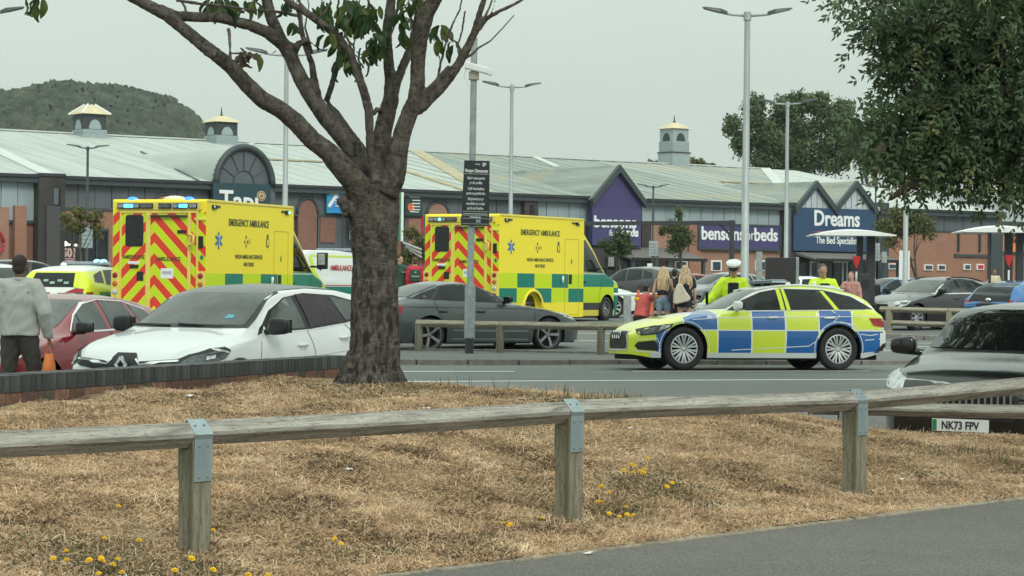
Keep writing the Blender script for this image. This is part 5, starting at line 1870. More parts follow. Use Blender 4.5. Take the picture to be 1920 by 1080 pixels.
def knee_rail(name, label, pts, hpost, sz, psz, mat_r, mat_p, strap=True, lower=False, ends=(0, 0), zoff=0.0):
    root = thing(name, label, 'fence', pts[0])
    o0 = Vector(pts[0])
    P = [Vector(p) for p in pts]
    for i, p in enumerate(P):
        q = P[i + 1] if i + 1 < len(P) else P[i]
        pr = P[i] if i + 1 < len(P) else P[i - 1]
        d = (q - pr) if i + 1 < len(P) else (P[i] - P[i - 1])
        an = math.atan2(d.y, d.x)
        b = MB()
        top = hpost - sz * .48
        h0 = -.25
        w = psz / 2
        # post with a vee cut for the rail
        prof = [(-w, h0), (w, h0), (w, top + .0), (w * .9, top + .045), (0, top - .035), (-w * .9, top + .045), (-w, top)]
        b.prism(prof, lambda a_, z_, c_: (c_ - w, a_, z_), psz)
        po = b.build('post', mat_p, root, bevel=.006)
        po.location = p - o0
        po.rotation_euler = (0, 0, an)
        if strap:
            b = MB()
            t = .004
            r0 = sz * .7071 + .004
            zc = hpost
            for sg in (-1, 1):
                b.add([(-w * .95, sg * 0, zc + r0), (w * .95, sg * 0, zc + r0), (w * .95, sg * r0, zc), (-w * .95, sg * r0, zc),
                       (-w * .95, sg * (w + .003), zc - .02), (w * .95, sg * (w + .003), zc - .02), (w * .95, sg * (w + .003), zc - .21), (-w * .95, sg * (w + .003), zc - .21)],
                      [(0, 1, 2, 3), (3, 2, 5, 4), (4, 5, 6, 7)])
            st = b.build('strap', m_zinc, po)
            md = st.modifiers.new('s', 'SOLIDIFY'); md.thickness = .004; md.offset = 1
            b = MB()
            for xx in (-.025, .025):
                for dz in (-.05, -.19, ):
                    b.ell((xx, -(w + .009), zc + dz), (.006, .004, .006), 8, 5)
                b.ell((xx, -.03, zc + r0 - .022), (.006, .006, .005), 8, 5)
            b.build('nail', m_alloyd, st)
    for i in range(len(P) - 1):
        for lv, zz in ((0, hpost), (1, hpost * .42)) if lower else ((0, hpost),):
            a, c = P[i], P[i + 1]
            e0 = ends[0] if i == 0 else 0
            e1 = ends[1] if i == len(P) - 2 else 0
            d = (c - a); Ln = d.length; d.normalize()
            b = rail_mesh(Ln + e0 + e1 - .006, sz, seed=i * 3 + lv)
            ro = b.build('rail', mat_r, root, smooth=True)
            ro.location = a - o0 - d * e0 + Vector((0, 0, zz - (.0 if not lv else 0)))
            ro.rotation_euler = (0, -math.asin(d.z), math.atan2(d.y, d.x))
    return root
fd = Vector((1.7505, 1.8, 0))
PF = [Vector((-1.415, 10.3, .245)), Vector((.31, 12.1, .262)), Vector((2.087, 13.9, .248))]
near_pts = [PF[0] - (PF[1] - PF[0]), *PF, PF[2] + (PF[2] - PF[1])]
near_pts[0].z, near_pts[-1].z = .245, .30
knee_rail('knee_rail_fence', 'weathered timber knee rail fence with zinc straps along the grass bank beside the path', near_pts, .556, .084, .106, m_railw, m_postw)
knee_rail('knee_rail_fence', 'short weathered timber rail low behind the bank, across the nose of the glossy black car', [(2.75, 18.9, -.02), (4.6, 18.9, -.03), (6.4, 18.9, -.04)], .50, .085, .10, m_railw, m_postw, ends=(.3, 0))
knee_rail('knee_rail_fence', 'pale timber knee rail beyond the road in front of the grey saloon', [(x, 45.4 - .3 * x, .1) for x in (-1.86, -.23, 1.75, 3.7)], .54, .11, .13, m_railfar, m_postw, strap=False, ends=(.05, 0))
knee_rail('two_rail_fence', 'two-rail timber fence in front of the black estate car', [(9.76, 59.3, .28), (11.15, 58.4, .27), (13.1, 57.3, .25), (15, 56.3, .25)], .60, .11, .14, m_railfar, m_railfar, strap=False, lower=True, ends=(.25, 0))
# ------------------------------------------------------------------ retail building
TH = rad(36.4)
CT, ST = math.cos(TH), math.sin(TH)
BY0 = 144.0
def yh(px): return HORIZON + .0105 * (px - 960)
def bxy(px, P=0.0):
    k = (px - 960) / FPX
    Y = (BY0 + P / CT) / (1 - math.tan(TH) * k)
    return k * Y, Y
def bt(px, P=0.0):
    X, Y = bxy(px, P)
    return X * CT + (Y - BY0) * ST
def bz(px, py, P=0.0):
    return 1.5 + (yh(px) - py) * bxy(px, P)[1] / FPX

def streak(name, c1, c2, c3=None, fx=.8):
    m, nt, b = bsdf_mat(name)
    L = nt.links
    tc = nt.nodes.new("ShaderNodeTexCoord")
    def nz(s, st, d=5):
        mp = nt.nodes.new("ShaderNodeMapping"); mp.inputs['Scale'].default_value = st
        L.new(tc.outputs['Object'], mp.inputs[0])
        n = nt.nodes.new("ShaderNodeTexNoise"); n.inputs['Scale'].default_value = s; n.inputs['Detail'].default_value = d; n.inputs['Roughness'].default_value = .7
        L.new(mp.outputs[0], n.inputs[0])
        return n.outputs[0]
    r = nt.nodes.new("ShaderNodeValToRGB")
    r.color_ramp.elements[0].position, r.color_ramp.elements[0].color = .35, (*c1, 1)
    r.color_ramp.elements[1].position, r.color_ramp.elements[1].color = .65, (*c2, 1)
    L.new(nz(1.0, (fx, .09, .09), 7), r.inputs[0])
    c = r.outputs[0]
    if c3:
        g = E(nt, nz(.12, (1, 1.6, 1), 4))
        c = mixc(nt, (g - .52) * 5.0 * 1.0 if False else ((g - .5) * 6.0)._op('MINIMUM', .75).mx(0.0), c, c3)
    L.new(c, b.inputs['Base Color'])
    b.inputs['Roughness'].default_value = .75
    x, y, z = coords(nt)
    w = (x * 3.0).frac()
    bp = nt.nodes.new("ShaderNodeBump"); bp.inputs['Strength'].default_value = .35; bp.inputs['Distance'].default_value = .03
    L.new(w.lt(.2).s, bp.inputs['Height']); L.new(bp.outputs[0], b.inputs['Normal'])
    return m
m_roofw = streak('roof_pale', (.37, .415, .385), (.47, .51, .48))
m_roofl = streak('roof_lichen', (.17, .21, .19), (.33, .375, .345), (.34, .325, .24), 1.6)
m_roofb = streak('roof_bright', (.44, .48, .45), (.54, .57, .54))
m_cap = M('roof_capping', (.42, .36, .23), .7, var=.2, scale=1.5)
m_capw = M('roof_capping_white', (.55, .59, .56), .7, var=.08)
m_fas = M('fascia_dark', (.045, .06, .065), .5, var=.12)
m_clad = M('cladding_grey', (.105, .12, .135), .5, var=.10, scale=.6, stretch=(1, 1, .3))
m_cladl = M('cladding_pale', (.30, .37, .39), .5, var=.10, scale=.6, stretch=(1, 1, .3))
m_cladw = M('cladding_white', (.50, .56, .58), .5, var=.06, scale=.6)
m_pier = M('pier_dark_brick', (.05, .045, .043), .85, var=.25, scale=.9, bump=.2)
def bigbrick(name, c1, c2):
    m, nt, b = bsdf_mat(name)
    tc = nt.nodes.new("ShaderNodeTexCoord")
    mp = nt.nodes.new("ShaderNodeMapping"); mp.inputs['Rotation'].default_value = (rad(90), 0, 0)
    nt.links.new(tc.outputs['Object'], mp.inputs[0])
    t = nt.nodes.new("ShaderNodeTexBrick")
    t.inputs['Scale'].default_value = 4.4
    t.inputs['Brick Width'].default_value = 1.0; t.inputs['Row Height'].default_value = .33; t.inputs['Mortar Size'].default_value = .03
    t.inputs['Color1'].default_value = (*c1, 1); t.inputs['Color2'].default_value = (*c2, 1); t.inputs['Mortar'].default_value = (.27, .2, .16, 1)
    nt.links.new(mp.outputs[0], t.inputs[0])
    n = nt.nodes.new("ShaderNodeTexNoise"); n.inputs['Scale'].default_value = .5
    nt.links.new(tc.outputs['Object'], n.inputs[0])
    c = mixc(nt, (E(nt, n.outputs[0]) - .4) * .8, t.outputs[0], tuple(q * .75 for q in c1))
    nt.links.new(c, b.inputs['Base Color'])
    b.inputs['Roughness'].default_value = .9
    return m
m_brick = bigbrick('facade_brick', (.30, .135, .085), (.36, .17, .11))
m_brickp = bigbrick('facade_brick_pale', (.33, .175, .125), (.38, .21, .15))
m_brickr = bigbrick('facade_brick_red', (.20, .085, .06), (.25, .11, .08))
m_shop = M('shop_glass', (.025, .03, .035), .12, var=.6, scale=.35)
m_purple = M('sign_purple', (.060, .050, .155), .55, var=.04)
m_navyb = M('sign_navy', (.025, .062, .135), .55, var=.04)
m_teal = M('sign_dark_green', (.018, .055, .07), .55, var=.04)
m_canr = M('canopy_roof', (.16, .15, .14), .8, var=.2, scale=1.5, stretch=(3, .4, 1))

bld = thing('retail_building', 'long brick and grey clad retail park building with white roofs and small roof turrets', 'building', (0, BY0, 0), TH)
def bb(x0, x1, y0, y1, z0, z1, mat, name, par=bld, bevel=0):
    b = MB(); b.box2((x0, y0, z0), (x1, y1, z1))
    return b.build(name, mat, par, bevel=bevel)
def seg(p0, p1, t, bot, y0, y1, mat, name, par=bld):
    """box given by pixel columns and rows (rows read at the segment's middle)"""
    pm = (p0 + p1) / 2
    return bb(bt(p0), bt(p1), y0, y1, bz(pm, bot) if bot is not None else .3, bz(pm, t), mat, name, par)
EZ = 7.0
tL, tR = -62.0, bt(1873)
# walls: back plane with openings, then projecting brickwork
bb(tL, tR, .3, .6, .3, 6.6, m_brick, 'wall')
for p0, p1, mat in ((-160, 62, m_cladl), (112, 390, m_clad), (505, 975, m_clad), (1001, 1107, m_cladl), (1202, 1460, m_cladl), (1640, 1873, m_clad)):
    t0, t1 = bt(p0), bt(p1)
    n = max(1, round((t1 - t0) / .98))
    zt = EZ - .40
    pm = (p0 + p1) / 2
    zb = {-160: 4.55, 112: bz(200, 391), 505: bz(640, 403), 1001: 4.3, 1202: bz(1300, 420), 1640: bz(1760, 432)}[p0]
    for i in range(n):
        a = t0 + (t1 - t0) * i / n
        bb(a + .02, a + (t1 - t0) / n - .02, -.02 - .02 * (i % 2), .28, zb, zt, mat, 'cladding_panel')
    bb(t0, t1, -.1, .3, zb - .16, zb, m_fas, 'cladding_trim')
# fascia / gutter
for p0, p1, z in ((-160, 62, EZ + .02), (62, 112, EZ + .1), (112, 392, EZ), (503, 1107, EZ), (1202, 1485, EZ), (1640, 1873, EZ)):
    bb(bt(p0), bt(p1), -.55, .3, z - .42, z, m_fas, 'fascia')
    bb(bt(p0), bt(p1), -.66, -.552, z - .14, z + .03, m_darkm, 'gutter')
# brickwork and piers
seg(-160, 14, 386, None, -.12, .28, m_brickp, 'wall_panel'); seg(22, 44, 386, None, -.35, .28, m_brick, 'pilaster'); seg(44, 62, 388, None, .1, .29, m_brickr, 'wall_panel'); seg(14, 22, 388, None, .1, .29, m_brickr, 'wall_panel')
seg(62, 112, 332, None, -.6, .28, m_pier, 'pier'); seg(76, 101, 386, None, -.72, -.6, M('pier_panel', (.07, .068, .07), .8), 'pier_panel'); seg(89, 99, 354, 384, -.70, -.6, m_clad, 'pier_recess'); seg(98, 101, 354, 386, -.78, -.6, m_black, 'pier_line')
seg(112, 200, 393, 428, -.05, .28, m_brick, 'wall_panel'); seg(112, 200, 432, None, -.12, .2, m_shop, 'shop_window')
seg(112, 200, 428, 433, -.2, .2, m_fas, 'window_header')
for p in (112, 134, 156, 178, 199):
    seg(p - 1, p + 1, 432, None, -.2, -.1, m_fas, 'window_mullion')
seg(200, 392, 393, None, -.05, .28, m_brick, 'wall_panel')
seg(392, 400, 344, None, -.5, .28, m_fas, 'pier'); seg(497, 506, 344, None, -.5, .28, m_clad, 'pier')
seg(506, 552, 404, None, .05, .28, m_clad, 'wall_panel'); seg(595, 640, 404, None, -.02, .28, m_clad, 'wall_panel'); seg(598, 627, 408, 455, -.1, .0, m_brickr, 'brick_infill')
seg(640, 655, 403, None, -.15, .28, m_clad, 'wall_panel')
def arch(p0, p1, ptop, pspring, mat, name, y=-.12):
    t0, t1 = bt(p0), bt(p1)
    pm = (p0 + p1) / 2
    zs, zt = bz(pm, pspring), bz(pm, ptop)
    c, r = (t0 + t1) / 2, (t1 - t0) / 2
    P = [(t0, .3), (t1, .3)] + [(c + r * math.cos(a), zs + (zt - zs) * math.sin(a)) for a in np.linspace(0, math.pi, 17)]
    b = MB(); b.prism(P, lambda a, z, d: (a, y + d, z), .25)
    b.build(name, mat, bld)
    b = MB()
    b.tube([(c + (r + .06) * math.cos(a), y, zs + (zt - zs + .06) * math.sin(a)) for a in np.linspace(0, math.pi, 17)], .09, 6)
    b.build('arch_surround', m_fas, bld, smooth='all')
arch(556, 591, 374, 400, m_brickr, 'brick_arch'); arch(286, 322, 366, 390, m_brickp, 'brick_arch'); arch(799, 836, 381, 402, m_brickp, 'brick_arch')
seg(756, 790, 405, None, -.1, .28, m_clad, 'wall_panel'); seg(762, 786, 410, None, -.16, -.1, m_brick, 'brick_infill'); seg(786, 790, 405, None, -.2, .2, M('post_red', (.4, .02, .03), .5), 'door_post')
seg(790, 975, 404, None, .0, .28, m_clad, 'wall_panel'); seg(975, 1001, 366, None, -.4, .28, m_pier, 'pier'); seg(985, 993, 384, 400, -.46, -.38, m_black, 'pier_recess')
seg(1001, 1107, 420, None, -.02, .28, m_clad, 'wall_panel')
seg(1202, 1218, 420, None, -.05, .28, m_pier, 'wall_panel'); seg(1218, 1296, 422, None, -.1, .28, m_brickp, 'wall_panel'); seg(1286, 1307, 420, None, -.3, .28, m_brick, 'pilaster'); seg(1307, 1460, 422, None, -.1, .28, m_brickp, 'wall_panel')
seg(1460, 1485, 380, None, -.5, .3, m_pier, 'pier'); seg(1466, 1470, 382, None, -.58, -.49, m_clad, 'pier_panel')
seg(1485, 1640, 472, None, -.02, .28, m_shop, 'shop_window')
for p in (1487, 1518, 1530, 1562, 1578, 1586, 1612, 1638):
    seg(p - 1, p + 1, 488, None, -.12, -.02, m_white if p in (1518, 1530, 1578, 1586) else m_fas, 'window_mullion')
seg(1516, 1532, 490, 493, -.14, -.02, m_white, 'door_header'); seg(1560, 1588, 490, 493, -.14, -.02, m_white, 'door_header')
seg(1640, 1873, 434, None, -.05, .28, m_brick, 'wall_panel')
seg(1640, 1660, 380, None, -.3, .28, m_fas, 'pier')
for p in (1794, 1834):
    seg(p - 1.5, p + 1.5, 436, 472, -.2, -.06, m_fas, 'wall_fin')
seg(1787, 1850, 477, 482, -.2, -.06, m_fas, 'wall_band')
seg(1850, 1873, 432, None, -.35, .28, m_fas, 'pier')
for p0, p1, a in ((1662, 1683, 494), (1730, 1746, 496), (1755, 1770, 496), (1804, 1817, 495), (1828, 1842, 495)):
    fr = seg(p0, p1, a, a + 11, -.16, -.05, m_white, 'poster_frame')
    seg(p0 + 2, p1 - 2, a + 2, a + 9, -.2, -.17, M('poster_dark', (.05, .06, .09), .5, var=.6, scale=2) if p0 != 1828 else M('poster_red', (.5, .03, .04), .5), 'poster', fr)
for p0, p1 in ((1262, 1286), (1330, 1350), (1413, 1433)):
    fr = seg(p0, p1, 488, 508, -.16, -.1, m_white, 'poster_frame')
    seg(p0 + 3, p1 - 3, 491, 506, -.2, -.17, M('poster_navy', (.03, .04, .07), .4, var=.7, scale=2), 'poster', fr)
# roofs
def roofz(y): return EZ + (y + .4) * (10.87 - EZ) / 22.4
def roof(pts, mat, name):
    """pts: list of (t, depth) on the front slope"""
    b = MB()
    vs = [(t, y, roofz(y)) for t, y in pts]
    n = len(vs)
    b.add(vs + [(v[0], v[1], v[2] - .2) for v in vs], [tuple(range(n)), tuple(range(2 * n - 1, n - 1, -1))] + [(i, (i + 1) % n, (i + 1) % n + n, i + n) for i in range(n)])
    return b.build(name, mat, bld)
R1, R2 = bt(775, 22), bt(1432, 22)
roof([(tL, -.45), (bt(902), -.45), (R1, 22), (tL, 22)], m_roofw, 'roof')
roof([(bt(902), -.45), (bt(1485), -.45), (R2, 22), (R1, 22)], m_roofl, 'roof')
roof([(bt(1485), -.45), (bt(1873), -.45), (bt(1873), 22), (R2, 22)], m_roofb, 'roof')
b = MB()
b.add([(tL, 22, 10.87), (tR, 22, 10.87), (tR, 44, 7), (tL, 44, 7)], [(0, 1, 2, 3)])
b.build('rear_roof', m_roofw, bld)
bb(tL, tR, 43.6, 44, .3, 6.9, m_brick, 'rear_wall')
for q_ in (tL, tR - .3):
    b = MB(); b.prism([(-.1, .3), (43.6, .3), (43.6, 6.9), (22, 10.7), (-.1, 6.6)], lambda a, z, d: (q_ + d, a, z), .3)
    b.build('end_wall', m_brick, bld)
def strip(p, q, wdt, mat, name='roof_capping', h=.09):
    b = MB()
    a, c = Vector((p[0], p[1], roofz(p[1]) + .01)), Vector((q[0], q[1], roofz(q[1]) + .01))
    d = (c - a).normalized(); n_ = Vector((-d.y, d.x, 0)) * wdt / 2
    b.add([a - n_, a + n_, c + n_, c - n_, a - n_ + Vector((0, 0, h)), a + n_ + Vector((0, 0, h)), c + n_ + Vector((0, 0, h)), c - n_ + Vector((0, 0, h))],
          [(3, 2, 1, 0), (4, 5, 6, 7), (0, 1, 5, 4), (1, 2, 6, 5), (2, 3, 7, 6), (3, 0, 4, 7)])
    b.build(name, mat, bld)
strip((bt(902), -.4), (R1, 22), 1.0, m_cap); strip((bt(1485), -.3), (R2, 22), .8, m_capw)
strip((tL, 21.8), (R1, 21.8), .5, m_capw); strip((R1, 21.8), (R2, 21.8), .5, m_capw)
strip((bt(85), -.3), (bt(-40, 14), 14), .9, m_capw); strip((bt(365), -.3), (bt(262, 13), 13), .12, m_clad); strip((bt(870), -.3), (bt(700, 14), 14), .5, m_cap)
strip((bt(470, 21), 21), (bt(310, 21), 12), .35, m_capw)
strip((bt(1040, 16), 16), (bt(1010, 21), 21.6), .5, m_capw); strip((bt(1350, 11), 11), (bt(1515, 11), 11), .5, m_cap); strip((bt(500, 12), 12), (bt(640, 12), 12), .5, m_cap)
t_ = tL + 1
while t_ < tR - .5:     # standing seams down the slope
    b = MB(); b.add([(t_ + a, y_, roofz(y_) + h_) for y_ in (-.42, 21.7) for a, h_ in ((-.035, 0), (0, .045), (.035, 0))], [(0, 1, 4, 3), (1, 2, 5, 4)])
    b.build('roof_seam', m_roofw if t_ < bt(880) else m_roofl if t_ < bt(1470) else m_roofb, bld)
    t_ += 1.55
# barrel vault over the carpet shop
tc_, tr_ = (bt(392) + bt(500)) / 2, (bt(500) - bt(392)) / 2
zt_ = bz(446, 275)
zb_ = bz(446, 346)
def vault(rx, rz, y0, y1, n=24):
    vs, fs = [], []
    for y in (y0, y1):
        for a in np.linspace(0, math.pi, n):
            vs.append((tc_ + rx * math.cos(a), y, zb_ + rz * math.sin(a)))
    for i in range(n - 1):
        fs.append((i, i + 1, n + i + 1, n + i))
    return vs, fs
b = MB(); vs, fs = vault(tr_, zt_ - zb_, -.55, 13.5); b.add(vs, fs)
b.build('vault_roof', m_roofw, bld, smooth='all')
b = MB(); P = [(tc_ + tr_ * math.cos(a), zb_ + (zt_ - zb_) * math.sin(a)) for a in np.linspace(0, math.pi, 25)]
b.prism(P, lambda a, z, d: (a, -.5 + d, z), .3); vf = b.build('vault_face', m_clad, bld)
b = MB()
b.tube([(tc_ + (tr_ - .05) * math.cos(a), -.62, zb_ + (zt_ - zb_ - .05) * math.sin(a)) for a in np.linspace(0, math.pi, 25)], .20, 8)
b.build('vault_rim', m_fas, vf, smooth='all')
for a in np.linspace(0, math.pi, 7)[1:-1]:
    b = MB(); b.tube([(tc_ + .36 * tr_ * math.cos(a), -.52, zb_ + .36 * (zt_ - zb_) * math.sin(a)), (tc_ + .95 * tr_ * math.cos(a), -.52, zb_ + .95 * (zt_ - zb_) * math.sin(a))], .035, 5)
    b.build('fan_rib', m_fas, vf)
b = MB(); b.tube([(tc_ + .36 * tr_ * math.cos(a), -.52, zb_ + .36 * (zt_ - zb_) * math.sin(a)) for a in np.linspace(0, math.pi, 17)], .045, 5); b.build('fan_arc', m_fas, vf)
# gables
def gable(p0, p1, pa, ya, ye, y, face, mroof, back, name='gable', cut=None):
    t0, t1 = bt(p0, y), bt(p1, y)
    ta = (t0 + t1) / 2
    za, ze = bz(pa, ya), bz(pa, ye)
    zb = cut if cut is not None else .3
    b = MB(); b.prism([(t0 + .05, zb), (t1 - .05, zb), (t1 - .05, ze - .25), (ta, za - .35), (t0 + .05, ze - .25)], lambda a, z, d: (a, y + d, z), .35)
    g = b.build(name, face, bld)
    b = MB()
    o = .12
    b.add([(t0 - o, y - .3, ze - .1), (ta, y - .3, za), (ta, back, za), (t0 - o, back, ze - .1), (t1 + o, y - .3, ze - .1), (t1 + o, back, ze - .1)], [(0, 1, 2, 3), (1, 4, 5, 2)])
    rf = b.build('gable_roof', mroof, bld)
    md = rf.modifiers.new('s', 'SOLIDIFY'); md.thickness = .15; md.offset = -1
    for q in ((t0 - o, ze - .1), (t1 + o, ze - .1)):
        b = MB()
        a, c = Vector((q[0], y - .36, q[1])), Vector((ta, y - .36, za))
        n_ = Vector((0, 0, .42))
        b.add([a - n_, c - n_, c + n_ * .12, a + n_ * .12, a - n_ + Vector((0, .3, 0)), c - n_ + Vector((0, .3, 0)), c + n_ * .12 + Vector((0, .3, 0)), a + n_ * .12 + Vector((0, .3, 0))],
              [(0, 1, 2, 3), (7, 6, 5, 4), (0, 4, 5, 1), (1, 5, 6, 2), (2, 6, 7, 3), (3, 7, 4, 0)])
        b.build('barge_board', m_fas, bld)
    return g, t0, t1, za, ze
gable(1107, 1202, 1155, 312, 374, -.8, m_purple, m_roofl, 13.5, cut=bz(1155, 463))
bb(bt(1107, -.8), bt(1202, -.8), -.75, .28, .3, bz(1155, 464), m_pier, 'wall_panel')
for a_, c_, e_ in ((1487, 1562, 1523), (1562, 1637, 1600)):
    g, t0, t1, za, ze = gable(a_, c_, e_, 341, 390, -.5, m_cladw, m_roofl, 12, cut=bz(e_, 392))
    for k in range(1, 7):
        tt = t0 + (t1 - t0) * k / 7
        hh = (za - .5 - ze) * (1 - abs(2 * k / 7 - 1)) + ze - .2
        bb(tt - .02, tt + .02, -.515, -.5, bz(e_, 391), hh, m_clad, 'panel_joint', g)
# canopies
def canopy(p0, p1, ptop, pbot, y, name='canopy'):
    t0, t1 = bt(p0), bt(p1); pm = (p0 + p1) / 2
    z1, z0 = bz(pm, ptop), bz(pm, pbot)
    b = MB(); b.prism([(-.1, z1), (-.1, z1 - .2), (y, z0 - .12), (y, z0)], lambda a, z, d: (t0 + d, a, z), t1 - t0)
    c = b.build(name, m_canr, bld)
    bb(t0, t1, y - .1, y, z0 - .16, z0 + .03, m_black, 'canopy_edge', c)
    for f in (.03, .5, .97):
        bb(t0 + (t1 - t0) * f - .1, t0 + (t1 - t0) * f + .1, y, y + .2, .3, z0 - .1, m_fas, 'canopy_post', c)
canopy(1128, 1268, 464, 485, -3.0); canopy(1480, 1640, 472, 487, -2.6)
bb(bt(1120), bt(1200), -.9, -.8, .4, bz(1160, 484), m_shop, 'shop_window')
# next unit, set back
bb(tR, tR + 26, .8, 1.1, .3, 6.2, m_brick, 'wall')
bb(tR, tR + 26, .4, 1.1, 5.5, 6.2, m_cladw, 'fascia'); bb(tR, tR + 26, .3, .4, 6.1, 6.4, m_fas, 'gutter')
b = MB(); b.add([(tR, .3, 6.4), (tR + 26, .3, 6.4), (tR + 26, 20, 9.6), (tR, 20, 9.6)], [(0, 1, 2, 3)]); b.build('roof', streak('roof_grey', (.20, .22, .22), (.28, .30, .30)), bld)
# turrets
m_louv = M('louvre_grey', (.30, .36, .37), .6, var=.1)
m_tdark = M('turret_dark', (.035, .045, .05), .6)
m_troof = M('turret_roof', (.62, .53, .34), .6, var=.12, scale=2)
def turret(px, P, pbase, ptop, peave, pdark, light, skirt):
    t = bt(px, P)
    z0, z1, ze, zd = bz(px, pbase, P), bz(px, ptop, P), bz(px, peave, P), bz(px, pdark, P)
    w = .80
    tb = MB(); tb.box2((t - w * 1.05, P - w * 1.05, z0 - .5), (t + w * 1.05, P + w * 1.05, zd))
    c = tb.build('turret', m_louv if light else m_louv, bld)
    n = int((zd - z0) / .24)
    for k in range(n):
        z = z0 + .24 * k
        b = MB(); b.box((t, P, z + .1), (w * 2.16, w * 2.16, .05)); b.box((t, P, z + .2), (w * 2.12, w * 2.12, .02))
        b.build('louvre', m_louv, c)
    b = MB(); b.box2((t - w, P - w, zd), (t + w, P + w, ze)); b.build('belfry', m_tdark if not light else m_louv, c)
    for fx, fy in ((0, -1), (-1, 0)):
        r = w * .55
        Pp = [(r * math.cos(a), zd + .03 + (ze - zd) * .62 * math.sin(a)) for a in np.linspace(0, math.pi, 13)]
        b = MB()
        if fy:
            b.prism(Pp, lambda a, z, d: (t + a, P - w - .02 + d, z), .05)
        else:
            b.prism(Pp, lambda a, z, d: (t - w - .02 + d, P + a, z), .05)
        b.build('arched_louvre', m_louv if not light else m_tdark, c)
    if skirt:
        b = MB(); b.box2((t - w * 1.12, P - w * 1.12, z0 - .6), (t + w * 1.12, P + w * 1.12, z0 + .55 * (zd - z0))); b.build('turret_skirt', m_louv, c)
        b = MB(); b.box((t, P, z0 + .55 * (zd - z0)), (w * 2.4, w * 2.4, .08)); b.build('ledge', m_tdark, c)
    ev = w * 1.28
    zr = z1 - (.35 if ptop != 197 else 0)
    b = MB(); f = .12
    b.add([(t - ev, P - ev, ze), (t + ev, P - ev, ze), (t + ev, P + ev, ze), (t - ev, P + ev, ze), (t - f * 2, P - f * 2, zr), (t + f * 2, P - f * 2, zr), (t + f * 2, P + f * 2, zr), (t - f * 2, P + f * 2, zr)],
          [(3, 2, 1, 0), (0, 1, 5, 4), (1, 2, 6, 5), (2, 3, 7, 6), (3, 0, 4, 7), (4, 5, 6, 7)])
    rf = b.build('turret_roof', m_troof, c)
    if ptop == 197:
        b = MB()
        for sx, sy in ((-1, -1), (1, -1), (1, 1), (-1, 1)):
            b.tube([(t + sx * ev, P + sy * ev, ze + .03), (t + sx * .25, P + sy * .25, zr + .03)], .07, 5)
        b.build('hip_trim', m_white, rf)
    else:
        b = MB(); b.tube([(t, P, zr - .02), (t, P, zr + .15), (t, P, z1 + .25)], [.16, .06, .02], 8); b.build('finial', m_tdark, rf)
turret(165, 21.0, 252, 197, 215, 244, False, False); turret(412, 21.0, 269, 208, 230, 255, False, False); turret(1261, 22.0, 312, 222, 242, 266, True, True)

# ------------------------------------------------------------------ signs on the building
def sign(label, p0, p1, py0, py1, y, mat, name='shop_sign', dep=.12, frame=None):
    t0, t1 = bt(p0, y), bt(p1, y); pm = (p0 + p1) / 2
    z1, z0 = bz(pm, py0), bz(pm, py1)
    c = Vector(((t0 + t1) / 2, y, (z0 + z1) / 2))
    w = Vector((c.x * CT - c.y * ST, BY0 + c.x * ST + c.y * CT, c.z))
    r = thing(name, label, 'sign', w, TH)
    W, H = t1 - t0, z1 - z0
    b = MB(); b.box((0, 0, 0), (W, dep, H)); b.build('sign_panel', mat, r, bevel=.01)
    if frame:
        b = MB()
        for a in (-1, 1):
            b.box((a * W / 2, -.02, 0), (.12, dep + .06, H + .12)); b.box((0, -.02, a * H / 2), (W + .12, dep + .05, .12))
        b.build('sign_frame', frame, r)
    return r, W, H, -dep / 2 - .02
RF = (rad(90), 0, 0)
m_cream = M('sign_cream', (.72, .66, .5), .5); m_gold = M('sign_gold', (.50, .34, .16), .5, var=.3, scale=3)
r, W, H, y = sign('dark green shop sign reading Tapi with a gold rolled carpet dot', 397, 504, 345, 420, -.75, m_teal)
text('Tap\u0131', H * .70, (-.05 * W, y, -.17 * H), RF, m_white, 'lettering', r, .03, .03, .92)
b = MB(); b.tube([(.335 * W, y - .03, .20 * H), (.335 * W, y, .20 * H)], .30, 20); d_ = b.build('carpet_roll_disc', m_gold, r, smooth=True)
for q in (.22, .14, .06):
    b = MB(); b.tube([(.335 * W + q * math.cos(a), y - .04, .20 * H + q * math.sin(a)) for a in np.linspace(.3, 5.9, 17)], .018, 5); b.build('roll_ring', m_teal if q != .14 else m_cream, d_)
r, W, H, y = sign('purple gable sign reading bensons for beds, small for', 1109, 1200, 392, 461, -.95, m_purple, dep=.06)
text('bensons', 1.02, (-.04 * W, y, -.01 * H), RF, m_white, 'lettering', r, .03, .03, 1.05)
text('for', .56, (-.09 * W, y, -.24 * H), RF, m_white, 'lettering', r, .03, .0, 1.0, shear=.2)
text('beds', .74, (.26 * W, y, -.24 * H), RF, m_white, 'lettering', r, .03, .03, 1.05)
r, W, H, y = sign('long purple sign reading bensons for beds on the brick front', 1308, 1461, 422, 468, -.3, m_purple, frame=m_fas)
text('bensons', 1.22, (-.215 * W, y, -.12 * H), RF, m_white, 'lettering', r, .03, .03, .96)
text('for', 1.12, (.10 * W, y, -.12 * H), RF, m_white, 'lettering', r, .03, -.01, .8)
text('beds', 1.22, (.315 * W, y, -.12 * H), RF, m_white, 'lettering', r, .03, .03, .96)
r, W, H, y = sign('large navy sign reading Dreams The Bed Specialist under twin gables', 1486, 1638, 392, 472, -.62, m_navyb)
text('Dreams', 1.50, (.02 * W, y, .10 * H), RF, m_white, 'lettering', r, .03, .035, .93)
text('The Bed Specialist', .70, (.02 * W, y, -.32 * H), RF, m_white, 'lettering', r, .02, .008, .78)
b = MB()
N_ = 16
up = [(-.30 * W + .62 * W * i / N_, -.055 * H + .05 * H * math.sin(math.pi * i / N_ * .8)) for i in range(N_ + 1)]
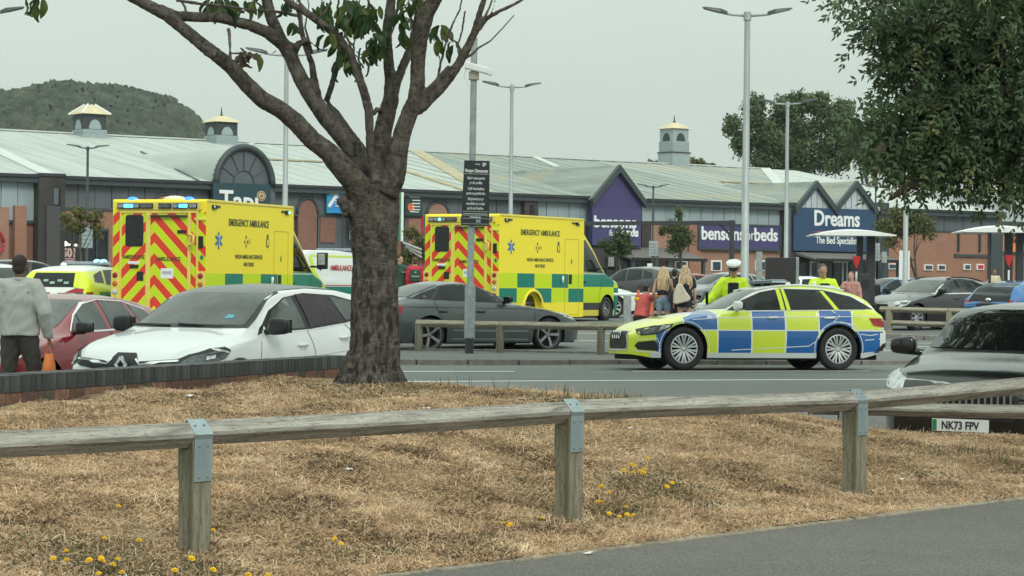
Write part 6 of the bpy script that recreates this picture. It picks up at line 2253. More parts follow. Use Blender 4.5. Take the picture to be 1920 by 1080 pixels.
lo = [(q[0], q[1] - .035 * H * math.sin(math.pi * i / N_)) for i, q in enumerate(up)]
b.prism(up + lo[::-1], lambda a, z, d: (a, y - .01 + d, z - .02), .03); b.build('pink_swoosh', M('sign_pink', (.55, .13, .28), .5), r)
b = MB(); b.prism([(q[0] - .1, q[1] - .06 * H) for q in up] + [(q[0] - .1, q[1] - .07 * H) for q in lo[::-1]], lambda a, z, d: (a, y - .01 + d, z), .03); b.build('white_swoosh', m_white, r)
r, W, H, y = sign('bright blue shop sign with a white arrow mark, left of the trunk', 610, 642, 361, 400, -.3, M('sign_blue', (.03, .27, .62), .5))
text('7', 1.25, (-.26 * W, y, -.18 * H), RF, m_white, 'lettering', r, .03, .05, 1.0, shear=.3)
for k in range(4):
    b = MB(); b.box((.18 * W, y - .02, .24 * H - .13 * H * k), (.42 * W, .03, .05 * H)); b.build('text_bar', m_white, r)
b = MB(); b.box((-.5 * W + .06, y - .01, 0), (.1, .03, H)); b.build('teal_edge', M('sign_teal_edge', (.02, .35, .38), .5), r)
r, W, H, y = sign('dark green shop sign with an orange emblem and white lines right of the trunk', 757, 790, 364, 405, -.3, M('sign_forest', (.02, .05, .045), .5))
b = MB(); b.tube([(-.18 * W, y - .03, -.12 * H), (-.18 * W, y, -.12 * H)], .26, 14); b.build('orange_emblem', M('emblem_orange', (.6, .16, .07), .5), r)
for k, (a, c) in enumerate(((-.15, .36), (-.02, .22), (.0, .08), (.02, -.06), (.02, -.2))):
    b = MB(); b.box(((.1 if k else 0) * W + (.0 if k else 0), y - .02, c * H - .02), ((.45 if k else .6) * W, .03, .045 * H)); b.build('text_bar', m_white, r)
b = MB(); b.box((.0, y - .02, -.32 * H), (.5 * W, .03, .04 * H)); b.build('text_bar', m_white, r)
r, W, H, y = sign('tall green sign board with pale edges standing behind the tree trunk', 655, 752, 360, 452, -.9, M('sign_leaf_green', (.03, .22, .11), .5))
b = MB()
for a in (-1, 1):
    b.box((a * (W / 2 - .04), y, 0), (.16, .1, H))
b.build('pale_edge', m_white, r)
r, W, H, y = sign('orange sign with dark letters reading halfords behind the second white canopy', 1876, 1990, 436, 474, .65, M('sign_orange', (.80, .24, .05), .5), frame=m_fas)
text('halfords', 1.55, (.0, y, -.02 * H), RF, m_ink, 'lettering', r, .03, .03, 1.2)
r, W, H, y = sign('dark red window sign reading 501 in the shop front on the far left', 116, 141, 466, 493, -.3, M('sign_maroon', (.09, .02, .02), .5))
text('501', .66, (0, y, -.08 * H), RF, M('sign_pinkish', (.55, .40, .38), .5), 'lettering', r, .02, .03, .85)
for k in range(2):
    b = MB(); b.box((0, y, -.22 * H - .13 * H * k), (.8 * W, .03, .07 * H)); b.build('text_bar', M('sign_pinkish', (.55, .40, .38), .5), r)
for px, py, rr in ((117, 457, .22), (127, 459, .10), (140, 460, .12)):
    t = bt(px, -.2)
    w = Vector((t * CT + .3 * ST, BY0 + t * ST - .3 * CT, bz(px, py)))
    b = MB(); b.ell((0, 0, 0), (rr, .06, rr * .7), 14, 8)
    o = b.build('shop_light', M('shop_lamp_%d' % (rr > .2), (.9, .85, .7), .4, emit=(1, .93, .8), estr=2.2 if rr > .2 else .5), smooth='all'); o.location = w
    tag(o, {117: 'bright round lamp glowing in the far left shop window', 127: 'small dim lamp beside the bright round window lamp', 140: 'small amber lamp above the 501 window sign'}[px], 'lamp')
rr_ = at(-1, 455, 123)
b = MB(); b.tube([(.0 + .75 * math.cos(a), 0, .75 * math.sin(a)) for a in np.linspace(0, 2 * math.pi, 25)], .09, 6)
o = b.build('ring_emblem', M('post_red', (.4, .02, .03), .5), smooth='all'); o.location = (bxy(-19)[0] + .1, bxy(-19)[1] - .4, bz(0, 455)); o.rotation_euler = (0, 0, TH)
tag(o, 'dark red ring emblem on the brown brick wall at the left edge', 'sign')

# ------------------------------------------------------------------ hill and far trees
def foliage_mesh(name, P, N_, size, mats, r, par=None, kindof='part', aspect=.55, cup=0.0):
    n = len(P)
    a = np.cross(N_, np.array([.3, .2, 1.0]))
    a /= np.linalg.norm(a, axis=1)[:, None] + 1e-9
    c = np.cross(N_, a)
    ph = r.random(n) * 2 * np.pi
    u = a * np.cos(ph)[:, None] + c * np.sin(ph)[:, None]
    v = np.cross(N_, u)
    s = (size * r.uniform(.6, 1.3, n))[:, None]
    V = np.stack([P - u * s, P - v * s * aspect + N_ * s * cup, P + u * s, P + v * s * aspect + N_ * s * cup], 1).reshape(-1, 3)
    F = np.arange(n * 4, dtype=np.int32)
    me = bpy.data.meshes.new(name)
    me.vertices.add(n * 4); me.vertices.foreach_set('co', V.ravel().astype(np.float32))
    me.loops.add(n * 4); me.loops.foreach_set('vertex_index', F)
    me.polygons.add(n)
    me.polygons.foreach_set('loop_start', np.arange(0, n * 4, 4, dtype=np.int32)); me.polygons.foreach_set('loop_total', np.full(n, 4, np.int32))
    for m in mats: me.materials.append(m)
    me.polygons.foreach_set('material_index', r.integers(0, len(mats), n).astype(np.int32))
    me.update(calc_edges=True)
    o = bpy.data.objects.new(name, me); COL.objects.link(o)
    if par is not None: o.parent = par
    return o

def blob_points(blobs, n, r, clumps=14, tight=.26):
    """blobs: (x,y,z,rx,ry,rz). Leaves gather in clumps near each blob's surface."""
    P, Nn = [], []
    vol = np.array([b[3] * b[4] * b[5] for b in blobs]) ** .75
    cnt = (n * vol / vol.sum()).astype(int) + 1
    for b, k in zip(blobs, cnt):
        c, R = np.array(b[:3]), np.array(b[3:])
        m = max(4, int(clumps))
        d = r.normal(size=(m, 3)); d /= np.linalg.norm(d, axis=1)[:, None]
        cc = c + d * R * r.uniform(.45, 1.0, m)[:, None]
        w = r.integers(0, m, k)
        q = cc[w] + r.normal(size=(k, 3)) * R * tight
        nn = (q - c) / R + r.normal(size=(k, 3)) * .7
        nn /= np.linalg.norm(nn, axis=1)[:, None] + 1e-9
        P.append(q); Nn.append(nn)
    return np.concatenate(P), np.concatenate(Nn)

def tree(name, label, base, h, crown, nleaf, lsize, mats, trunk_r, trunkmat, seed=3, group=None, clumps=14, tight=.26, branches=6, cat='tree'):
    r = np.random.default_rng(seed)
    root = thing(name, label, cat, base, 0, group)
    rr = random.Random(seed)
    blobs = crown
    b = MB()
    top = max(q[2] for q in blobs)
    b.tube([(0, 0, -.2), (.02 * h, 0, h * .3), (-.01 * h, .01, h * .6), (0, 0, top)], [trunk_r * 1.3, trunk_r, trunk_r * .7, trunk_r * .2], 8, jit=.1)
    for k in range(branches):
        q = blobs[k % len(blobs)]
        z0 = h * rr.uniform(.25, .6)
        b.tube([(0, 0, z0), (q[0] * .5 + rr.uniform(-.1, .1), q[1] * .5, (z0 + q[2]) / 2), (q[0], q[1], q[2])], [trunk_r * .5, trunk_r * .3, trunk_r * .1], 6)
    b.build('trunk', trunkmat, root, smooth='all')
    P, Nn = blob_points(blobs, nleaf, r, clumps, tight)
    foliage_mesh('crown', P, Nn, np.full(len(P), lsize), mats, r, root)
    return root
m_bark = M('bark_grey', (.09, .078, .062), .9, var=.35, scale=5, bump=.6)
lg = [leafmat('leaf_%s' % k, c, .6) for k, c in (('a', (.07, .105, .045)), ('b', (.10, .14, .06)), ('c', (.045, .07, .035)))]
lo_ = [leafmat('leaf_olive_%s' % k, c, .6) for k, c in (('a', (.14, .145, .055)), ('b', (.20, .18, .07)), ('c', (.085, .095, .04)))]
lf = [leafmat('leaf_far_%s' % k, c, .7) for k, c in (('a', (.10, .145, .07)), ('b', (.15, .19, .085)), ('c', (.07, .10, .05)))]

hx = [-400, -200, 0, 25, 50, 75, 100, 150, 200, 240, 270, 300, 320, 345, 385, 420, 460, 520]
hy = [300, 235, 190, 182, 182, 172, 167, 166, 169, 176, 183, 190, 196, 216, 264, 282, 300, 330]
HD = 900.0
def hillz(X, Y):
    px = 960 + FPX * X / HD
    yy = np.interp(px, hx, hy)
    top = 1.5 + (528 + .0105 * (px - 960) - yy) * HD / FPX - 2.2
    return np.maximum(top, 0) * np.exp(-((Y - HD) / 150.0) ** 2) - 1
hill = kind(grid_mesh('hill', np.linspace(-330, -70, 90), np.linspace(620, 1150, 60), hillz, M('hill_floor', (.03, .045, .03), .95)), 'structure')
r = np.random.default_rng(5)
n = 5200
X = r.uniform(-320, -80, n); Y = r.uniform(700, 930, n)
Z = hillz(X, Y)
ok = Z > 2
X, Y, Z = X[ok], Y[ok], Z[ok]
n = len(X)
nu, nv = 7, 4
th = np.linspace(.15, math.pi * .62, nv)
ph = np.arange(nu) * 2 * math.pi / nu
R = r.uniform(3.2, 5.6, n)
unit = np.array([[math.sin(t) * math.cos(p), math.sin(t) * math.sin(p), math.cos(t)] for t in th for p in ph])
V = unit[None] * R[:, None, None] * (1 + r.uniform(-.22, .22, (n, len(unit), 1))) + np.stack([X, Y, Z], 1)[:, None]
m_ = nu * nv
fq = [(j * nu + i, (j + 1) * nu + i, (j + 1) * nu + (i + 1) % nu, j * nu + (i + 1) % nu) for j in range(nv - 1) for i in range(nu)]
fq = np.array(fq)
F = (np.arange(n)[:, None, None] * m_ + fq[None]).reshape(-1, 4)
me = bpy.data.meshes.new('woodland')
me.vertices.add(n * m_); me.vertices.foreach_set('co', V.ravel().astype(np.float32))
me.loops.add(len(F) * 4); me.loops.foreach_set('vertex_index', F.ravel().astype(np.int32))
me.polygons.add(len(F)); me.polygons.foreach_set('loop_start', np.arange(0, len(F) * 4, 4, dtype=np.int32)); me.polygons.foreach_set('loop_total', np.full(len(F), 4, np.int32))
for q in range(4):
    me.materials.append(M('wood_%d' % q, [(.032, .046, .028), (.042, .058, .034), (.052, .066, .038), (.026, .038, .025)][q], .9, var=.4, scale=.4, bump=1.0, bscale=1.2))
me.polygons.foreach_set('material_index', np.repeat(r.integers(0, 4, n), len(fq)).astype(np.int32))
me.polygons.foreach_set('use_smooth', [True] * len(F))
me.update(calc_edges=True)
o = bpy.data.objects.new('woodland', me); COL.objects.link(o); kind(o, 'stuff')
# low distant tree line behind the roofs
for i, (px, w_, top_) in enumerate(((448, 30, 292), (1222, 22, 300), (1300, 26, 298), (1320, 18, 304), (1333, 12, 308))):
    p = atg(px, 260, 0)
    zt = 1.5 + (yh(px) - top_) * 260 / FPX
    rw = w_ / 2 * 260 / FPX
    tree('distant_tree', ['small dark tree top behind the roof beside the second turret', 'dark tree top left of the tall roof turret', 'brown green tree top just right of the tall roof turret', 'rounded brown tree top second right of the tall turret', 'tiny tree top third right of the tall turret'][i],
         p, zt, [(0, 0, zt - rw, rw, rw, rw), (rw * .5, 0, zt - rw * 1.6, rw, rw, rw)], 700, .28, lo_, .2, m_bark, 20 + i, 'trees behind the roofs')
def px_blobs(lst, D, base):
    out = []
    for px, py, r1, r2 in lst:
        X = (px - 960) / FPX * D - base.x
        z = 1.5 + (yh(px) - py) * D / FPX - base.z
        k = D / FPX
        out.append((X, random.uniform(-.3, .3) * r1 * k, z, r1 * k, (r1 + r2) / 2 * k, r2 * k))
    return out
p = atg(1465, 235, .4)
tree('broadleaf_tree', 'tall mid green tree rising behind the twin-gabled roof', p, 20, px_blobs([(1370, 235, 18, 22), (1390, 265, 22, 26), (1410, 215, 22, 26), (1415, 190, 14, 16), (1430, 300, 40, 25), (1455, 250, 40, 45), (1490, 245, 36, 34), (1420, 250, 30, 30), (1580, 250, 26, 30), (1470, 205, 30, 26), (1505, 195, 28, 22), (1535, 185, 18, 14), (1545, 230, 32, 36), (1500, 290, 45, 35), (1560, 290, 35, 38), (1575, 215, 22, 26)], 235, p),
     30000, .20, lf, .5, m_bark, 31, clumps=26, tight=.22)
p = atg(1640, 232, .4)
tree('broadleaf_tree', 'darker green tree beside the tall one, partly behind the near ash', p, 15, px_blobs([(1600, 260, 30, 40), (1640, 280, 40, 45), (1690, 300, 45, 45), (1750, 320, 50, 40)], 232, p), 14000, .22, lf, .5, m_bark, 32, clumps=18, tight=.2)
# young car-park trees
for i, (px, D, ls, n_, mats, lab, hh) in enumerate((
        (1160, 112, [(1140, 458, 16, 12), (1165, 448, 16, 20), (1172, 465, 14, 14), (1150, 470, 18, 10)], 2600, lg, 'young green tree in front of the purple gable sign', 4.2),
        (1276, 116, [(1272, 400, 9, 14), (1262, 425, 20, 14), (1278, 445, 20, 20), (1262, 462, 14, 14), (1240, 432, 8, 10)], 2600, lg + lo_[:1], 'slender young tree with a forked top left of the long purple sign', 5),
        (1715, 106, [(1660, 425, 18, 16), (1690, 408, 24, 16), (1720, 415, 26, 20), (1738, 435, 16, 14), (1665, 455, 16, 10), (1690, 430, 30, 16)], 4200, lo_ + lg[:1], 'olive tree with a leaning stem behind the white canopy', 4.5),
        (150, 104, [(148, 398, 14, 14), (140, 425, 18, 14), (178, 408, 16, 12), (180, 430, 10, 16), (122, 410, 12, 10)], 2200, lo_, 'thin leafy young tree by the lamp post on the far left', 4.5),
        (785, 104, [(770, 440, 14, 12), (790, 455, 16, 12), (778, 470, 22, 10), (765, 485, 16, 12), (795, 480, 14, 12)], 2200, lo_, 'scrubby young tree right of the trunk above two paramedics', 3.4))):
    p = atg(px, D, .45)
    tree('young_tree', lab, p, hh, px_blobs(ls, D, p), n_, .075, mats, .06, m_bark, 40 + i, 'young car park trees', clumps=16, tight=.28)
# planted bank with steps of pale edging behind the paramedics
b = MB()
g = atg(740, 96, .45)
P, Nn = blob_points([(g.x + a, 96 + .2 * a, 1.0, 1.0, .8, .6) for a in (-.6, .4, 1.4, 2.4)], 3000, np.random.default_rng(9), 16, .3)
o = foliage_mesh('shrub_bed', P, Nn, np.full(len(P), .09), lo_ + lg, np.random.default_rng(2)); kind(o, 'stuff')
for i in range(3):
    a = at(756 + 6 * i, 455 + 7 * i, 94); c = at(790, 468 + 7 * i, 93.4)
    b = MB(); b.tube([a, c], .045, 6)
    o = b.build('handrail', M('rail_pale', (.42, .42, .38), .6)); tag(o, 'sloping pale rail over the shrub bed, %s of three' % ('top', 'middle', 'bottom')[i], 'rail', 'sloping rails over the shrub bed')

# ------------------------------------------------------------------ cherry tree by the wall
ch = thing('cherry_tree', 'large gnarled cherry tree with spreading limbs in front of the cars', 'tree', (-1.07, 17.5, .69))
def cp(px, py, dy=0.0):
    p = at(px, py, 17.5 + dy)
    return p - Vector((-1.07, 17.5, .69))
SP = 17.5 / FPX
LIMBS = [
    # (points (px,py,width), dy start, dy end)
    ([(702, 800, 150), (698, 722, 118), (700, 690, 104), (703, 640, 99), (703, 560, 93), (703, 480, 90), (701, 420, 98), (700, 370, 104), (699, 335, 90)], 0, 0),
    ([(668, 396, 34), (654, 388, 34), (643, 378, 30), (637, 386, 18)], -.08, -.12),
    ([(690, 385, 60), (679, 362, 54), (658, 332, 48), (617, 286, 42), (585, 262, 40), (554, 228, 39), (525, 205, 36), (492, 187, 36), (462, 158, 34), (433, 125, 31), (405, 103, 29), (379, 83, 27), (345, 55, 26), (312, 28, 26), (270, 6, 24), (225, -18, 24), (160, -50, 22)], -.05, -.9),
    ([(545, 92, 28), (525, 79, 28), (500, 60, 26), (467, 47, 24), (430, 38, 22), (408, 33, 21), (370, 32, 22), (330, 30, 22), (300, 18, 22)], .0, -.75),
    ([(405, 103, 20), (388, 96, 22), (382, 99, 18)], -.7, -.72),
    ([(700, 350, 50), (692, 333, 46), (672, 300, 40), (650, 267, 38), (628, 240, 38), (608, 217, 37), (585, 182, 35), (567, 154, 33), (556, 130, 31), (546, 108, 29), (530, 82, 28), (518, 55, 26), (508, 33, 25), (500, 0, 24), (490, -40, 22)], .05, -.1),
    ([(594, 180, 22), (590, 154, 17), (585, 120, 14), (575, 95, 13), (566, 60, 12), (560, 20, 10)], 0, .1),
    ([(546, 108, 20), (560, 82, 16), (575, 75, 14), (580, 104, 10)], -.05, .1),
    ([(612, 190, 14), (622, 160, 14), (630, 130, 14), (636, 105, 12), (640, 60, 10)], .1, .3),
    ([(690, 310, 34), (672, 275, 26), (650, 245, 22), (628, 212, 20), (611, 196, 18)], .12, .1),
    ([(706, 340, 28), (700, 315, 20), (694, 280, 18), (693, 250, 18), (692, 208, 20), (682, 170, 19), (671, 138, 19), (658, 105, 18), (642, 79, 18), (622, 60, 17), (600, 42, 17), (572, 22, 16), (546, 8, 15), (529, -10, 14)], -.15, -.35),
    ([(714, 345, 46), (716, 300, 42), (717, 250, 40), (725, 215, 38), (733, 187, 35), (733, 150, 27), (729, 125, 24), (727, 90, 22), (725, 62, 22), (730, 25, 21), (737, -20, 20)], .1, .3),
    ([(738, 178, 22), (744, 155, 20), (755, 125, 20), (768, 96, 19), (778, 60, 18), (786, 20, 18), (790, -20, 16)], .2, .45),
    ([(700, 215, 10), (706, 205, 12), (712, 208, 12)], .0, .1),
    ([(722, 360, 56), (737, 333, 48), (746, 290, 42), (754, 250, 38), (768, 212, 36), (779, 187, 34), (783, 155, 32), (783, 125, 31), (785, 98, 32), (787, 75, 33), (794, 48, 33), (800, 25, 33), (815, -5, 34), (830, -50, 30)], -.1, -.4),
    ([(782, 206, 26), (792, 200, 24), (808, 184, 22), (825, 168, 21), (845, 143, 20), (862, 117, 20), (875, 92, 19), (887, 67, 16), (897, 50, 13), (908, 37, 11), (935, 22, 9), (960, 10, 8), (990, -6, 7)], -.15, -.5),
    ([(885, 72, 15), (893, 45, 14), (900, 22, 14), (910, -8, 12), (920, -40, 12)], -.35, -.5),
    ([(790, 200, 14), (797, 178, 13), (806, 165, 12), (817, 154, 12), (830, 138, 11), (843, 124, 10)], -.2, -.3),
    ([(820, 150, 7), (826, 120, 7), (836, 80, 7), (843, 60, 7), (852, 38, 6), (862, 18, 6), (868, -10, 5)], -.2, -.1),
    ([(826, 120, 5), (822, 100, 5), (818, 92, 4)], -.1, -.1), ([(862, 118, 6), (858, 85, 6), (866, 60, 6), (872, 20, 6)], -.3, -.3), ([(900, 58, 5), (912, 40, 4), (925, 15, 4), (930, -10, 4)], -.4, -.5),
    ([(640, 75, 7), (655, 95, 6), (672, 108, 5), (695, 112, 5), (712, 125, 4)], -.2, 0), ([(708, 120, 5), (690, 108, 5), (665, 96, 4)], .1, .1), ([(575, 75, 6), (600, 92, 5), (625, 100, 4)], 0, .1),
    ([(432, 112, 8), (431, 85, 7), (430, 62, 9), (429, 55, 10)], -.75, -.6), ([(480, 20, 6), (430, 12, 7), (380, 8, 8), (330, 0, 9)], -.5, -.8), ([(560, 30, 9), (520, 22, 8), (480, 18, 6), (440, 22, 5)], -.2, -.4),
    ([(640, 40, 8), (645, 10, 8), (650, -20, 8)], .1, .1), ([(600, 42, 6), (602, 15, 6), (605, -10, 5)], -.1, 0), ([(660, 100, 6), (668, 60, 6), (672, 20, 6), (676, -20, 6)], .2, .3), ([(740, 30, 6), (752, 10, 6), (760, -15, 6)], .3, .3),
    ([(383, 84, 5), (370, 88, 4), (350, 80, 3)], -.7, -.8), ([(519, 95, 5), (505, 103, 4), (485, 101, 3)], -.2, -.3),
]
b = MB()
for pts, d0, d1 in LIMBS:
    n = len(pts)
    P = [cp(px, py, d0 + (d1 - d0) * i / (n - 1)) for i, (px, py, w_) in enumerate(pts)]
    # refine
    P2, R2_ = [], []
    for i in range(n - 1):
        for k in range(4):
            f = k / 4
            p_ = P[i].lerp(P[i + 1], f)
            w_ = pts[i][2] * (1 - f) + pts[i + 1][2] * f
            py_ = pts[i][1]
            P2.append(p_ + Vector((random.uniform(-1, 1), random.uniform(-1, 1), random.uniform(-1, 1))) * w_ * SP * .010)
            R2_.append(max(w_ / 2 * SP * (.97 if py_ > 330 else .90), .006) * random.uniform(.985, 1.02))
    P2.append(P[-1]); R2_.append(max(pts[-1][2] / 2 * SP, .006))
    b.tube(P2, R2_, 14 if pts[0][2] > 20 else 8)
# root flare
for a in range(9):
    an = a * 2 * math.pi / 9 + .3
    b.tube([(.10 * math.cos(an), .10 * math.sin(an), .22), (.21 * math.cos(an), .21 * math.sin(an), .03), (.33 * math.cos(an), .33 * math.sin(an), -.10)], [.10, .075, .05], 8)
for px, py, w_, dy in ((648, 402, 12, -.10), (742, 575, 8, -.08), (744, 640, 9, -.08)):
    b.ell(cp(px, py, dy), (w_ * SP * .6, .05, w_ * SP * .6), 10, 8)
trunk = b.build('trunk', None, ch, smooth='all')
md = trunk.modifiers.new('r', 'REMESH'); md.mode = 'VOXEL'; md.voxel_size = .0105; md.use_smooth_shade = True
ms = trunk.modifiers.new('s', 'SMOOTH'); ms.iterations = 2
bake(trunk)
# bark relief in real geometry
me = trunk.data
n = len(me.vertices)
co = np.zeros(n * 3, np.float32); me.vertices.foreach_get('co', co); co = co.reshape(-1, 3)
no = np.zeros(n * 3, np.float32); me.vertices.foreach_get('normal', no); no = no.reshape(-1, 3)
disp = np.zeros(n, np.float32)
for i in range(n):
    v = Vector(co[i].tolist())
    low = max(0, 1 - max(0, v.z - .2) / 1.6)
    up_ = min(1, max(0, (v.z - 1.0) / .6))
    a = noise.ridged_multi_fractal(Vector((v.x * 26, v.y * 26, v.z * (9 + 20 * up_))), .9, 2.1, 4, .9, 2.0)
    disp[i] = (a - 1.2) * (.0036 + .0085 * low)
co += no * disp[:, None]
me.vertices.foreach_set('co', co.ravel()); me.update()
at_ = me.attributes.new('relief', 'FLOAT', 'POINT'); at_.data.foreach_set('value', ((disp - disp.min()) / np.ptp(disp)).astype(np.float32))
def bark_mat():
    m, nt, bs = bsdf_mat('cherry_bark')
    L = nt.links
    tc = nt.nodes.new("ShaderNodeTexCoord")
    def nz(s, d, st):
        mp = nt.nodes.new("ShaderNodeMapping"); mp.inputs['Scale'].default_value = st
        L.new(tc.outputs['Object'], mp.inputs[0])
        q = nt.nodes.new("ShaderNodeTexNoise"); q.inputs['Scale'].default_value = s; q.inputs['Detail'].default_value = d; q.inputs['Roughness'].default_value = .7; q.inputs['Distortion'].default_value = .5
        L.new(mp.outputs[0], q.inputs[0])
        return q.outputs[0]
    a = nz(1, 9, (16, 16, 9))
    r = nt.nodes.new("ShaderNodeValToRGB")
    r.color_ramp.elements[0].position, r.color_ramp.elements[0].color = .38, (.026, .024, .021, 1)
    r.color_ramp.elements[1].position, r.color_ramp.elements[1].color = .66, (.135, .122, .104, 1)
    x = r.color_ramp.elements.new(.52); x.color = (.07, .062, .053, 1)
    L.new(a, r.inputs[0])
    band = nz(1, 5, (9, 9, 60))
    c = mixc(nt, ((E(nt, band) - .56) * 6)._op('MINIMUM', .55).mx(0.0), r.outputs[0], (.20, .17, .14))
    g = nz(1, 4, (5, 5, 1.2))
    c = mixc(nt, ((E(nt, g) - .60) * 5)._op('MINIMUM', .5).mx(0.0), c, (.12, .11, .06))
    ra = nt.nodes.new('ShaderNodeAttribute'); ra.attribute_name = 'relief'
    c = mixc(nt, ((E(nt, ra.outputs['Fac']) * -3.2) + 1.55)._op('MINIMUM', .8).mx(0.0), c, (.018, .016, .014))  # crevices darkened in colour by depth, adding to their shade
    c = mixc(nt, ((E(nt, ra.outputs['Fac']) - .68) * 2.0)._op('MINIMUM', .3).mx(0.0), c, (.17, .155, .13))  # ridge tops paled in colour like a highlight
    L.new(c, bs.inputs['Base Color'])
    bs.inputs['Roughness'].default_value = .9; bs.inputs['Specular IOR Level'].default_value = .2
    bp = nt.nodes.new("ShaderNodeBump"); bp.inputs['Strength'].default_value = .8; bp.inputs['Distance'].default_value = .012
    L.new(nz(1, 8, (34, 34, 22)), bp.inputs['Height']); L.new(bp.outputs[0], bs.inputs['Normal'])
    return m
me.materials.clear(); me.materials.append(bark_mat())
# big drooping leaves, each its own part
def leaf_mesh(mat, seed):
    rr = random.Random(seed)
    vs, fs = [], []
    n = 6
    Ln, wd = .13, .032
    for i in range(n + 1):
        t = i / n
        w_ = wd * math.sin(math.pi * min(1, t * .92 + .04)) ** .8 * (1 - .25 * t)
        z = -Ln * t
        y = .02 * math.sin(t * 3) * rr.uniform(.6, 1.6)
        vs += [(-w_, y + .008, z), (0, y - .004, z), (w_, y + .008, z)]
    for i in range(n):
        fs += [(i * 3, i * 3 + 1, i * 3 + 4, i * 3 + 3), (i * 3 + 1, i * 3 + 2, i * 3 + 5, i * 3 + 4)]
    b = MB(); b.add(vs, fs)
    return b.mesh('leaf', mat, 'all')
cl = [leafmat('cherry_leaf_%s' % k, c, .45, .2, .25) for k, c in (('a', (.022, .05, .018)), ('b', (.035, .07, .022)), ('c', (.06, .085, .02)))]
lm = [leaf_mesh(cl[i % 3], i) for i in range(6)]
LP = [(408, 6, 20, 14, 14), (440, 4, 26, 12, 16), (546, 46, 8, 10, 3), (560, 6, 22, 10, 9), (610, 12, 20, 16, 16), (655, 20, 22, 20, 30), (690, 30, 22, 22, 28), (702, 70, 12, 16, 12), (650, 96, 20, 16, 14), (668, 118, 18, 10, 8), (697, 95, 12, 10, 8), (712, 60, 10, 10, 6),
      (754, 25, 8, 16, 8), (752, 58, 5, 6, 3), (822, 48, 8, 8, 6), (825, 75, 7, 4, 3), (850, 78, 5, 5, 3), (62, -4, 24, 6, 9), (470, 2, 14, 8, 6), (760, -4, 20, 8, 8), (480, 100, 4, 3, 1), (620, 60, 12, 14, 8), (780, 0, 12, 8, 6)]
for px, py, rx, ry, n_ in LP:
    for k in range(n_):
        o = bpy.data.objects.new('leaf', random.choice(lm)); COL.objects.link(o); o.parent = ch
        o.location = cp(px + random.gauss(0, rx * .6), py + random.gauss(0, ry * .6), random.uniform(-.45, .35))
        o.rotation_euler = (random.uniform(-.5, .5), random.uniform(-.75, .75), random.uniform(0, 6.28))
        s_ = random.uniform(.75, 1.25); o.scale = (s_, s_, s_)
for i, pts in enumerate([[(80, -20), (62, -6), (40, -14)], [(70, -4), (66, -30)]]):
    b = MB(); b.tube([cp(x, y_, -.2) for x, y_ in pts], .006, 6); b.build('twig', m_bark, ch)
b = MB()
for px, py in ((445, 112), (452, 104), (460, 112), (468, 104), (455, 120)):
    b.ell(cp(px, py, -.75), (.02, .02, .03), 6, 5)
b.tube([cp(430, 100, -.72), cp(448, 100, -.75), (cp(470, 106, -.75)), cp(490, 103, -.75)], [.006, .008, .006, .003], 6)
b.build('shoots', m_bark, ch)
rt_ = random.Random(77)
for px, py, dy in ((470, 45, -.3), (500, 25, -.2), (430, 35, -.4), (560, 60, 0), (585, 100, .1), (600, 42, -.2), (622, 60, -.2), (640, 80, -.2), (660, 105, -.2), (636, 105, .2), (700, 60, .2), (728, 90, .2), (730, 40, .3), (768, 90, .4), (778, 50, .4), (794, 50, -.2), (845, 140, -.3), (862, 115, -.3), (880, 80, -.3), (900, 45, -.4), (545, 20, 0), (575, 20, 0), (690, 20, .2), (755, 60, .3), (525, 60, -.1), (350, 30, -.6), (390, 25, -.6)):
    x_, y_, q = px, py, [cp(px, py, dy)]
    vx = rt_.uniform(-14, 14) + (px - 690) * .03
    for k in range(5):
        x_ += vx + rt_.uniform(-6, 6); y_ -= rt_.uniform(12, 26); q.append(cp(x_, y_, dy + .05 * k))
    b = MB(); b.tube(q, [.012, .010, .008, .006, .005, .004], 6); b.build('twig', m_bark, ch)
P, Nn = blob_points([(-1.9, .1, 4.6, 1.7, 1.4, .8), (.1, 0, 4.9, 1.9, 1.5, 1.0), (1.6, -.1, 4.6, 1.3, 1.3, .8), (-.6, .2, 5.7, 1.9, 1.6, .8), (-3.2, -.4, 4.3, .9, 1, .5)], 5200, np.random.default_rng(21), 16, .3)
ok_ = P[:, 2] + .69 - 1.5 > (528 + 60) / FPX * (17.5 + P[:, 1])
kind(foliage_mesh('crown', P[ok_], Nn[ok_], np.full(int(ok_.sum()), .065), cl, np.random.default_rng(4), ch), 'stuff')
# curled dead leaves on the low limb
for px, py in ((447, 112), (455, 118), (463, 108), (450, 98), (470, 112)):
    o = bpy.data.objects.new('dead_leaf', leaf_mesh(leafmat('dead_leaf', (.07, .05, .03), .8), 9)); COL.objects.link(o); o.parent = ch
    o.location = cp(px, py - 8, -.78); o.rotation_euler = (random.uniform(-1, 1), random.uniform(-1, 1), random.uniform(0, 6)); o.scale = (.8, .8, .8)

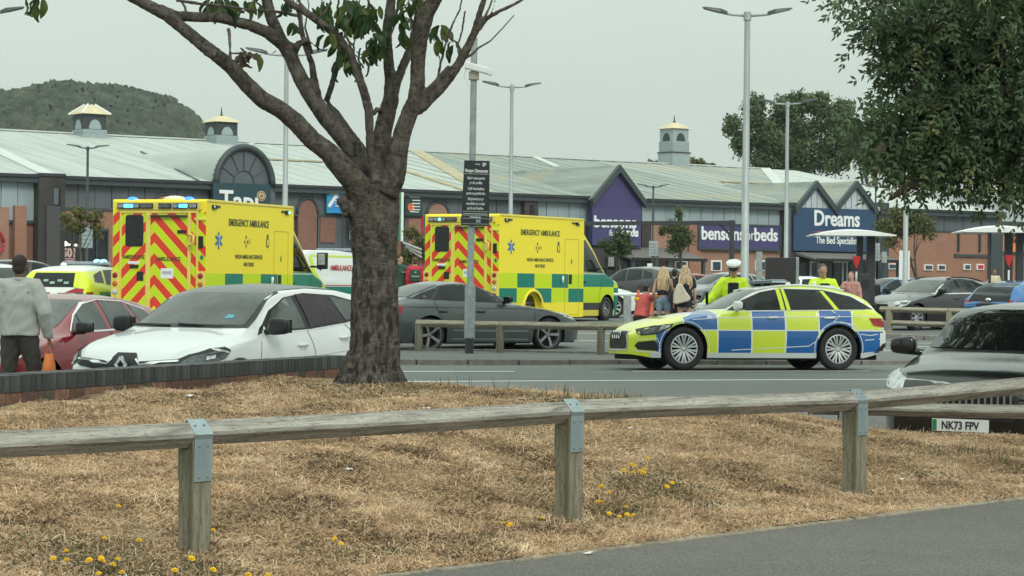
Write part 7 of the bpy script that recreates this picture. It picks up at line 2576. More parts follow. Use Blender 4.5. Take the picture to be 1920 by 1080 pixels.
# ------------------------------------------------------------------ ash tree at the right edge
ASHD = 15.5
ab = Vector((4.9, 16.6, .0))
ash = thing('ash_tree', 'leafy ash tree whose drooping crown fills the upper right corner', 'tree', ab)
def ap(px, py, D=ASHD): return at(px, py, D) - ab
b = MB()
b.tube([(0, 0, -.3), (.05, 0, 1.2), (0, .05, 2.4), (-.15, 0, 3.8), (-.1, 0, 6)], [.24, .19, .17, .14, .08], 14, jit=.1)
for pts in ([(2150, 330), (2050, 290), (1950, 262), (1890, 280), (1840, 280)], [(2150, 330), (2000, 300), (1930, 290), (1880, 285), (1850, 288)], [(2180, 200), (2000, 160), (1880, 170), (1780, 160), (1700, 200)],
            [(2180, 100), (2000, 60), (1850, 40), (1720, 60), (1670, 40)], [(1850, 290), (1790, 250), (1740, 235), (1700, 228)], [(1840, 285), (1780, 330), (1700, 350), (1670, 372)], [(1900, 290), (1880, 350), (1890, 390)], [(1800, 165), (1700, 230), (1650, 280), (1640, 330)]):
    m_ = len(pts)
    b.tube([ap(x, y_, ASHD + .3 * math.sin(i * 2)) for i, (x, y_) in enumerate(pts)], [.045 * (1 - i / m_) + .006 for i in range(m_)], 7)
b.build('trunk', m_bark, ash, smooth='all')
AB = [(1662, 32, 40, 38), (1715, 30, 60, 60), (1780, 40, 80, 75), (1880, 50, 90, 90), (1712, 105, 40, 40), (1772, 130, 80, 70), (1860, 150, 90, 80), (1665, 215, 46, 28), (1725, 215, 70, 55), (1820, 225, 90, 65), (1910, 210, 70, 70),
      (1692, 255, 48, 28), (1760, 268, 76, 36), (1840, 272, 85, 42), (1920, 285, 50, 55), (1690, 300, 26, 20), (1692, 318, 20, 12), (1738, 298, 42, 18), (1870, 312, 50, 22), (1895, 340, 34, 20), (1908, 356, 18, 12), (1628, 240, 16, 18), (1638, 190, 20, 12),
      (1760, -60, 200, 80), (1980, 100, 120, 200), (2100, 250, 120, 120), (1950, -120, 200, 100)]
HI = [(.8, 10.5, 8.6, 4.0, 4.5, 2.6), (1.5, 15, 12, 5, 4.5, 4), (3.6, 8, 8, 3, 4, 3), (1.0, 6.5, 6.9, 2.6, 3, 1.6)]  # unseen leaf masses added overhead for the black car's windscreen to reflect
r = np.random.default_rng(12)
kpx = ASHD / FPX
cents, dirs = [], []
area = np.array([a[2] * a[3] for a in AB], float)
cn = (4700 * area / area.sum()).astype(int)
for (px, py, r1, r2), k in zip(AB, cn):
    off = (py < -20 or px > 1960)
    if off: k = int(k * .55)
    c = np.array(ap(px, py, ASHD))
    q = r.normal(size=(k, 3)); q /= np.linalg.norm(q, axis=1)[:, None]
    q *= (r.random(k) ** .4)[:, None]
    dep = min(1.0, max(.35, r1 * kpx * 1.6))
    P = c + q * np.array([r1 * kpx, dep, r2 * kpx])
    cents.append(P)
    d = q * np.array([1, .6, .5]) + r.normal(size=(k, 3)) * .45 + np.array([-.25, -.1, -.45])
    d /= np.linalg.norm(d, axis=1)[:, None]
    dirs.append(d)
for q_ in HI:
    q = r.normal(size=(2800, 3)); q /= np.linalg.norm(q, axis=1)[:, None]; q *= (r.random(2800) ** .4)[:, None]
    cents.append(np.array(q_[:3]) + q * np.array(q_[3:])); d = r.normal(size=(2800, 3)) + np.array([0, 0, -.5]); dirs.append(d / np.linalg.norm(d, axis=1)[:, None])
NH = 2800 * len(HI)
C_ = np.concatenate(cents); D_ = np.concatenate(dirs)
n = len(C_)
side = np.cross(D_, r.normal(size=(n, 3))); side /= np.linalg.norm(side, axis=1)[:, None]
upv = np.cross(side, D_)
LEN = r.uniform(.16, .26, n); LEN *= 1.15; LEN[-NH:] *= 2.2; BIG = np.ones(n) * 1.22; BIG[-NH:] = 3.3
quads = []
for j in range(5):
    t = (.15 + .2 * j)
    for sg in (-1, 1):
        base_ = C_ + D_ * (LEN * t)[:, None] - np.array([0, 0, 1]) * (LEN * t * t * .35)[:, None]
        ld = D_ * .6 + side * sg * .85 - np.array([0, 0, .25])
        ld /= np.linalg.norm(ld, axis=1)[:, None]
        ll = (.052 * (1 - abs(t - .5) * .5)) * r.uniform(.8, 1.15, n) * BIG
        wv = np.cross(ld, upv + r.normal(size=(n, 3)) * .35); wv /= np.linalg.norm(wv, axis=1)[:, None]
        wv *= (.0095 * BIG * r.uniform(.8, 1.3, n))[:, None]
        quads.append(np.stack([base_, base_ + ld * (ll * .45)[:, None] + wv, base_ + ld * ll[:, None], base_ + ld * (ll * .45)[:, None] - wv], 1))
e_ = C_ + D_ * LEN[:, None] - np.array([0, 0, 1]) * (LEN * .35)[:, None]
wv = side * .010
quads.append(np.stack([e_, e_ + D_ * .025 + wv, e_ + D_ * .058, e_ + D_ * .025 - wv], 1))
Q = np.stack(quads, 1)      # n, 11, 4, 3
V = Q.reshape(-1, 3); nf = n * 11
me = bpy.data.meshes.new('crown')
me.vertices.add(len(V)); me.vertices.foreach_set('co', V.ravel().astype(np.float32))
me.loops.add(nf * 4); me.loops.foreach_set('vertex_index', np.arange(nf * 4, dtype=np.int32))
me.polygons.add(nf); me.polygons.foreach_set('loop_start', np.arange(0, nf * 4, 4, dtype=np.int32)); me.polygons.foreach_set('loop_total', np.full(nf, 4, np.int32))
for m in [leafmat('ash_leaf_%s' % k, c, .5, .2, .3) for k, c in (('a', (.08, .125, .065)), ('b', (.115, .165, .08)), ('c', (.056, .09, .05)), ('d', (.16, .18, .08)))]:
    me.materials.append(m)
mi = r.choice(4, n, p=[.38, .3, .25, .07])
me.polygons.foreach_set('material_index', np.repeat(mi, 11).astype(np.int32))
me.update(calc_edges=True)
o = bpy.data.objects.new('crown', me); COL.objects.link(o); o.parent = ash; o['kind'] = 'stuff'
# ------------------------------------------------------------------ street furniture
def g0(px, Y):
    X = at(px, 540, Y).x
    return Vector((X, Y, float(G(X, Y))))

def street_lamp(px, D, pytop, label, rz=0.0, arm=1.15, r0=.085, group='double-headed car park lamps', mat=None, tilt=.10, lum=.62):
    p = g0(px, D)
    ztop = 1.5 + (yh(px) - pytop) * D / FPX
    h = ztop - p.z
    root = thing('street_lamp', label, 'lamp post', p, rz, group)
    mat = mat or m_postgr
    b = MB(); b.tube([(0, 0, 0), (0, 0, 1.3), (0, 0, 1.34), (0, 0, h)], [r0 * 1.35, r0 * 1.35, r0, r0 * .72], 12)
    b.build('pole', mat, root, smooth=True)
    b = MB(); b.tube([(0, 0, h - .15), (0, 0, h + .06)], [r0, r0 * .9], 12); b.build('pole_cap', mat, root, smooth=True)
    for s_ in (-1, 1):
        b = MB(); b.tube([(0, 0, h - .04), (s_ * (arm - lum) * .8, 0, h - .01), (s_ * (arm - lum + .1), 0, h + .02)], [.035, .032, .03], 8)
        a = b.build('lamp_arm', mat, root, smooth='all')
        b = MB()
        x0, x1 = arm - lum, arm
        b.add([(s_ * x0, -.05, h), (s_ * x0, .05, h), (s_ * (x0 + .18), .14, h + .03), (s_ * (x1 - .06), .12, h + .06 + tilt * .6), (s_ * x1, .04, h + .06 + tilt), (s_ * x1, -.04, h + .06 + tilt), (s_ * (x1 - .06), -.12, h + .06 + tilt * .6), (s_ * (x0 + .18), -.14, h + .03)] +
              [(s_ * x0, -.04, h + .07), (s_ * x0, .04, h + .07), (s_ * (x0 + .18), .11, h + .13), (s_ * (x1 - .06), .08, h + .11 + tilt * .6), (s_ * x1, .02, h + .07 + tilt), (s_ * x1, -.02, h + .07 + tilt), (s_ * (x1 - .06), -.08, h + .11 + tilt * .6), (s_ * (x0 + .18), -.11, h + .13)],
              [tuple(range(8)), tuple(range(15, 7, -1))] + [(i, (i + 1) % 8, (i + 1) % 8 + 8, i + 8) for i in range(8)])
        b.build('lamp_head', m_lumin, a)
    return root
street_lamp(1396, 57, 27, 'tall double-headed grey lamp post left of the police officer in the white cap', .0, 1.12, .10)
street_lamp(956, 84, 162, 'double-headed lamp post rising behind the ambulance nearest the sign pole', .25, 1.12)
street_lamp(533, 64, 102, 'double-headed lamp post seen between the cherry limbs left of the trunk', .1, 1.15)
street_lamp(1473, 84, 194, 'double-headed lamp post in front of the distant tall tree', -.2, 1.1)
street_lamp(162, 118, 277, 'dark thin double-headed lamp post against the left white roof', .2, 1.1, .085, mat=m_fas, lum=.75)
street_lamp(1223, 140, 350, 'small dark double-headed lamp beyond the thin forked tree', .1, 1.0, .07, mat=m_fas)
street_lamp(1640, 140, 350, 'small dark double-headed lamp at the right end of the navy sign', .1, 1.0, .07, mat=m_fas)
street_lamp(1697, 72, 132, 'pale lamp post rising into the ash tree beside a white board', .2, 1.1)
street_lamp(-42, 60, 24, 'lamp post at the top left whose right head pokes into view', .0, 1.15)

# CCTV pole with Welsh car park notice
pc = Vector((at(881, 540, 44.7).x, 44.7, .09))
cc = thing('camera_pole', 'galvanised camera pole with a wider base on the far verge', 'pole', pc, 0, None, rot=(0, rad(.35), 0))
b = MB(); b.tube([(0, 0, -.1), (0, 0, .30)], .085, 14); b.build('pole_base', m_darkm, cc, smooth=True)
b = MB(); b.tube([(0, 0, .30), (0, 0, 1.28), (0, 0, 1.38), (0, 0, 6.15)], [.105, .105, .068, .062], 14); b.build('pole', m_galv, cc, smooth=True)
b = MB(); b.box((0, -.095, .8), (.05, .02, .7)); b.build('access_door', m_galv, cc, bevel=.004)
cv = thing('security_camera', 'white security camera bracketed high on the galvanised pole', 'camera', pc + Vector((.035, 0, 5.47)), 0)
cr = Matrix.Rotation(rad(14), 3, 'Y')
b = MB(); b.box((.06, -.12, .08), (.46, .15, .13), cr); b.box((-.12, -.12, .13), (.10, .16, .14), cr); b.build('camera_housing', m_white, cv, bevel=.02)
b = MB(); b.box((.28, -.12, .01), (.16, .13, .11), cr); b.build('camera_hood', m_white, cv, bevel=.015)
b = MB(); b.box((0, -.02, -.06), (.20, .16, .16)); b.tube([(.04, -.06, -.02), (.06, -.11, .05)], .03, 8); b.build('camera_bracket', M('bracket_beige', (.42, .38, .32), .6), cv, bevel=.01)
b = MB(); b.tube([(-.15, -.12, .08), (-.19, -.10, -.1), (-.08, -.07, -.30)], .008, 5); b.build('cable', m_white, cv)
ns = thing('notice_sign', 'black Welsh parking notice headed Mostyn Champneys strapped to the camera pole', 'sign', pc + Vector((.10, -.11, 3.12)), 0, rot=(0, rad(.9), 0))
Wn, Hn = .545, 1.27
b = MB()
b.prism([(-Wn / 2 + .0, -Hn / 2), (Wn / 2, -Hn / 2), (Wn / 2 - .02, Hn / 2), (-Wn / 2 + .03, Hn / 2)], lambda a, z, d: (a, d, z), .015)
b.build('sign_panel', M('notice_black', (.022, .026, .028), .45, var=.1), ns, bevel=.004)
mtx = M('notice_text', (.66, .69, .68), .6, var=.02)
rows_ = [('Mostyn Champneys', .085, .43, .004), ("Mae'r maes parcio", .075, .29, .002), ("yr dir preifat.", .075, .20, .002), ('Caiff rheolaethau', .075, .085, .002), ('parcio eu gweithredu.', .075, -.005, .002),
         ('Edrychwch ar yr', .075, -.115, .002), ('arwyddion yn y maes', .075, -.205, .002), ('parcio am fanylion.', .075, -.295, .002)]
for s_, sz, z, bo in rows_:
    w_ = .56 if len(s_) > 18 else .62
    text(s_, sz, (.0, -.006, z - .02), RF, mtx, 'lettering', ns, .002, bo, w_ if s_ != 'Mostyn Champneys' else .66)
for z, wd, hh in ((.375, .49, .006), (-.355, .50, .006), (-.40, .47, .012), (-.43, .5, .006), (-.465, .22, .018), (-.49, .50, .005), (-.595, .5, .005)):
    b = MB(); b.box((0, -.004, z), (wd, .004, hh)); b.build('rule_line', mtx, ns)
text('EP', .09, (.15, -.006, .53), RF, mtx, 'lettering', ns, .002, .004, .8)
text('Parking', .035, (.02, -.006, .555), RF, mtx, 'lettering', ns, .002, .001, .9)
text('\u25c7 ESE', .07, (.06, -.006, -.57), RF, M('notice_text_blue', (.35, .5, .62), .6), 'lettering', ns, .002, .003, .85) if False else text('ESE', .075, (.06, -.006, -.565), RF, M('notice_text_blue', (.35, .5, .62), .6), 'lettering', ns, .002, .003, .85)

# height barrier
hb = thing('height_barrier', 'black steel height barrier spanning from the ambulance to a post by the officer', 'barrier', g0(1371, 70))
hb.location = g0(1371, 70)
L_ = (1371 - 960) / FPX * 70 - (960 - 960) / FPX * 70
z_ = 1.5 + (yh(1371) - 413) * 70 / FPX - hb.location.z
zl = 1.5 + (yh(1000) - 416) * 70 / FPX - hb.location.z
b = MB(); b.tube([(0, 0, 0), (0, 0, z_)], .10, 4); b.build('post', m_darkm, hb)
b = MB(); b.tube([(-L_ * .96, 0, 0), (-L_ * .96, 0, zl)], .10, 4); b.build('post', m_darkm, hb)
b = MB(); b.tube([(-L_ * .96 - .1, 0, zl - .07), (.10, 0, z_ - .07)], .085, 4); b.build('crossbar', m_darkm, hb)
b = MB(); b.tube([(-.40, 0, z_ - .08), (0, 0, z_ - .5)], .05, 4); b.build('brace', m_darkm, hb)

# black board on posts
p = g0(1466, 60)
bo = thing('notice_board', 'plain black board on grey posts behind the police car light bar', 'board', p)
z1, z0 = 1.5 + (533.3 - 483) * 60 / FPX - p.z, 1.5 + (533.3 - 530) * 60 / FPX - p.z
b = MB(); b.box2((-.43, -.04, z0), (.36, .04, z1)); b.build('board_panel', M('board_black', (.022, .02, .02), .5, var=.15), bo, bevel=.01)
for x in (-.40, .40):
    b = MB(); b.box2((x - .04, .041, 0), (x + .045, .12, z1 + .02)); b.build('post', m_galv, bo)
def banner(px0, px1, py0, py1, D, label, mat, name='banner', post=True, cat='banner', dep=.03):
    pm = (px0 + px1) / 2
    p = g0(pm, D)
    z1, z0 = 1.5 + (yh(pm) - py0) * D / FPX - p.z, 1.5 + (yh(pm) - py1) * D / FPX - p.z
    w = (px1 - px0) / FPX * D / 2
    r = thing(name, label, cat, p)
    b = MB(); b.box2((-w, -dep, z0), (w, 0, z1)); b.build('panel', mat, r, bevel=.006)
    if post:
        b = MB(); b.tube([(0, .06, 0), (0, .06, z1)], .045, 8); b.build('post', m_fas, r)
    return r, w, z0, z1
mb_ = M('banner_grey', (.30, .35, .36), .6, var=.1, scale=3)
for a in ((147, 173, 425, 465, 116, 'pale grey lamp post notice on the far left beside the 501 window'), (1216, 1233, 452, 480, 110, 'pale grey notice on a post left of the forked young tree'), (1630, 1649, 456, 489, 100, 'pale hanging banner just right of the canopy posts')):
    r, w, z0, z1 = banner(*a, mb_)
    for k in range(4):
        b = MB(); b.box((0, -.04, z0 + (z1 - z0) * (.2 + .2 * k)), (w * 1.5, .01, .03)); b.build('text_bar', M('banner_ink', (.18, .21, .23), .7), r)
banner(1652, 1661, 472, 493, 96, 'small grey box on a post right of the hanging banner', m_galv, 'control_box', cat='box', dep=.2)
banner(1685, 1705, 470, 525, 73, 'tall white board leaning on the pale lamp post', m_white, 'white_board', False, 'board')
banner(1417, 1428, 472, 545, 62, 'narrow grey post between the officer and the black board', m_galv, 'post', False, 'post', dep=.1)
banner(1213, 1226, 494, 508, 112, 'small white poster stand by the shop canopy', m_white, 'poster_stand', True, 'sign')
banner(1228, 1234, 480, 520, 110, 'dark slim post carrying the pale notice', m_fas, 'slim_post', False, 'post', dep=.1)

def canopy_shelter(pa, pb, ptop, pbot, posts, D, label, tri, binpx=None):
    pm = (pa + pb) / 2
    p = g0(pm, D)
    k = D / FPX
    r = thing('trolley_shelter', label, 'shelter', p)
    zb = 1.5 + (yh(pm) - pbot) * k - p.z
    zt = 1.5 + (yh(pm) - ptop) * k - p.z
    w = (pb - pa) * k / 2
    b = MB()
    n, m = 16, 8
    vs = []
    for j in range(m + 1):
        for i in range(n + 1):
            u, v = -1 + 2 * i / n, -1 + 2 * j / m
            vs.append((u * w, v * .95, zb + (zt - zb) * (1 - u * u) * (1 - .35 * v * v)))
    vs += [(x, y, zb - .03) for x, y, z in vs]
    N1 = (n + 1) * (m + 1)
    fs = []
    for j in range(m):
        for i in range(n):
            a = j * (n + 1) + i
            fs += [(a, a + 1, a + n + 2, a + n + 1), (a + N1 + n + 1, a + N1 + n + 2, a + N1 + 1, a + N1)]
    for i in range(n):
        for j in (0, m):
            a = j * (n + 1) + i; fs.append((a, a + N1, a + N1 + 1, a + 1))
    for j in range(m):
        for i in (0, n):
            a = j * (n + 1) + i; fs.append((a, a + n + 1, a + n + 1 + N1, a + N1))
    b.add(vs, fs); b.build('canopy', M('canopy_white', (.80, .81, .79), .45, var=.03), r, smooth=True)
    for q, ww in posts:
        x = (q - pm) * k
        b = MB(); b.box2((x - ww * k / 2, -.1, 0), (x + ww * k / 2, .1, zb)); b.build('post', m_darkm, r, bevel=.01)
    s = thing('warning_triangle', 'red downward triangle sign on the %s' % tri[2], 'sign', g0(tri[0], D - .4))
    zz = 1.5 + (yh(tri[0]) - tri[1]) * k - s.location.z
    b = MB(); b.prism([(-.11, zz), (.11, zz), (.075, zz - .16), (.0, zz - .34), (-.075, zz - .16)], lambda a, z, d: (a, d, z), .03); b.build('triangle', M('triangle_red', (.55, .015, .02), .45), s, bevel=.006)
    b = MB(); b.tube([(0, .06, 0), (0, .06, zz)], .035, 8); b.build('post', m_darkm, s)
    for q in range(2):
        b = MB(); b.box((.0, -.0, zz - .55 - .34 * q), (.05, .02, .28)); b.build('label_strip', m_white, s)
    return r
canopy_shelter(1519, 1669, 430, 441, [(1611, 11), (1632, 15)], 62, 'white curved canopy on dark posts above the police car tail', (1605.5, 481, 'post under the white canopy near the officer'))
canopy_shelter(1795, 1945, 423, 435, [(1855, 3), (1890, 14), (1911, 13)], 64, 'white curved canopy on dark posts at the right edge', (1891, 479, 'post of the right-edge canopy'))
r = thing('litter_bin', 'dark tall bin cabinet under the white canopy', 'bin', g0(1621, 61.4))
b = MB(); b.box2((-.13, -.15, 0), (.13, .15, 1.5 + (535 - 513) * 61.4 / FPX - r.location.z)); b.build('bin_body', M('bin_dark', (.03, .032, .035), .5), r, bevel=.02)
b = MB(); b.box2((-.09, -.16, 1.1), (.09, -.151, 1.35)); b.build('bin_slot', m_black, r)

# ------------------------------------------------------------------ vehicles in place
police_car((4.12, 40.40, -.005), (rad(0), 0, 0))
pcx = [o for o in COL.objects if o.name == 'police_car'][0]
pcx.rotation_euler = (rad(-1.4), 0, rad(14)); pcx.scale = (1, 1, 1.05)
ambulance((-6.515, 53.28, .25), rad(251.5), 'yellow emergency ambulance with blue rear lights flashing, behind the white crossover', True)
a2 = ambulance((.51, 62.76, .42), rad(240), 'yellow emergency ambulance with unlit beacons, behind the camera pole and grey saloon', False)
a2.root.scale = (1, 1, .955)
w_ = white_suv((-3.05, 25.34, -.11), rad(64)); w_.root.scale = (.94, .96, .965)
grey_saloon((-1.0, 48.2, .05), rad(213))
black_car((5.0, 22.3, -.17), rad(62))
c = simple_car('hatch', 'parked_car', 'dark red hatchback behind the man in the pale jacket', ('maroon', (.22, .008, .018)), (-6.0, 29.4, -.16), rad(68), glass=m_glass2)
c.line([(1.52, 1.0), (1.76, 1.195), (2.03, 1.345), (2.35, 1.395), (2.95, 1.37), (3.47, 1.255)], .013, m_chrome, 'window_trim', sides=(-1, 1), grid=.12, off=.008)
c.line([(1.52, .985), (2.3, 1.0), (3.1, 1.03), (3.58, 1.07)], .022, m_chrome, 'window_trim', sides=(-1, 1), grid=.12, off=.008)
c.line([(1.76, .99), (1.80, 1.22)], .025, m_black, 'window_divider', sides=(-1, 1), grid=.12, off=.009)
c.root.scale = (1, 1, .985)
response_car((-9.75, 53.3, .17), rad(255))
v_ = white_van((-5.6, 68.6, .42), rad(247)); v_.root.scale = (1, 1, .88)
c = simple_car('estate', 'parked_car', 'black estate car with chrome window line behind the two-rail fence', ('charcoal', (.022, .020, .024)), (11.5, 63.45, .29), rad(40), glass=m_glass2, rims='eight')
c.line([(1.78, .985), (2.08, 1.16), (2.38, 1.30), (2.7, 1.345), (3.45, 1.335), (4.0, 1.225)], .024, m_chrome, 'window_trim', sides=(-1, 1), grid=.15, off=.008)
c.line([(1.66, .965), (2.8, .985), (4.4, 1.0)], .03, m_chrome, 'window_trim', sides=(-1, 1), grid=.15, off=.008)
for s_ in (-1, 1):
    b = MB(); b.tube([(a - c.L / 2, s_ * .56, at_top(c.sp, a) - .01) for a in np.linspace(2.5, 4.0, 8)], .02, 6); b.build('roof_rail', m_darkm, c.root, smooth='all')
c.root.scale = (1, 1, 1.03)
c = simple_car('hatch', 'parked_car', 'bright blue small car with an all-glass dark rear hatch at the right edge', ('blue', (.01, .13, .36)), (13.55, 60.2, .30), rad(226), scale=.93)
c.stick([(-.60, .82), (.60, .82), (.56, 1.0), (.48, 1.28), (-.48, 1.28), (-.56, 1.0)], 'rear', .010, m_glass, 'rear_hatch_glass')
b = MB(); b.ell((c.L / 2 - .03, 0, .86), (.05, .09, .05)); b.build('hatch_badge', m_chrome, c.root, smooth='all')
for spx in [(('suv', 'black people carrier with a pale sticker in its side window beyond the cones', ('blackb', (.018, .017, .02)), 1200, 78, 307), {}),
            (('hatch', 'white car whose nose shows right of the unlit ambulance', ('whiteb', (.74, .76, .76)), 1062, 69, 192), {}),
            (('estate', 'grey estate car with roof rails behind the women', ('greyb', (.10, .115, .12)), 1335, 88, 30), {}),
            (('hatch', 'silver grey hatchback just behind the women', ('greyc', (.19, .21, .21)), 1345, 76, 25), {}),
            (('hatch', 'white hatchback behind the officer reading papers', ('whitec', (.72, .75, .76)), 1530, 79, 200), {}),
            (('hatch', 'mid blue hatchback right of the dark bin cabinet', ('blueb', (.03, .075, .18)), 1660, 80, 22), {}),
            (('saloon', 'burgundy saloon against the brick wall on the right', ('burg', (.12, .02, .03)), 1745, 112, 20), {}),
            (('hatch', 'white small car beside the burgundy saloon', ('whited', (.74, .77, .77)), 1808, 106, 70), {}),
            (('hatch', 'dark green car beneath the right brick wall', ('dgreen', (.03, .05, .045)), 1852, 118, 15), {}),
            (('suv', 'white van-like car at the far left edge', ('whitee', (.74, .77, .77)), -18, 52, 110), {}),
            (('suv', 'black car with raised tailgate behind the walking man', ('blackc', (.02, .02, .022)), 58, 76, 205), {}),
            (('estate', 'dark estate roof visible over the white ambulance van', ('blackd', (.03, .033, .035)), 618, 94, 15), {}),
            (('hatch', 'red car low behind the long haired woman', ('redb', (.30, .02, .03)), 1268, 90, 20), {})]:
    (kd, lab, col, px, D, an), kw = spx
    p = g0(px, D)
    simple_car(kd, 'parked_car', lab, col, p, rad(an), rims='eight')
# ------------------------------------------------------------------ people
m_jack = M('jacket_stone', (.40, .41, .38), .85, var=.08, scale=5, bump=.5, bscale=9)
m_trs = M('trousers_brown', (.055, .048, .042), .85, var=.15, scale=8, bump=.4)
m_shoe = M('shoes_dark', (.03, .025, .02), .7)
m_shorthair = M('hair_shaved', (.035, .022, .018), .8, var=.2)
pw = dict(wrL=(-.30, -.06, .90), wrR=(.27, .02, .88), elL=(-.30, .06, 1.14), elR=(.26, .06, 1.14), knL=(-.14, -.10, .50), anL=(-.18, .10, .10), toL=(-.19, -.04, .04), knR=(.12, -.02, .5), anR=(.14, .02, .08), toR=(.15, -.14, .03))
r_, V_, hp_ = person('man in a pale stone shirt jacket and brown trousers walking away by the wall', (-5.13, 23.9, 0.0), rad(180 - 8), pose=pw, skin=m_skind, build=1.12, scale=.985, vox=.009, top=m_jack, bottom=m_trs, hair=(m_shorthair, 'short'), shoes=m_shoe, hemz=.90, topr=.040)
b = MB(); b.box((0, .118, 1.36), (.30, .006, .006)); b.build('yoke_seam', M('jacket_seam', (.26, .27, .25), .9), r_)
b = MB(); b.tube([(0, .0, 1.475), (0, .0, 1.515)], [.085, .072], 16, flat=[.09, .078]); b.build('collar', m_jack, r_, smooth='all')
bag = thing('carrier_bag', 'orange carrier bag held low beside the walking man', 'bag', r_.matrix_world @ Vector((0, 0, 0)) if False else Vector((-5.13 + .32, 23.85, .0)))
b = MB()
b.tube([(0, 0, .70), (0, 0, .60), (.01, 0, .45), (.02, 0, .36)], [.05, .075, .085, .075], 14, flat=[.03, .05, .06, .05], jit=.35)
b.build('bag_body', M('bag_orange', (.62, .17, .03), .55, var=.2, scale=8, bump=.8, bscale=12), bag, smooth='all')
b = MB(); b.tube([(-.03, 0, .70), (-.01, 0, .84), (.03, 0, .70)], .006, 5); b.build('bag_handle', M('bag_orange', (.62, .17, .03)), bag)

def officer_kit(r, V, hp, cap=True):
    # dark yoke, reflective bands, badges
    b = MB()
    for s_ in 'LR':
        a, c = V['sh' + s_], V['el' + s_]
        for f, w_ in ((.62, .032),):
            p = a.lerp(c, f); d = (c - a).normalized()
            b.tube([p - d * w_, p + d * w_], .088, 14)
    b.build('reflective_band', M('reflective_grey', (.42, .45, .44), .3, .3), r, smooth=True)
    b = MB()
    b.tube([(0, V['chest'].y, V['neck'].z - .10), (0, V['chest'].y, V['neck'].z - .04), (0, V['chest'].y + .005, V['neck'].z - .005)], [.185, .155, .085], 18, flat=[.115, .105, .082], side=(1, 0, 0))
    b.build('dark_yoke', m_navy, r, smooth='all')
    b = MB()
    yy = V['chest'].y - .158
    b.box((0, yy, 1.22), (.19, .06, .40)); b.build('stab_vest', m_navy, r, bevel=.03)
    b = MB(); b.box((-.06, yy - .035, 1.30), (.07, .02, .06)); b.box((.065, yy - .035, 1.33), (.05, .02, .05)); b.build('vest_pouch', m_black, r, bevel=.008)
    b = MB(); b.box((.17, yy + .03, 1.30), (.09, .02, .035)); b.build('chest_label', M('label_navy', (.02, .04, .07), .6), r)
    if cap:
        c0 = Vector(hp(0, 0, 0))
        R = Matrix.Rotation(.12, 3, 'X')
        b = MB(); b.tube([hp(0, .012, .055), hp(0, .014, .095)], [.098, .098], 20, flat=[.112, .112], side=(1, 0, 0)); ca = b.build('cap_band', M('cap_band', (.06, .08, .08), .6), r, smooth=True)
        b = MB(); b.tube([hp(0, .012, .090), hp(0, .008, .115), hp(0, .0, .145), hp(0, .0, .158)], [.100, .128, .132, .10], 20, flat=[.114, .142, .146, .11], side=(1, 0, 0)); b.build('cap_top', m_white, ca, smooth=True)
        b = MB()
        vs = []
        for i in range(9):
            t = math.pi * (1.15 + .7 * i / 8)
            vs += [hp(.098 * math.cos(t), .012 + .112 * math.sin(t), .060), hp(.105 * math.cos(t), .0 + .165 * math.sin(t), .035)]
        b.add(vs, [(2 * i, 2 * i + 1, 2 * i + 3, 2 * i + 2) for i in range(8)])
        o = b.build('cap_peak', m_black, ca, smooth='all'); md = o.modifiers.new('s', 'SOLIDIFY'); md.thickness = .006
po = dict(elL=(-.36, -.10, 1.16), wrL=(-.52, -.28, 1.02), elR=(.25, -.02, 1.13), wrR=(.20, -.16, .98), nod=.28, turn=-.15, head=(.01, -.05, 1.63))
r_, V_, hp_ = person('police officer in a white topped cap and yellow hi-vis jacket holding the car door', (4.12, 42.75, .03), rad(-4), pose=po, build=1.14, scale=1.055, vox=.010, top=m_hiviz, bottom=m_navy, hair=(m_dhair, 'short'), shoes=m_shoe, topr=.045)
officer_kit(r_, V_, hp_, True)
po = dict(elL=(-.27, -.10, 1.12), wrL=(-.13, -.30, 1.18), elR=(.27, -.10, 1.12), wrR=(.13, -.30, 1.18), nod=.32, head=(-.02, -.05, 1.63), turn=.1)
r_, V_, hp_ = person('bareheaded officer in a yellow hi-vis jacket reading pale papers', (5.95, 43.9, .04), rad(6), pose=po, build=1.14, scale=1.05, vox=.010, top=m_hiviz, bottom=m_navy, hair=(M('hair_greying', (.09, .08, .07), .7), 'short'), shoes=m_shoe, topr=.045)
officer_kit(r_, V_, hp_, False)
pp = thing('paper_sheets', 'pale sheets of paper held up by the bareheaded officer', 'papers', Vector((5.95 - .03, 43.9 - .40, 1.33)), rad(6), rot=(rad(-25), 0, rad(6)))
for k in range(3):
    b = MB(); b.box((.01 * k, -.006 * k, .01 * k), (.46 - .03 * k, .003, .30)); b.build('sheet', M('paper_%d' % k, (.56 + .04 * k, .60 + .04 * k, .60 + .04 * k), .8, var=.02), pp)
m_denim = M('denim_light', (.20, .28, .36), .85, var=.25, scale=20, bump=.3)
m_blk = M('cloth_black', (.014, .014, .016), .85, var=.2, bump=.3)
pg = dict(sw=0)
r_, V_, hp_ = person('woman with long blond hair, black top and denim shorts seen from behind', (at(1244, 540, 52.5).x, 52.5, .2), rad(176), pose=dict(elL=(-.22, .02, 1.14), wrL=(-.23, -.02, .90), elR=(.24, .06, 1.14), wrR=(.20, -.06, .98)), build=.88, scale=.955, vox=.010, top=m_blk, sleeves=0, bottom=m_denim, shorts=True, hair=(m_blond, 'long'), shoes=m_white, hemz=1.08, topr=.012)
bg_ = thing('shoulder_bag', 'dark shoulder bag hanging at the hip of the woman in denim shorts', 'bag', Vector((at(1262, 540, 52.3).x, 52.3, .2)))
b = MB(); b.ell((0, 0, .98), (.12, .07, .17), 14, 10); b.build('bag_body', M('bag_navy', (.03, .04, .06), .7), bg_, smooth='all')
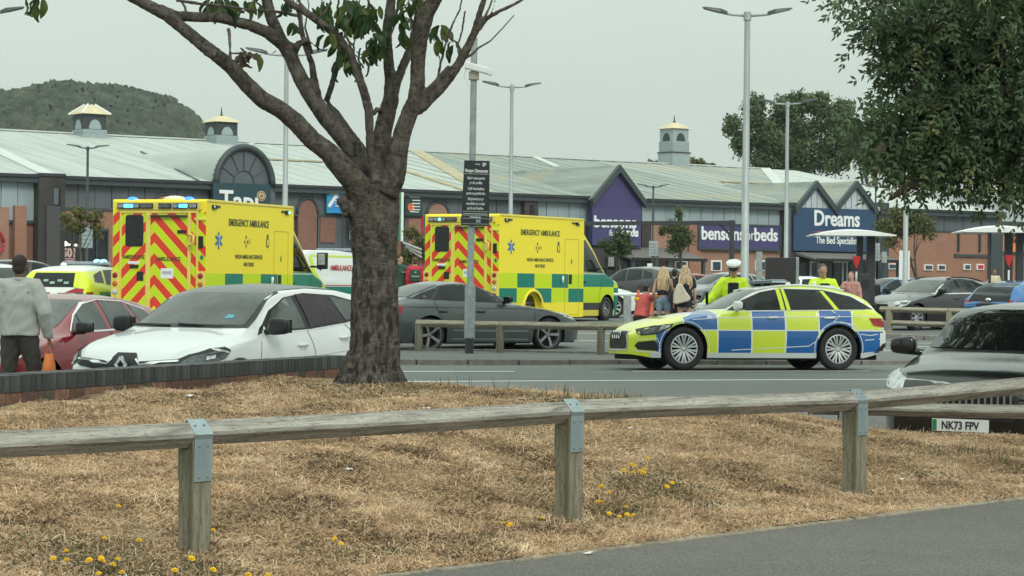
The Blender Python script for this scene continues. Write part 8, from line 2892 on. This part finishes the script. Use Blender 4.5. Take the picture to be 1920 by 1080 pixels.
b = MB(); b.tube([(-.05, 0, 1.1), (-.12, 0, 1.42)], .012, 6); b.build('bag_strap', M('bag_navy', (.03, .04, .06)), bg_)
r_, V_, hp_ = person('woman with long hair and short black dress seen from behind', (at(1284, 540, 52.0).x, 52.0, .2), rad(184), build=.9, scale=.975, vox=.010, top=m_blk, sleeves=.4, bottom=None, hair=(M('hair_blond_streaked', (.42, .30, .18), .55, var=.7, scale=7, stretch=(9, 9, .5)), 'long'), shoes=m_blk, hemz=.78, topr=.035)
bg_ = thing('tote_bag', 'cream tote bag on the shoulder of the woman in black', 'bag', Vector((at(1276, 540, 51.7).x, 51.7, .2)))
b = MB()
b.prism([(-.17, .86), (-.10, .82), (.20, .90), (.24, .98), (.14, 1.10), (.02, 1.30), (-.08, 1.28), (-.15, 1.05)], lambda a, z, d: (a, d, z), .09)
o = b.build('bag_body', M('bag_cream', (.55, .50, .40), .8, var=.12, bump=.4), bg_, smooth=True, bevel=.03)
b = MB(); b.tube([(-.04, .04, 1.28), (-.02, .05, 1.46)], .014, 6); b.build('bag_strap', M('bag_cream', (.55, .50, .40)), bg_)
person('dark haired person in black standing between the two women', (at(1265, 540, 54).x, 54, .22), rad(170), scale=.93, vox=.014, top=m_blk, bottom=m_blk, hair=(m_dhair, 'short'), shoes=m_blk)
m_coral = M('coral_shirt', (.52, .10, .085), .8, var=.12, scale=6, bump=.4)
person('person in a coral shirt crouching with one arm raised by the cones', (at(1206, 540, 53).x, 53.0, .22), rad(150), pose=dict(pelvis=(0, .10, .45), chest=(0, -.02, .80), neck=(0, -.10, 1.00), head=(0, -.17, 1.13), shL=(-.17, -.06, .95), shR=(.17, -.06, .95), elL=(-.34, -.16, .98), wrL=(-.48, -.22, 1.16), elR=(.24, -.25, .78), wrR=(.18, -.42, .90),
       hipL=(-.10, .10, .45), hipR=(.10, .10, .45), knL=(-.20, -.32, .50), knR=(.20, -.32, .50), anL=(-.18, -.12, .09), anR=(.18, -.12, .09), toL=(-.20, -.28, .03), toR=(.20, -.28, .03)), scale=1.0, vox=.013, top=m_coral, bottom=m_blk, hair=(m_dhair, 'short'), shoes=m_shoe, hemz=.48)
person('woman in black with a red bag walking by the blue hatchback', (at(1638, 540, 66).x, 66, float(G(10, 66))), rad(20), scale=.82, vox=.016, top=m_blk, bottom=m_blk, hair=(m_dhair, 'short'), shoes=m_blk, hands=False)
o = thing('red_bag', 'bright red shopping bag beside the woman in black', 'bag', Vector((at(1634, 540, 65.6).x, 65.6, float(G(10, 66)))))
b = MB(); b.box((0, 0, .62), (.22, .12, .42), taper=.8); b.build('bag_body', M('bag_red', (.65, .03, .04), .5), o, bevel=.03)
b = MB(); b.tube([(-.06, 0, .82), (0, 0, .98), (.06, 0, .82)], .01, 5); b.build('bag_handle', M('bag_red', (.65, .03, .04)), o)
m_pink = M('pink_cloth', (.45, .22, .20), .8, var=.3, scale=8)
person('person in a dusky pink top partly hidden beside the bareheaded officer', (at(1596, 540, 58).x, 58, float(G(8, 58)) - .14), rad(-30), pose=dict(elL=(-.28, -.1, 1.2), wrL=(-.1, -.25, 1.35)), scale=.98, vox=.015, top=m_pink, bottom=m_blk, hair=(M('hair_brown', (.10, .05, .03), .6), 'short'), shoes=m_blk, hands=False)
person('person with a short dark beard and cream top standing under the right canopy', (at(1864, 540, 92).x, 92, .45), rad(0), skin=M('skin_tan', (.26, .15, .10), .55), scale=1.0, vox=.018, top=M('cloth_cream', (.60, .52, .36), .8), bottom=m_blk, hair=(m_shorthair, 'short'), shoes=m_blk, hands=False)
person('dark haired person whose head shows over the black people carrier', (at(1251, 540, 92).x, 92, .45), rad(30), scale=.98, vox=.018, top=m_blk, bottom=m_blk, hair=(m_dhair, 'short'), shoes=m_blk, hands=False)
m_pgreen = M('paramedic_green', (.02, .07, .045), .8, var=.15)
r_, V_, hp_ = person('paramedic in dark green uniform facing right beside the tree trunk', (at(748, 540, 66).x, 66, .42), rad(62), pose=dict(nod=.2, elR=(.24, -.12, 1.15), wrR=(.18, -.3, 1.1)), build=1.1, scale=1.03, vox=.013, top=m_pgreen, bottom=m_pgreen, hair=(m_dhair, 'short'), shoes=m_blk)
b = MB(); b.box((0, -.165, 1.28), (.26, .012, .03)); b.build('reflective_band', M('reflective_grey', (.42, .45, .44)), r_)
r_, V_, hp_ = person('person in a red jacket with a dark back panel beside the ambulance', (at(778, 540, 66).x, 66, .42), rad(185), build=1.15, scale=1.0, vox=.013, top=M('jacket_red', (.50, .02, .05), .75, var=.15), bottom=m_blk, hair=(M('hair_brown', (.10, .05, .03), .6), 'short'), shoes=m_blk)
b = MB(); b.box((0, .17, 1.22), (.30, .05, .34)); o = b.build('back_panel', m_pgreen, r_, bevel=.02)
b = MB(); b.box((0, .205, 1.20), (.24, .01, .03)); b.box((0, .205, 1.32), (.06, .01, .04)); b.build('reflective_print', M('reflective_grey', (.42, .45, .44)), o)

# cones, tape, pale pipe rail
mo = M('cone_orange', (.75, .17, .07), .5, var=.06)
c0 = thing('traffic_cone', 'orange traffic cone left of the crouching person, tied with yellow tape', 'cone', (at(1197, 540, 55.2).x, 55.2, .25), 0, 'orange cones with yellow tape')
b = MB(); b.tube([(0, 0, .03), (0, 0, 1.08)], [.15, .028], 18); b.build('cone_body', mo, c0, smooth=True)
b = MB(); b.box((0, 0, .02), (.5, .5, .04)); b.build('cone_base', m_black, c0, bevel=.01)
b = MB(); b.tube([(0, 0, .55), (0, 0, .75)], [.093, .070], 18); b.build('cone_sleeve', M('sleeve_pale', (.50, .28, .20), .5), c0, smooth=True)
for px, Y, lab in ((1216, 55.4, 'orange traffic cone behind the crouching person, tied with yellow tape'), (1223, 52.6, 'orange traffic cone right of the crouching person')):
    c2 = copy_tree(c0); c2.location = (at(px, 540, Y).x, Y, .2); c2['label'] = lab
    if Y < 54: c2.scale = (.8, .8, .8)
mt = M('tape_yellow', (.75, .50, .04), .5, var=.15, scale=12)
b = MB()
A, B_, C2 = Vector((at(1190, 540, 52.9).x, 52.9, 1.14)), Vector((at(1215, 540, 53.2).x, 53.2, 1.13)), Vector((at(1232, 540, 52.8).x, 52.8, 1.20))
b.tube([A, A.lerp(B_, .5) - Vector((0, 0, .03)), B_, B_.lerp(C2, .5), C2], [.03, .05, .06, .05, .03], 6, flat=[.012] * 5, side=(0, 0, 1), jit=.3)
tag(b.build('barrier_tape', mt, smooth=True), 'twisted yellow tape strung between the orange cones', 'tape')
pr = thing('pipe_barrier', 'pale horizontal pipe barrier between the ambulance nose and the women', 'barrier', g0(1165, 60))
b = MB(); b.tube([(-.2, 0, .82), (1.3, 0, .84)], .035, 8); b.build('pipe', m_white, pr, smooth=True)
b = MB(); b.box2((.06, -.08, 0), (.26, .08, .80)); b.build('post', m_galv, pr, bevel=.02)
b = MB(); b.box2((1.2, -.05, 0), (1.3, .05, .84)); b.build('post', m_galv, pr)

# ------------------------------------------------------------------ grass, weeds, flowers
blades('dry_grass', 300000, (-6, 7, 7, 25), .025, .07, .0026, (0, 24), straws, Hg, seed=4)
blades('dry_grass', 9000, (-6, 7, 9, 22), .04, .09, .0020, (25, 75), straws[1:], Hg, seed=6)
def darkpatch(x, y, r):
    q = np.sin(3.1 * x + 1.7 * np.sin(2.3 * y)) * np.sin(2.7 * y + 1.9 * np.sin(1.9 * x + 1)) + .6 * np.sin(7.3 * x - 5.1 * y) * np.sin(6.1 * y + 2 * x)
    return r.random(len(x)) < np.clip((q - .35) * 1.6, 0, .9)
blades('dry_grass', 26000, (-6, 7, 7, 25), .03, .075, .003, (0, 30), [leafmat('thatch_dark', (.055, .045, .03), .9), straws[0], straws[1]], Hg, clump=darkpatch, seed=14)
WC = [(-1.9, 10.15, .30), (-1.35, 9.9, .22), (-1.65, 9.75, .3), (-.55, 10.6, .14), (-.15, 11.0, .12), (.30, 11.9, .12), (.55, 12.35, .22), (.85, 13.2, .30), (.75, 12.9, .2), (1.1, 12.7, .14), (2.9, 16.0, .25), (3.35, 15.3, .16), (2.6, 14.5, .14), (-.9, 17.1, .5), (-1.3, 17.2, .4), (.35, 16.6, .25), (.65, 16.8, .2), (-.75, 10.55, .12)]
def inclump(x, y, r):
    p = np.zeros(len(x))
    for a, c, s in WC:
        p = np.maximum(p, np.exp(-((x - a) ** 2 + (y - c) ** 2) / (s * s)))
    return r.random(len(x)) < p * .9
blades('weeds', 11000, (-6, 7, 7, 25), .025, .06, .0035, (0, 38), greens, Hg, clump=inclump, seed=8)
def tuft(x, y, s=.12):
    return lambda X, Y, r: ((X - x) ** 2 + (Y - y) ** 2) < s * s
for i, (px, D, n_) in enumerate(((1140, 16.9, 90), (1170, 17.1, 120), (1095, 16.8, 60), (1060, 16.8, 30), (975, 16.9, 14), (905, 17.0, 12), (1850, 15.7, 90), (870, 17.1, 10))):
    p = at(px, 540, D)
    blades('grass_tuft', n_, (p.x - .2, p.x + .2, D - .15, D + .15), .06, .15, .0022, (40, 85), greens + straws[1:3], Hg, seed=50 + i)
# dandelions
m_dand = M('petal_yellow', (.82, .54, .01), .6, var=.15, scale=60)
m_stem = M('stem_green', (.12, .13, .04), .8)
d0 = thing('dandelion', 'x', 'flower', (0, 0, 0), 0, 'yellow dandelions on the bank')
b = MB()
for ring, (rr_, zz, k_) in enumerate(((.020, .0, 14), (.014, .006, 10), (.008, .010, 6))):
    for i in range(k_):
        a = 2 * math.pi * i / k_ + ring
        c_, s_ = math.cos(a), math.sin(a)
        b.add([(0, 0, zz), (rr_ * .7 * c_ - .004 * s_, rr_ * .7 * s_ + .004 * c_, zz + .004), (rr_ * c_, rr_ * s_, zz + .002), (rr_ * .7 * c_ + .004 * s_, rr_ * .7 * s_ - .004 * c_, zz + .004)], [(0, 1, 2, 3)])
fl = b.build('flower_head', m_dand, d0); fl.location = (0, 0, .062)
b = MB(); b.tube([(0, 0, -.01), (.004, 0, .03), (0, 0, .062)], [.0018, .0018, .004], 5); b.build('stem', m_stem, d0)
FL = [  # px, py in the photograph, clump
    (125, 1028, 0), (103, 1041, 0), (130, 1046, 0), (172, 1044, 0), (183, 1050, 0), (190, 1040, 0), (205, 1058, 0), (188, 1066, 0), (230, 1069, 0), (212, 1077, 0), (219, 1040, 0),
    (219, 946, 1), (258, 1009, 1), (196, 1001, 1), (352, 1039, 2), (327, 1065, 2), (392, 1064, 2), (398, 988, 2), (460, 1075, 3), (510, 1071, 3), (480, 1077, 3), (640, 1012, 4), (632, 1002, 4),
    (945, 975, 5), (963, 979, 5), (1020, 965, 5), (1190, 866, 6), (1178, 870, 6), (1207, 871, 6), (1196, 878, 6), (1210, 879, 6), (1188, 881, 6), (1204, 882, 6), (1170, 877, 6), (1218, 857, 6), (1247, 908, 7), (1261, 901, 7),
    (1130, 912, 8), (1124, 936, 8), (1121, 942, 8), (1139, 955, 8), (1171, 943, 8), (1191, 960, 8), (1172, 958, 8), (1165, 964, 8), (1140, 918, 8), (1187, 742, 9), (1180, 738, 9), (1193, 744, 9), (1172, 744, 9), (1640, 762, 10), (1632, 770, 10), (1798, 770, 10), (1806, 775, 10)]
CN = ['yellow dandelion in the clump at the bottom left corner of the bank', 'lone yellow dandelion on the bare bank left of the near fence post', 'yellow dandelion at the foot of the nearest fence post', 'yellow dandelion at the path edge right of the nearest post',
      'yellow dandelion pair low in the middle of the bank', 'yellow dandelion left of the middle fence post foot', 'yellow dandelion in the dense clump right of the middle post', 'yellow dandelion just beyond the dense clump', 'yellow dandelion in the loose clump at the middle post foot', 'yellow dandelion among tall weeds on the crest', 'yellow dandelion on the crest by the far right rail']
def hit_bank(px, py):
    d = (CAMROT @ Vector(((px - 960) / FPX, (540 - py) / FPX, -1.0)))
    Y = np.arange(7.0, 22, .03)
    X = CAMLOC.x + d.x / d.y * Y
    Z = CAMLOC.z + d.z / d.y * Y
    g = Hg(X, Y)
    i = np.argmax(Z < g + .06)
    return Vector((float(X[i]), float(Y[i]), float(g[i])))
first = True
for px, py, k in FL:
    p = hit_bank(px, py + 2)
    if pathd(p.x, p.y) < .03:
        continue
    o = d0 if first else copy_tree(d0)
    first = False
    o['label'] = CN[k]; o['group'] = CN[k].replace('yellow dandelion', 'dandelions')
    o.location = p; o.rotation_euler = (random.uniform(.1, .7), random.uniform(-.3, .3), random.uniform(-.5, .5))
    p.z += .008; o.location = p; s_ = random.uniform(.6, .88); o.scale = (s_, s_, s_)
# scraps of litter and a feather
m_scrap = M('scrap_white', (.72, .72, .70), .7)
def scrap(px, py, s, label, onpath=False):
    if onpath:
        d = (CAMROT @ Vector(((px - 960) / FPX, (540 - py) / FPX, -1.0)))
        k = (CAMLOC.z - .22) / -d.z
        p = CAMLOC + d * k
    else:
        p = hit_bank(px, py)
        p.z += .02
    b = MB()
    rr_ = random.Random(px)
    vs = [(s * (-.5 + i / 4), s * .6 * (-.5 + j / 2) , s * .25 * rr_.random()) for j in range(3) for i in range(5)]
    b.add(vs, [(j * 5 + i, j * 5 + i + 1, j * 5 + i + 6, j * 5 + i + 5) for j in range(2) for i in range(4)])
    o = b.build('litter_scrap', m_scrap); o.location = p; o.rotation_euler = (0, 0, rr_.uniform(-1, 1))
    md = o.modifiers.new('s', 'SOLIDIFY'); md.thickness = .003
    tag(o, label, 'litter')
scrap(1103, 1038, .045, 'crumpled white scrap lying on the grey path', True)
scrap(355, 732, .05, 'pale scrap at the foot of the brick wall'); scrap(800, 756, .05, 'pale scrap on the turf right of the trunk foot'); scrap(1690, 888, .03, 'small white scrap near the right fence post')
scrap(1183, 795, .035, 'tiny white scrap behind the fence above the dense dandelion clump'); scrap(655, 868, .035, 'tiny pale scrap on the bank below the long left rail')
b = MB()
b.tube([(0, 0, 0), (.004, 0, .025), (.0, 0, .05)], [.003, .007, .001], 8, flat=[.002, .003, .001]); o = b.build('feather', m_scrap, smooth='all'); o.location = hit_bank(236, 1072); tag(o, 'white feather standing in the bottom left weeds', 'feather')

# ------------------------------------------------------------------ air
b = MB(); b.box2((-340, -40, -3), (340, 1160, 130))
hz = b.build('haze', None)
m, nt, bs = bsdf_mat('haze')
nt.nodes.remove(bs)
v = nt.nodes.new('ShaderNodeVolumePrincipled')
v.inputs['Color'].default_value = (.86, .93, .90, 1)
v.inputs['Density'].default_value = .00013
v.inputs['Anisotropy'].default_value = .2
nt.links.new(v.outputs[0], [q for q in nt.nodes if q.type == 'OUTPUT_MATERIAL'][0].inputs['Volume'])
hz.data.materials.clear(); hz.data.materials.append(m)
kind(hz, 'stuff')
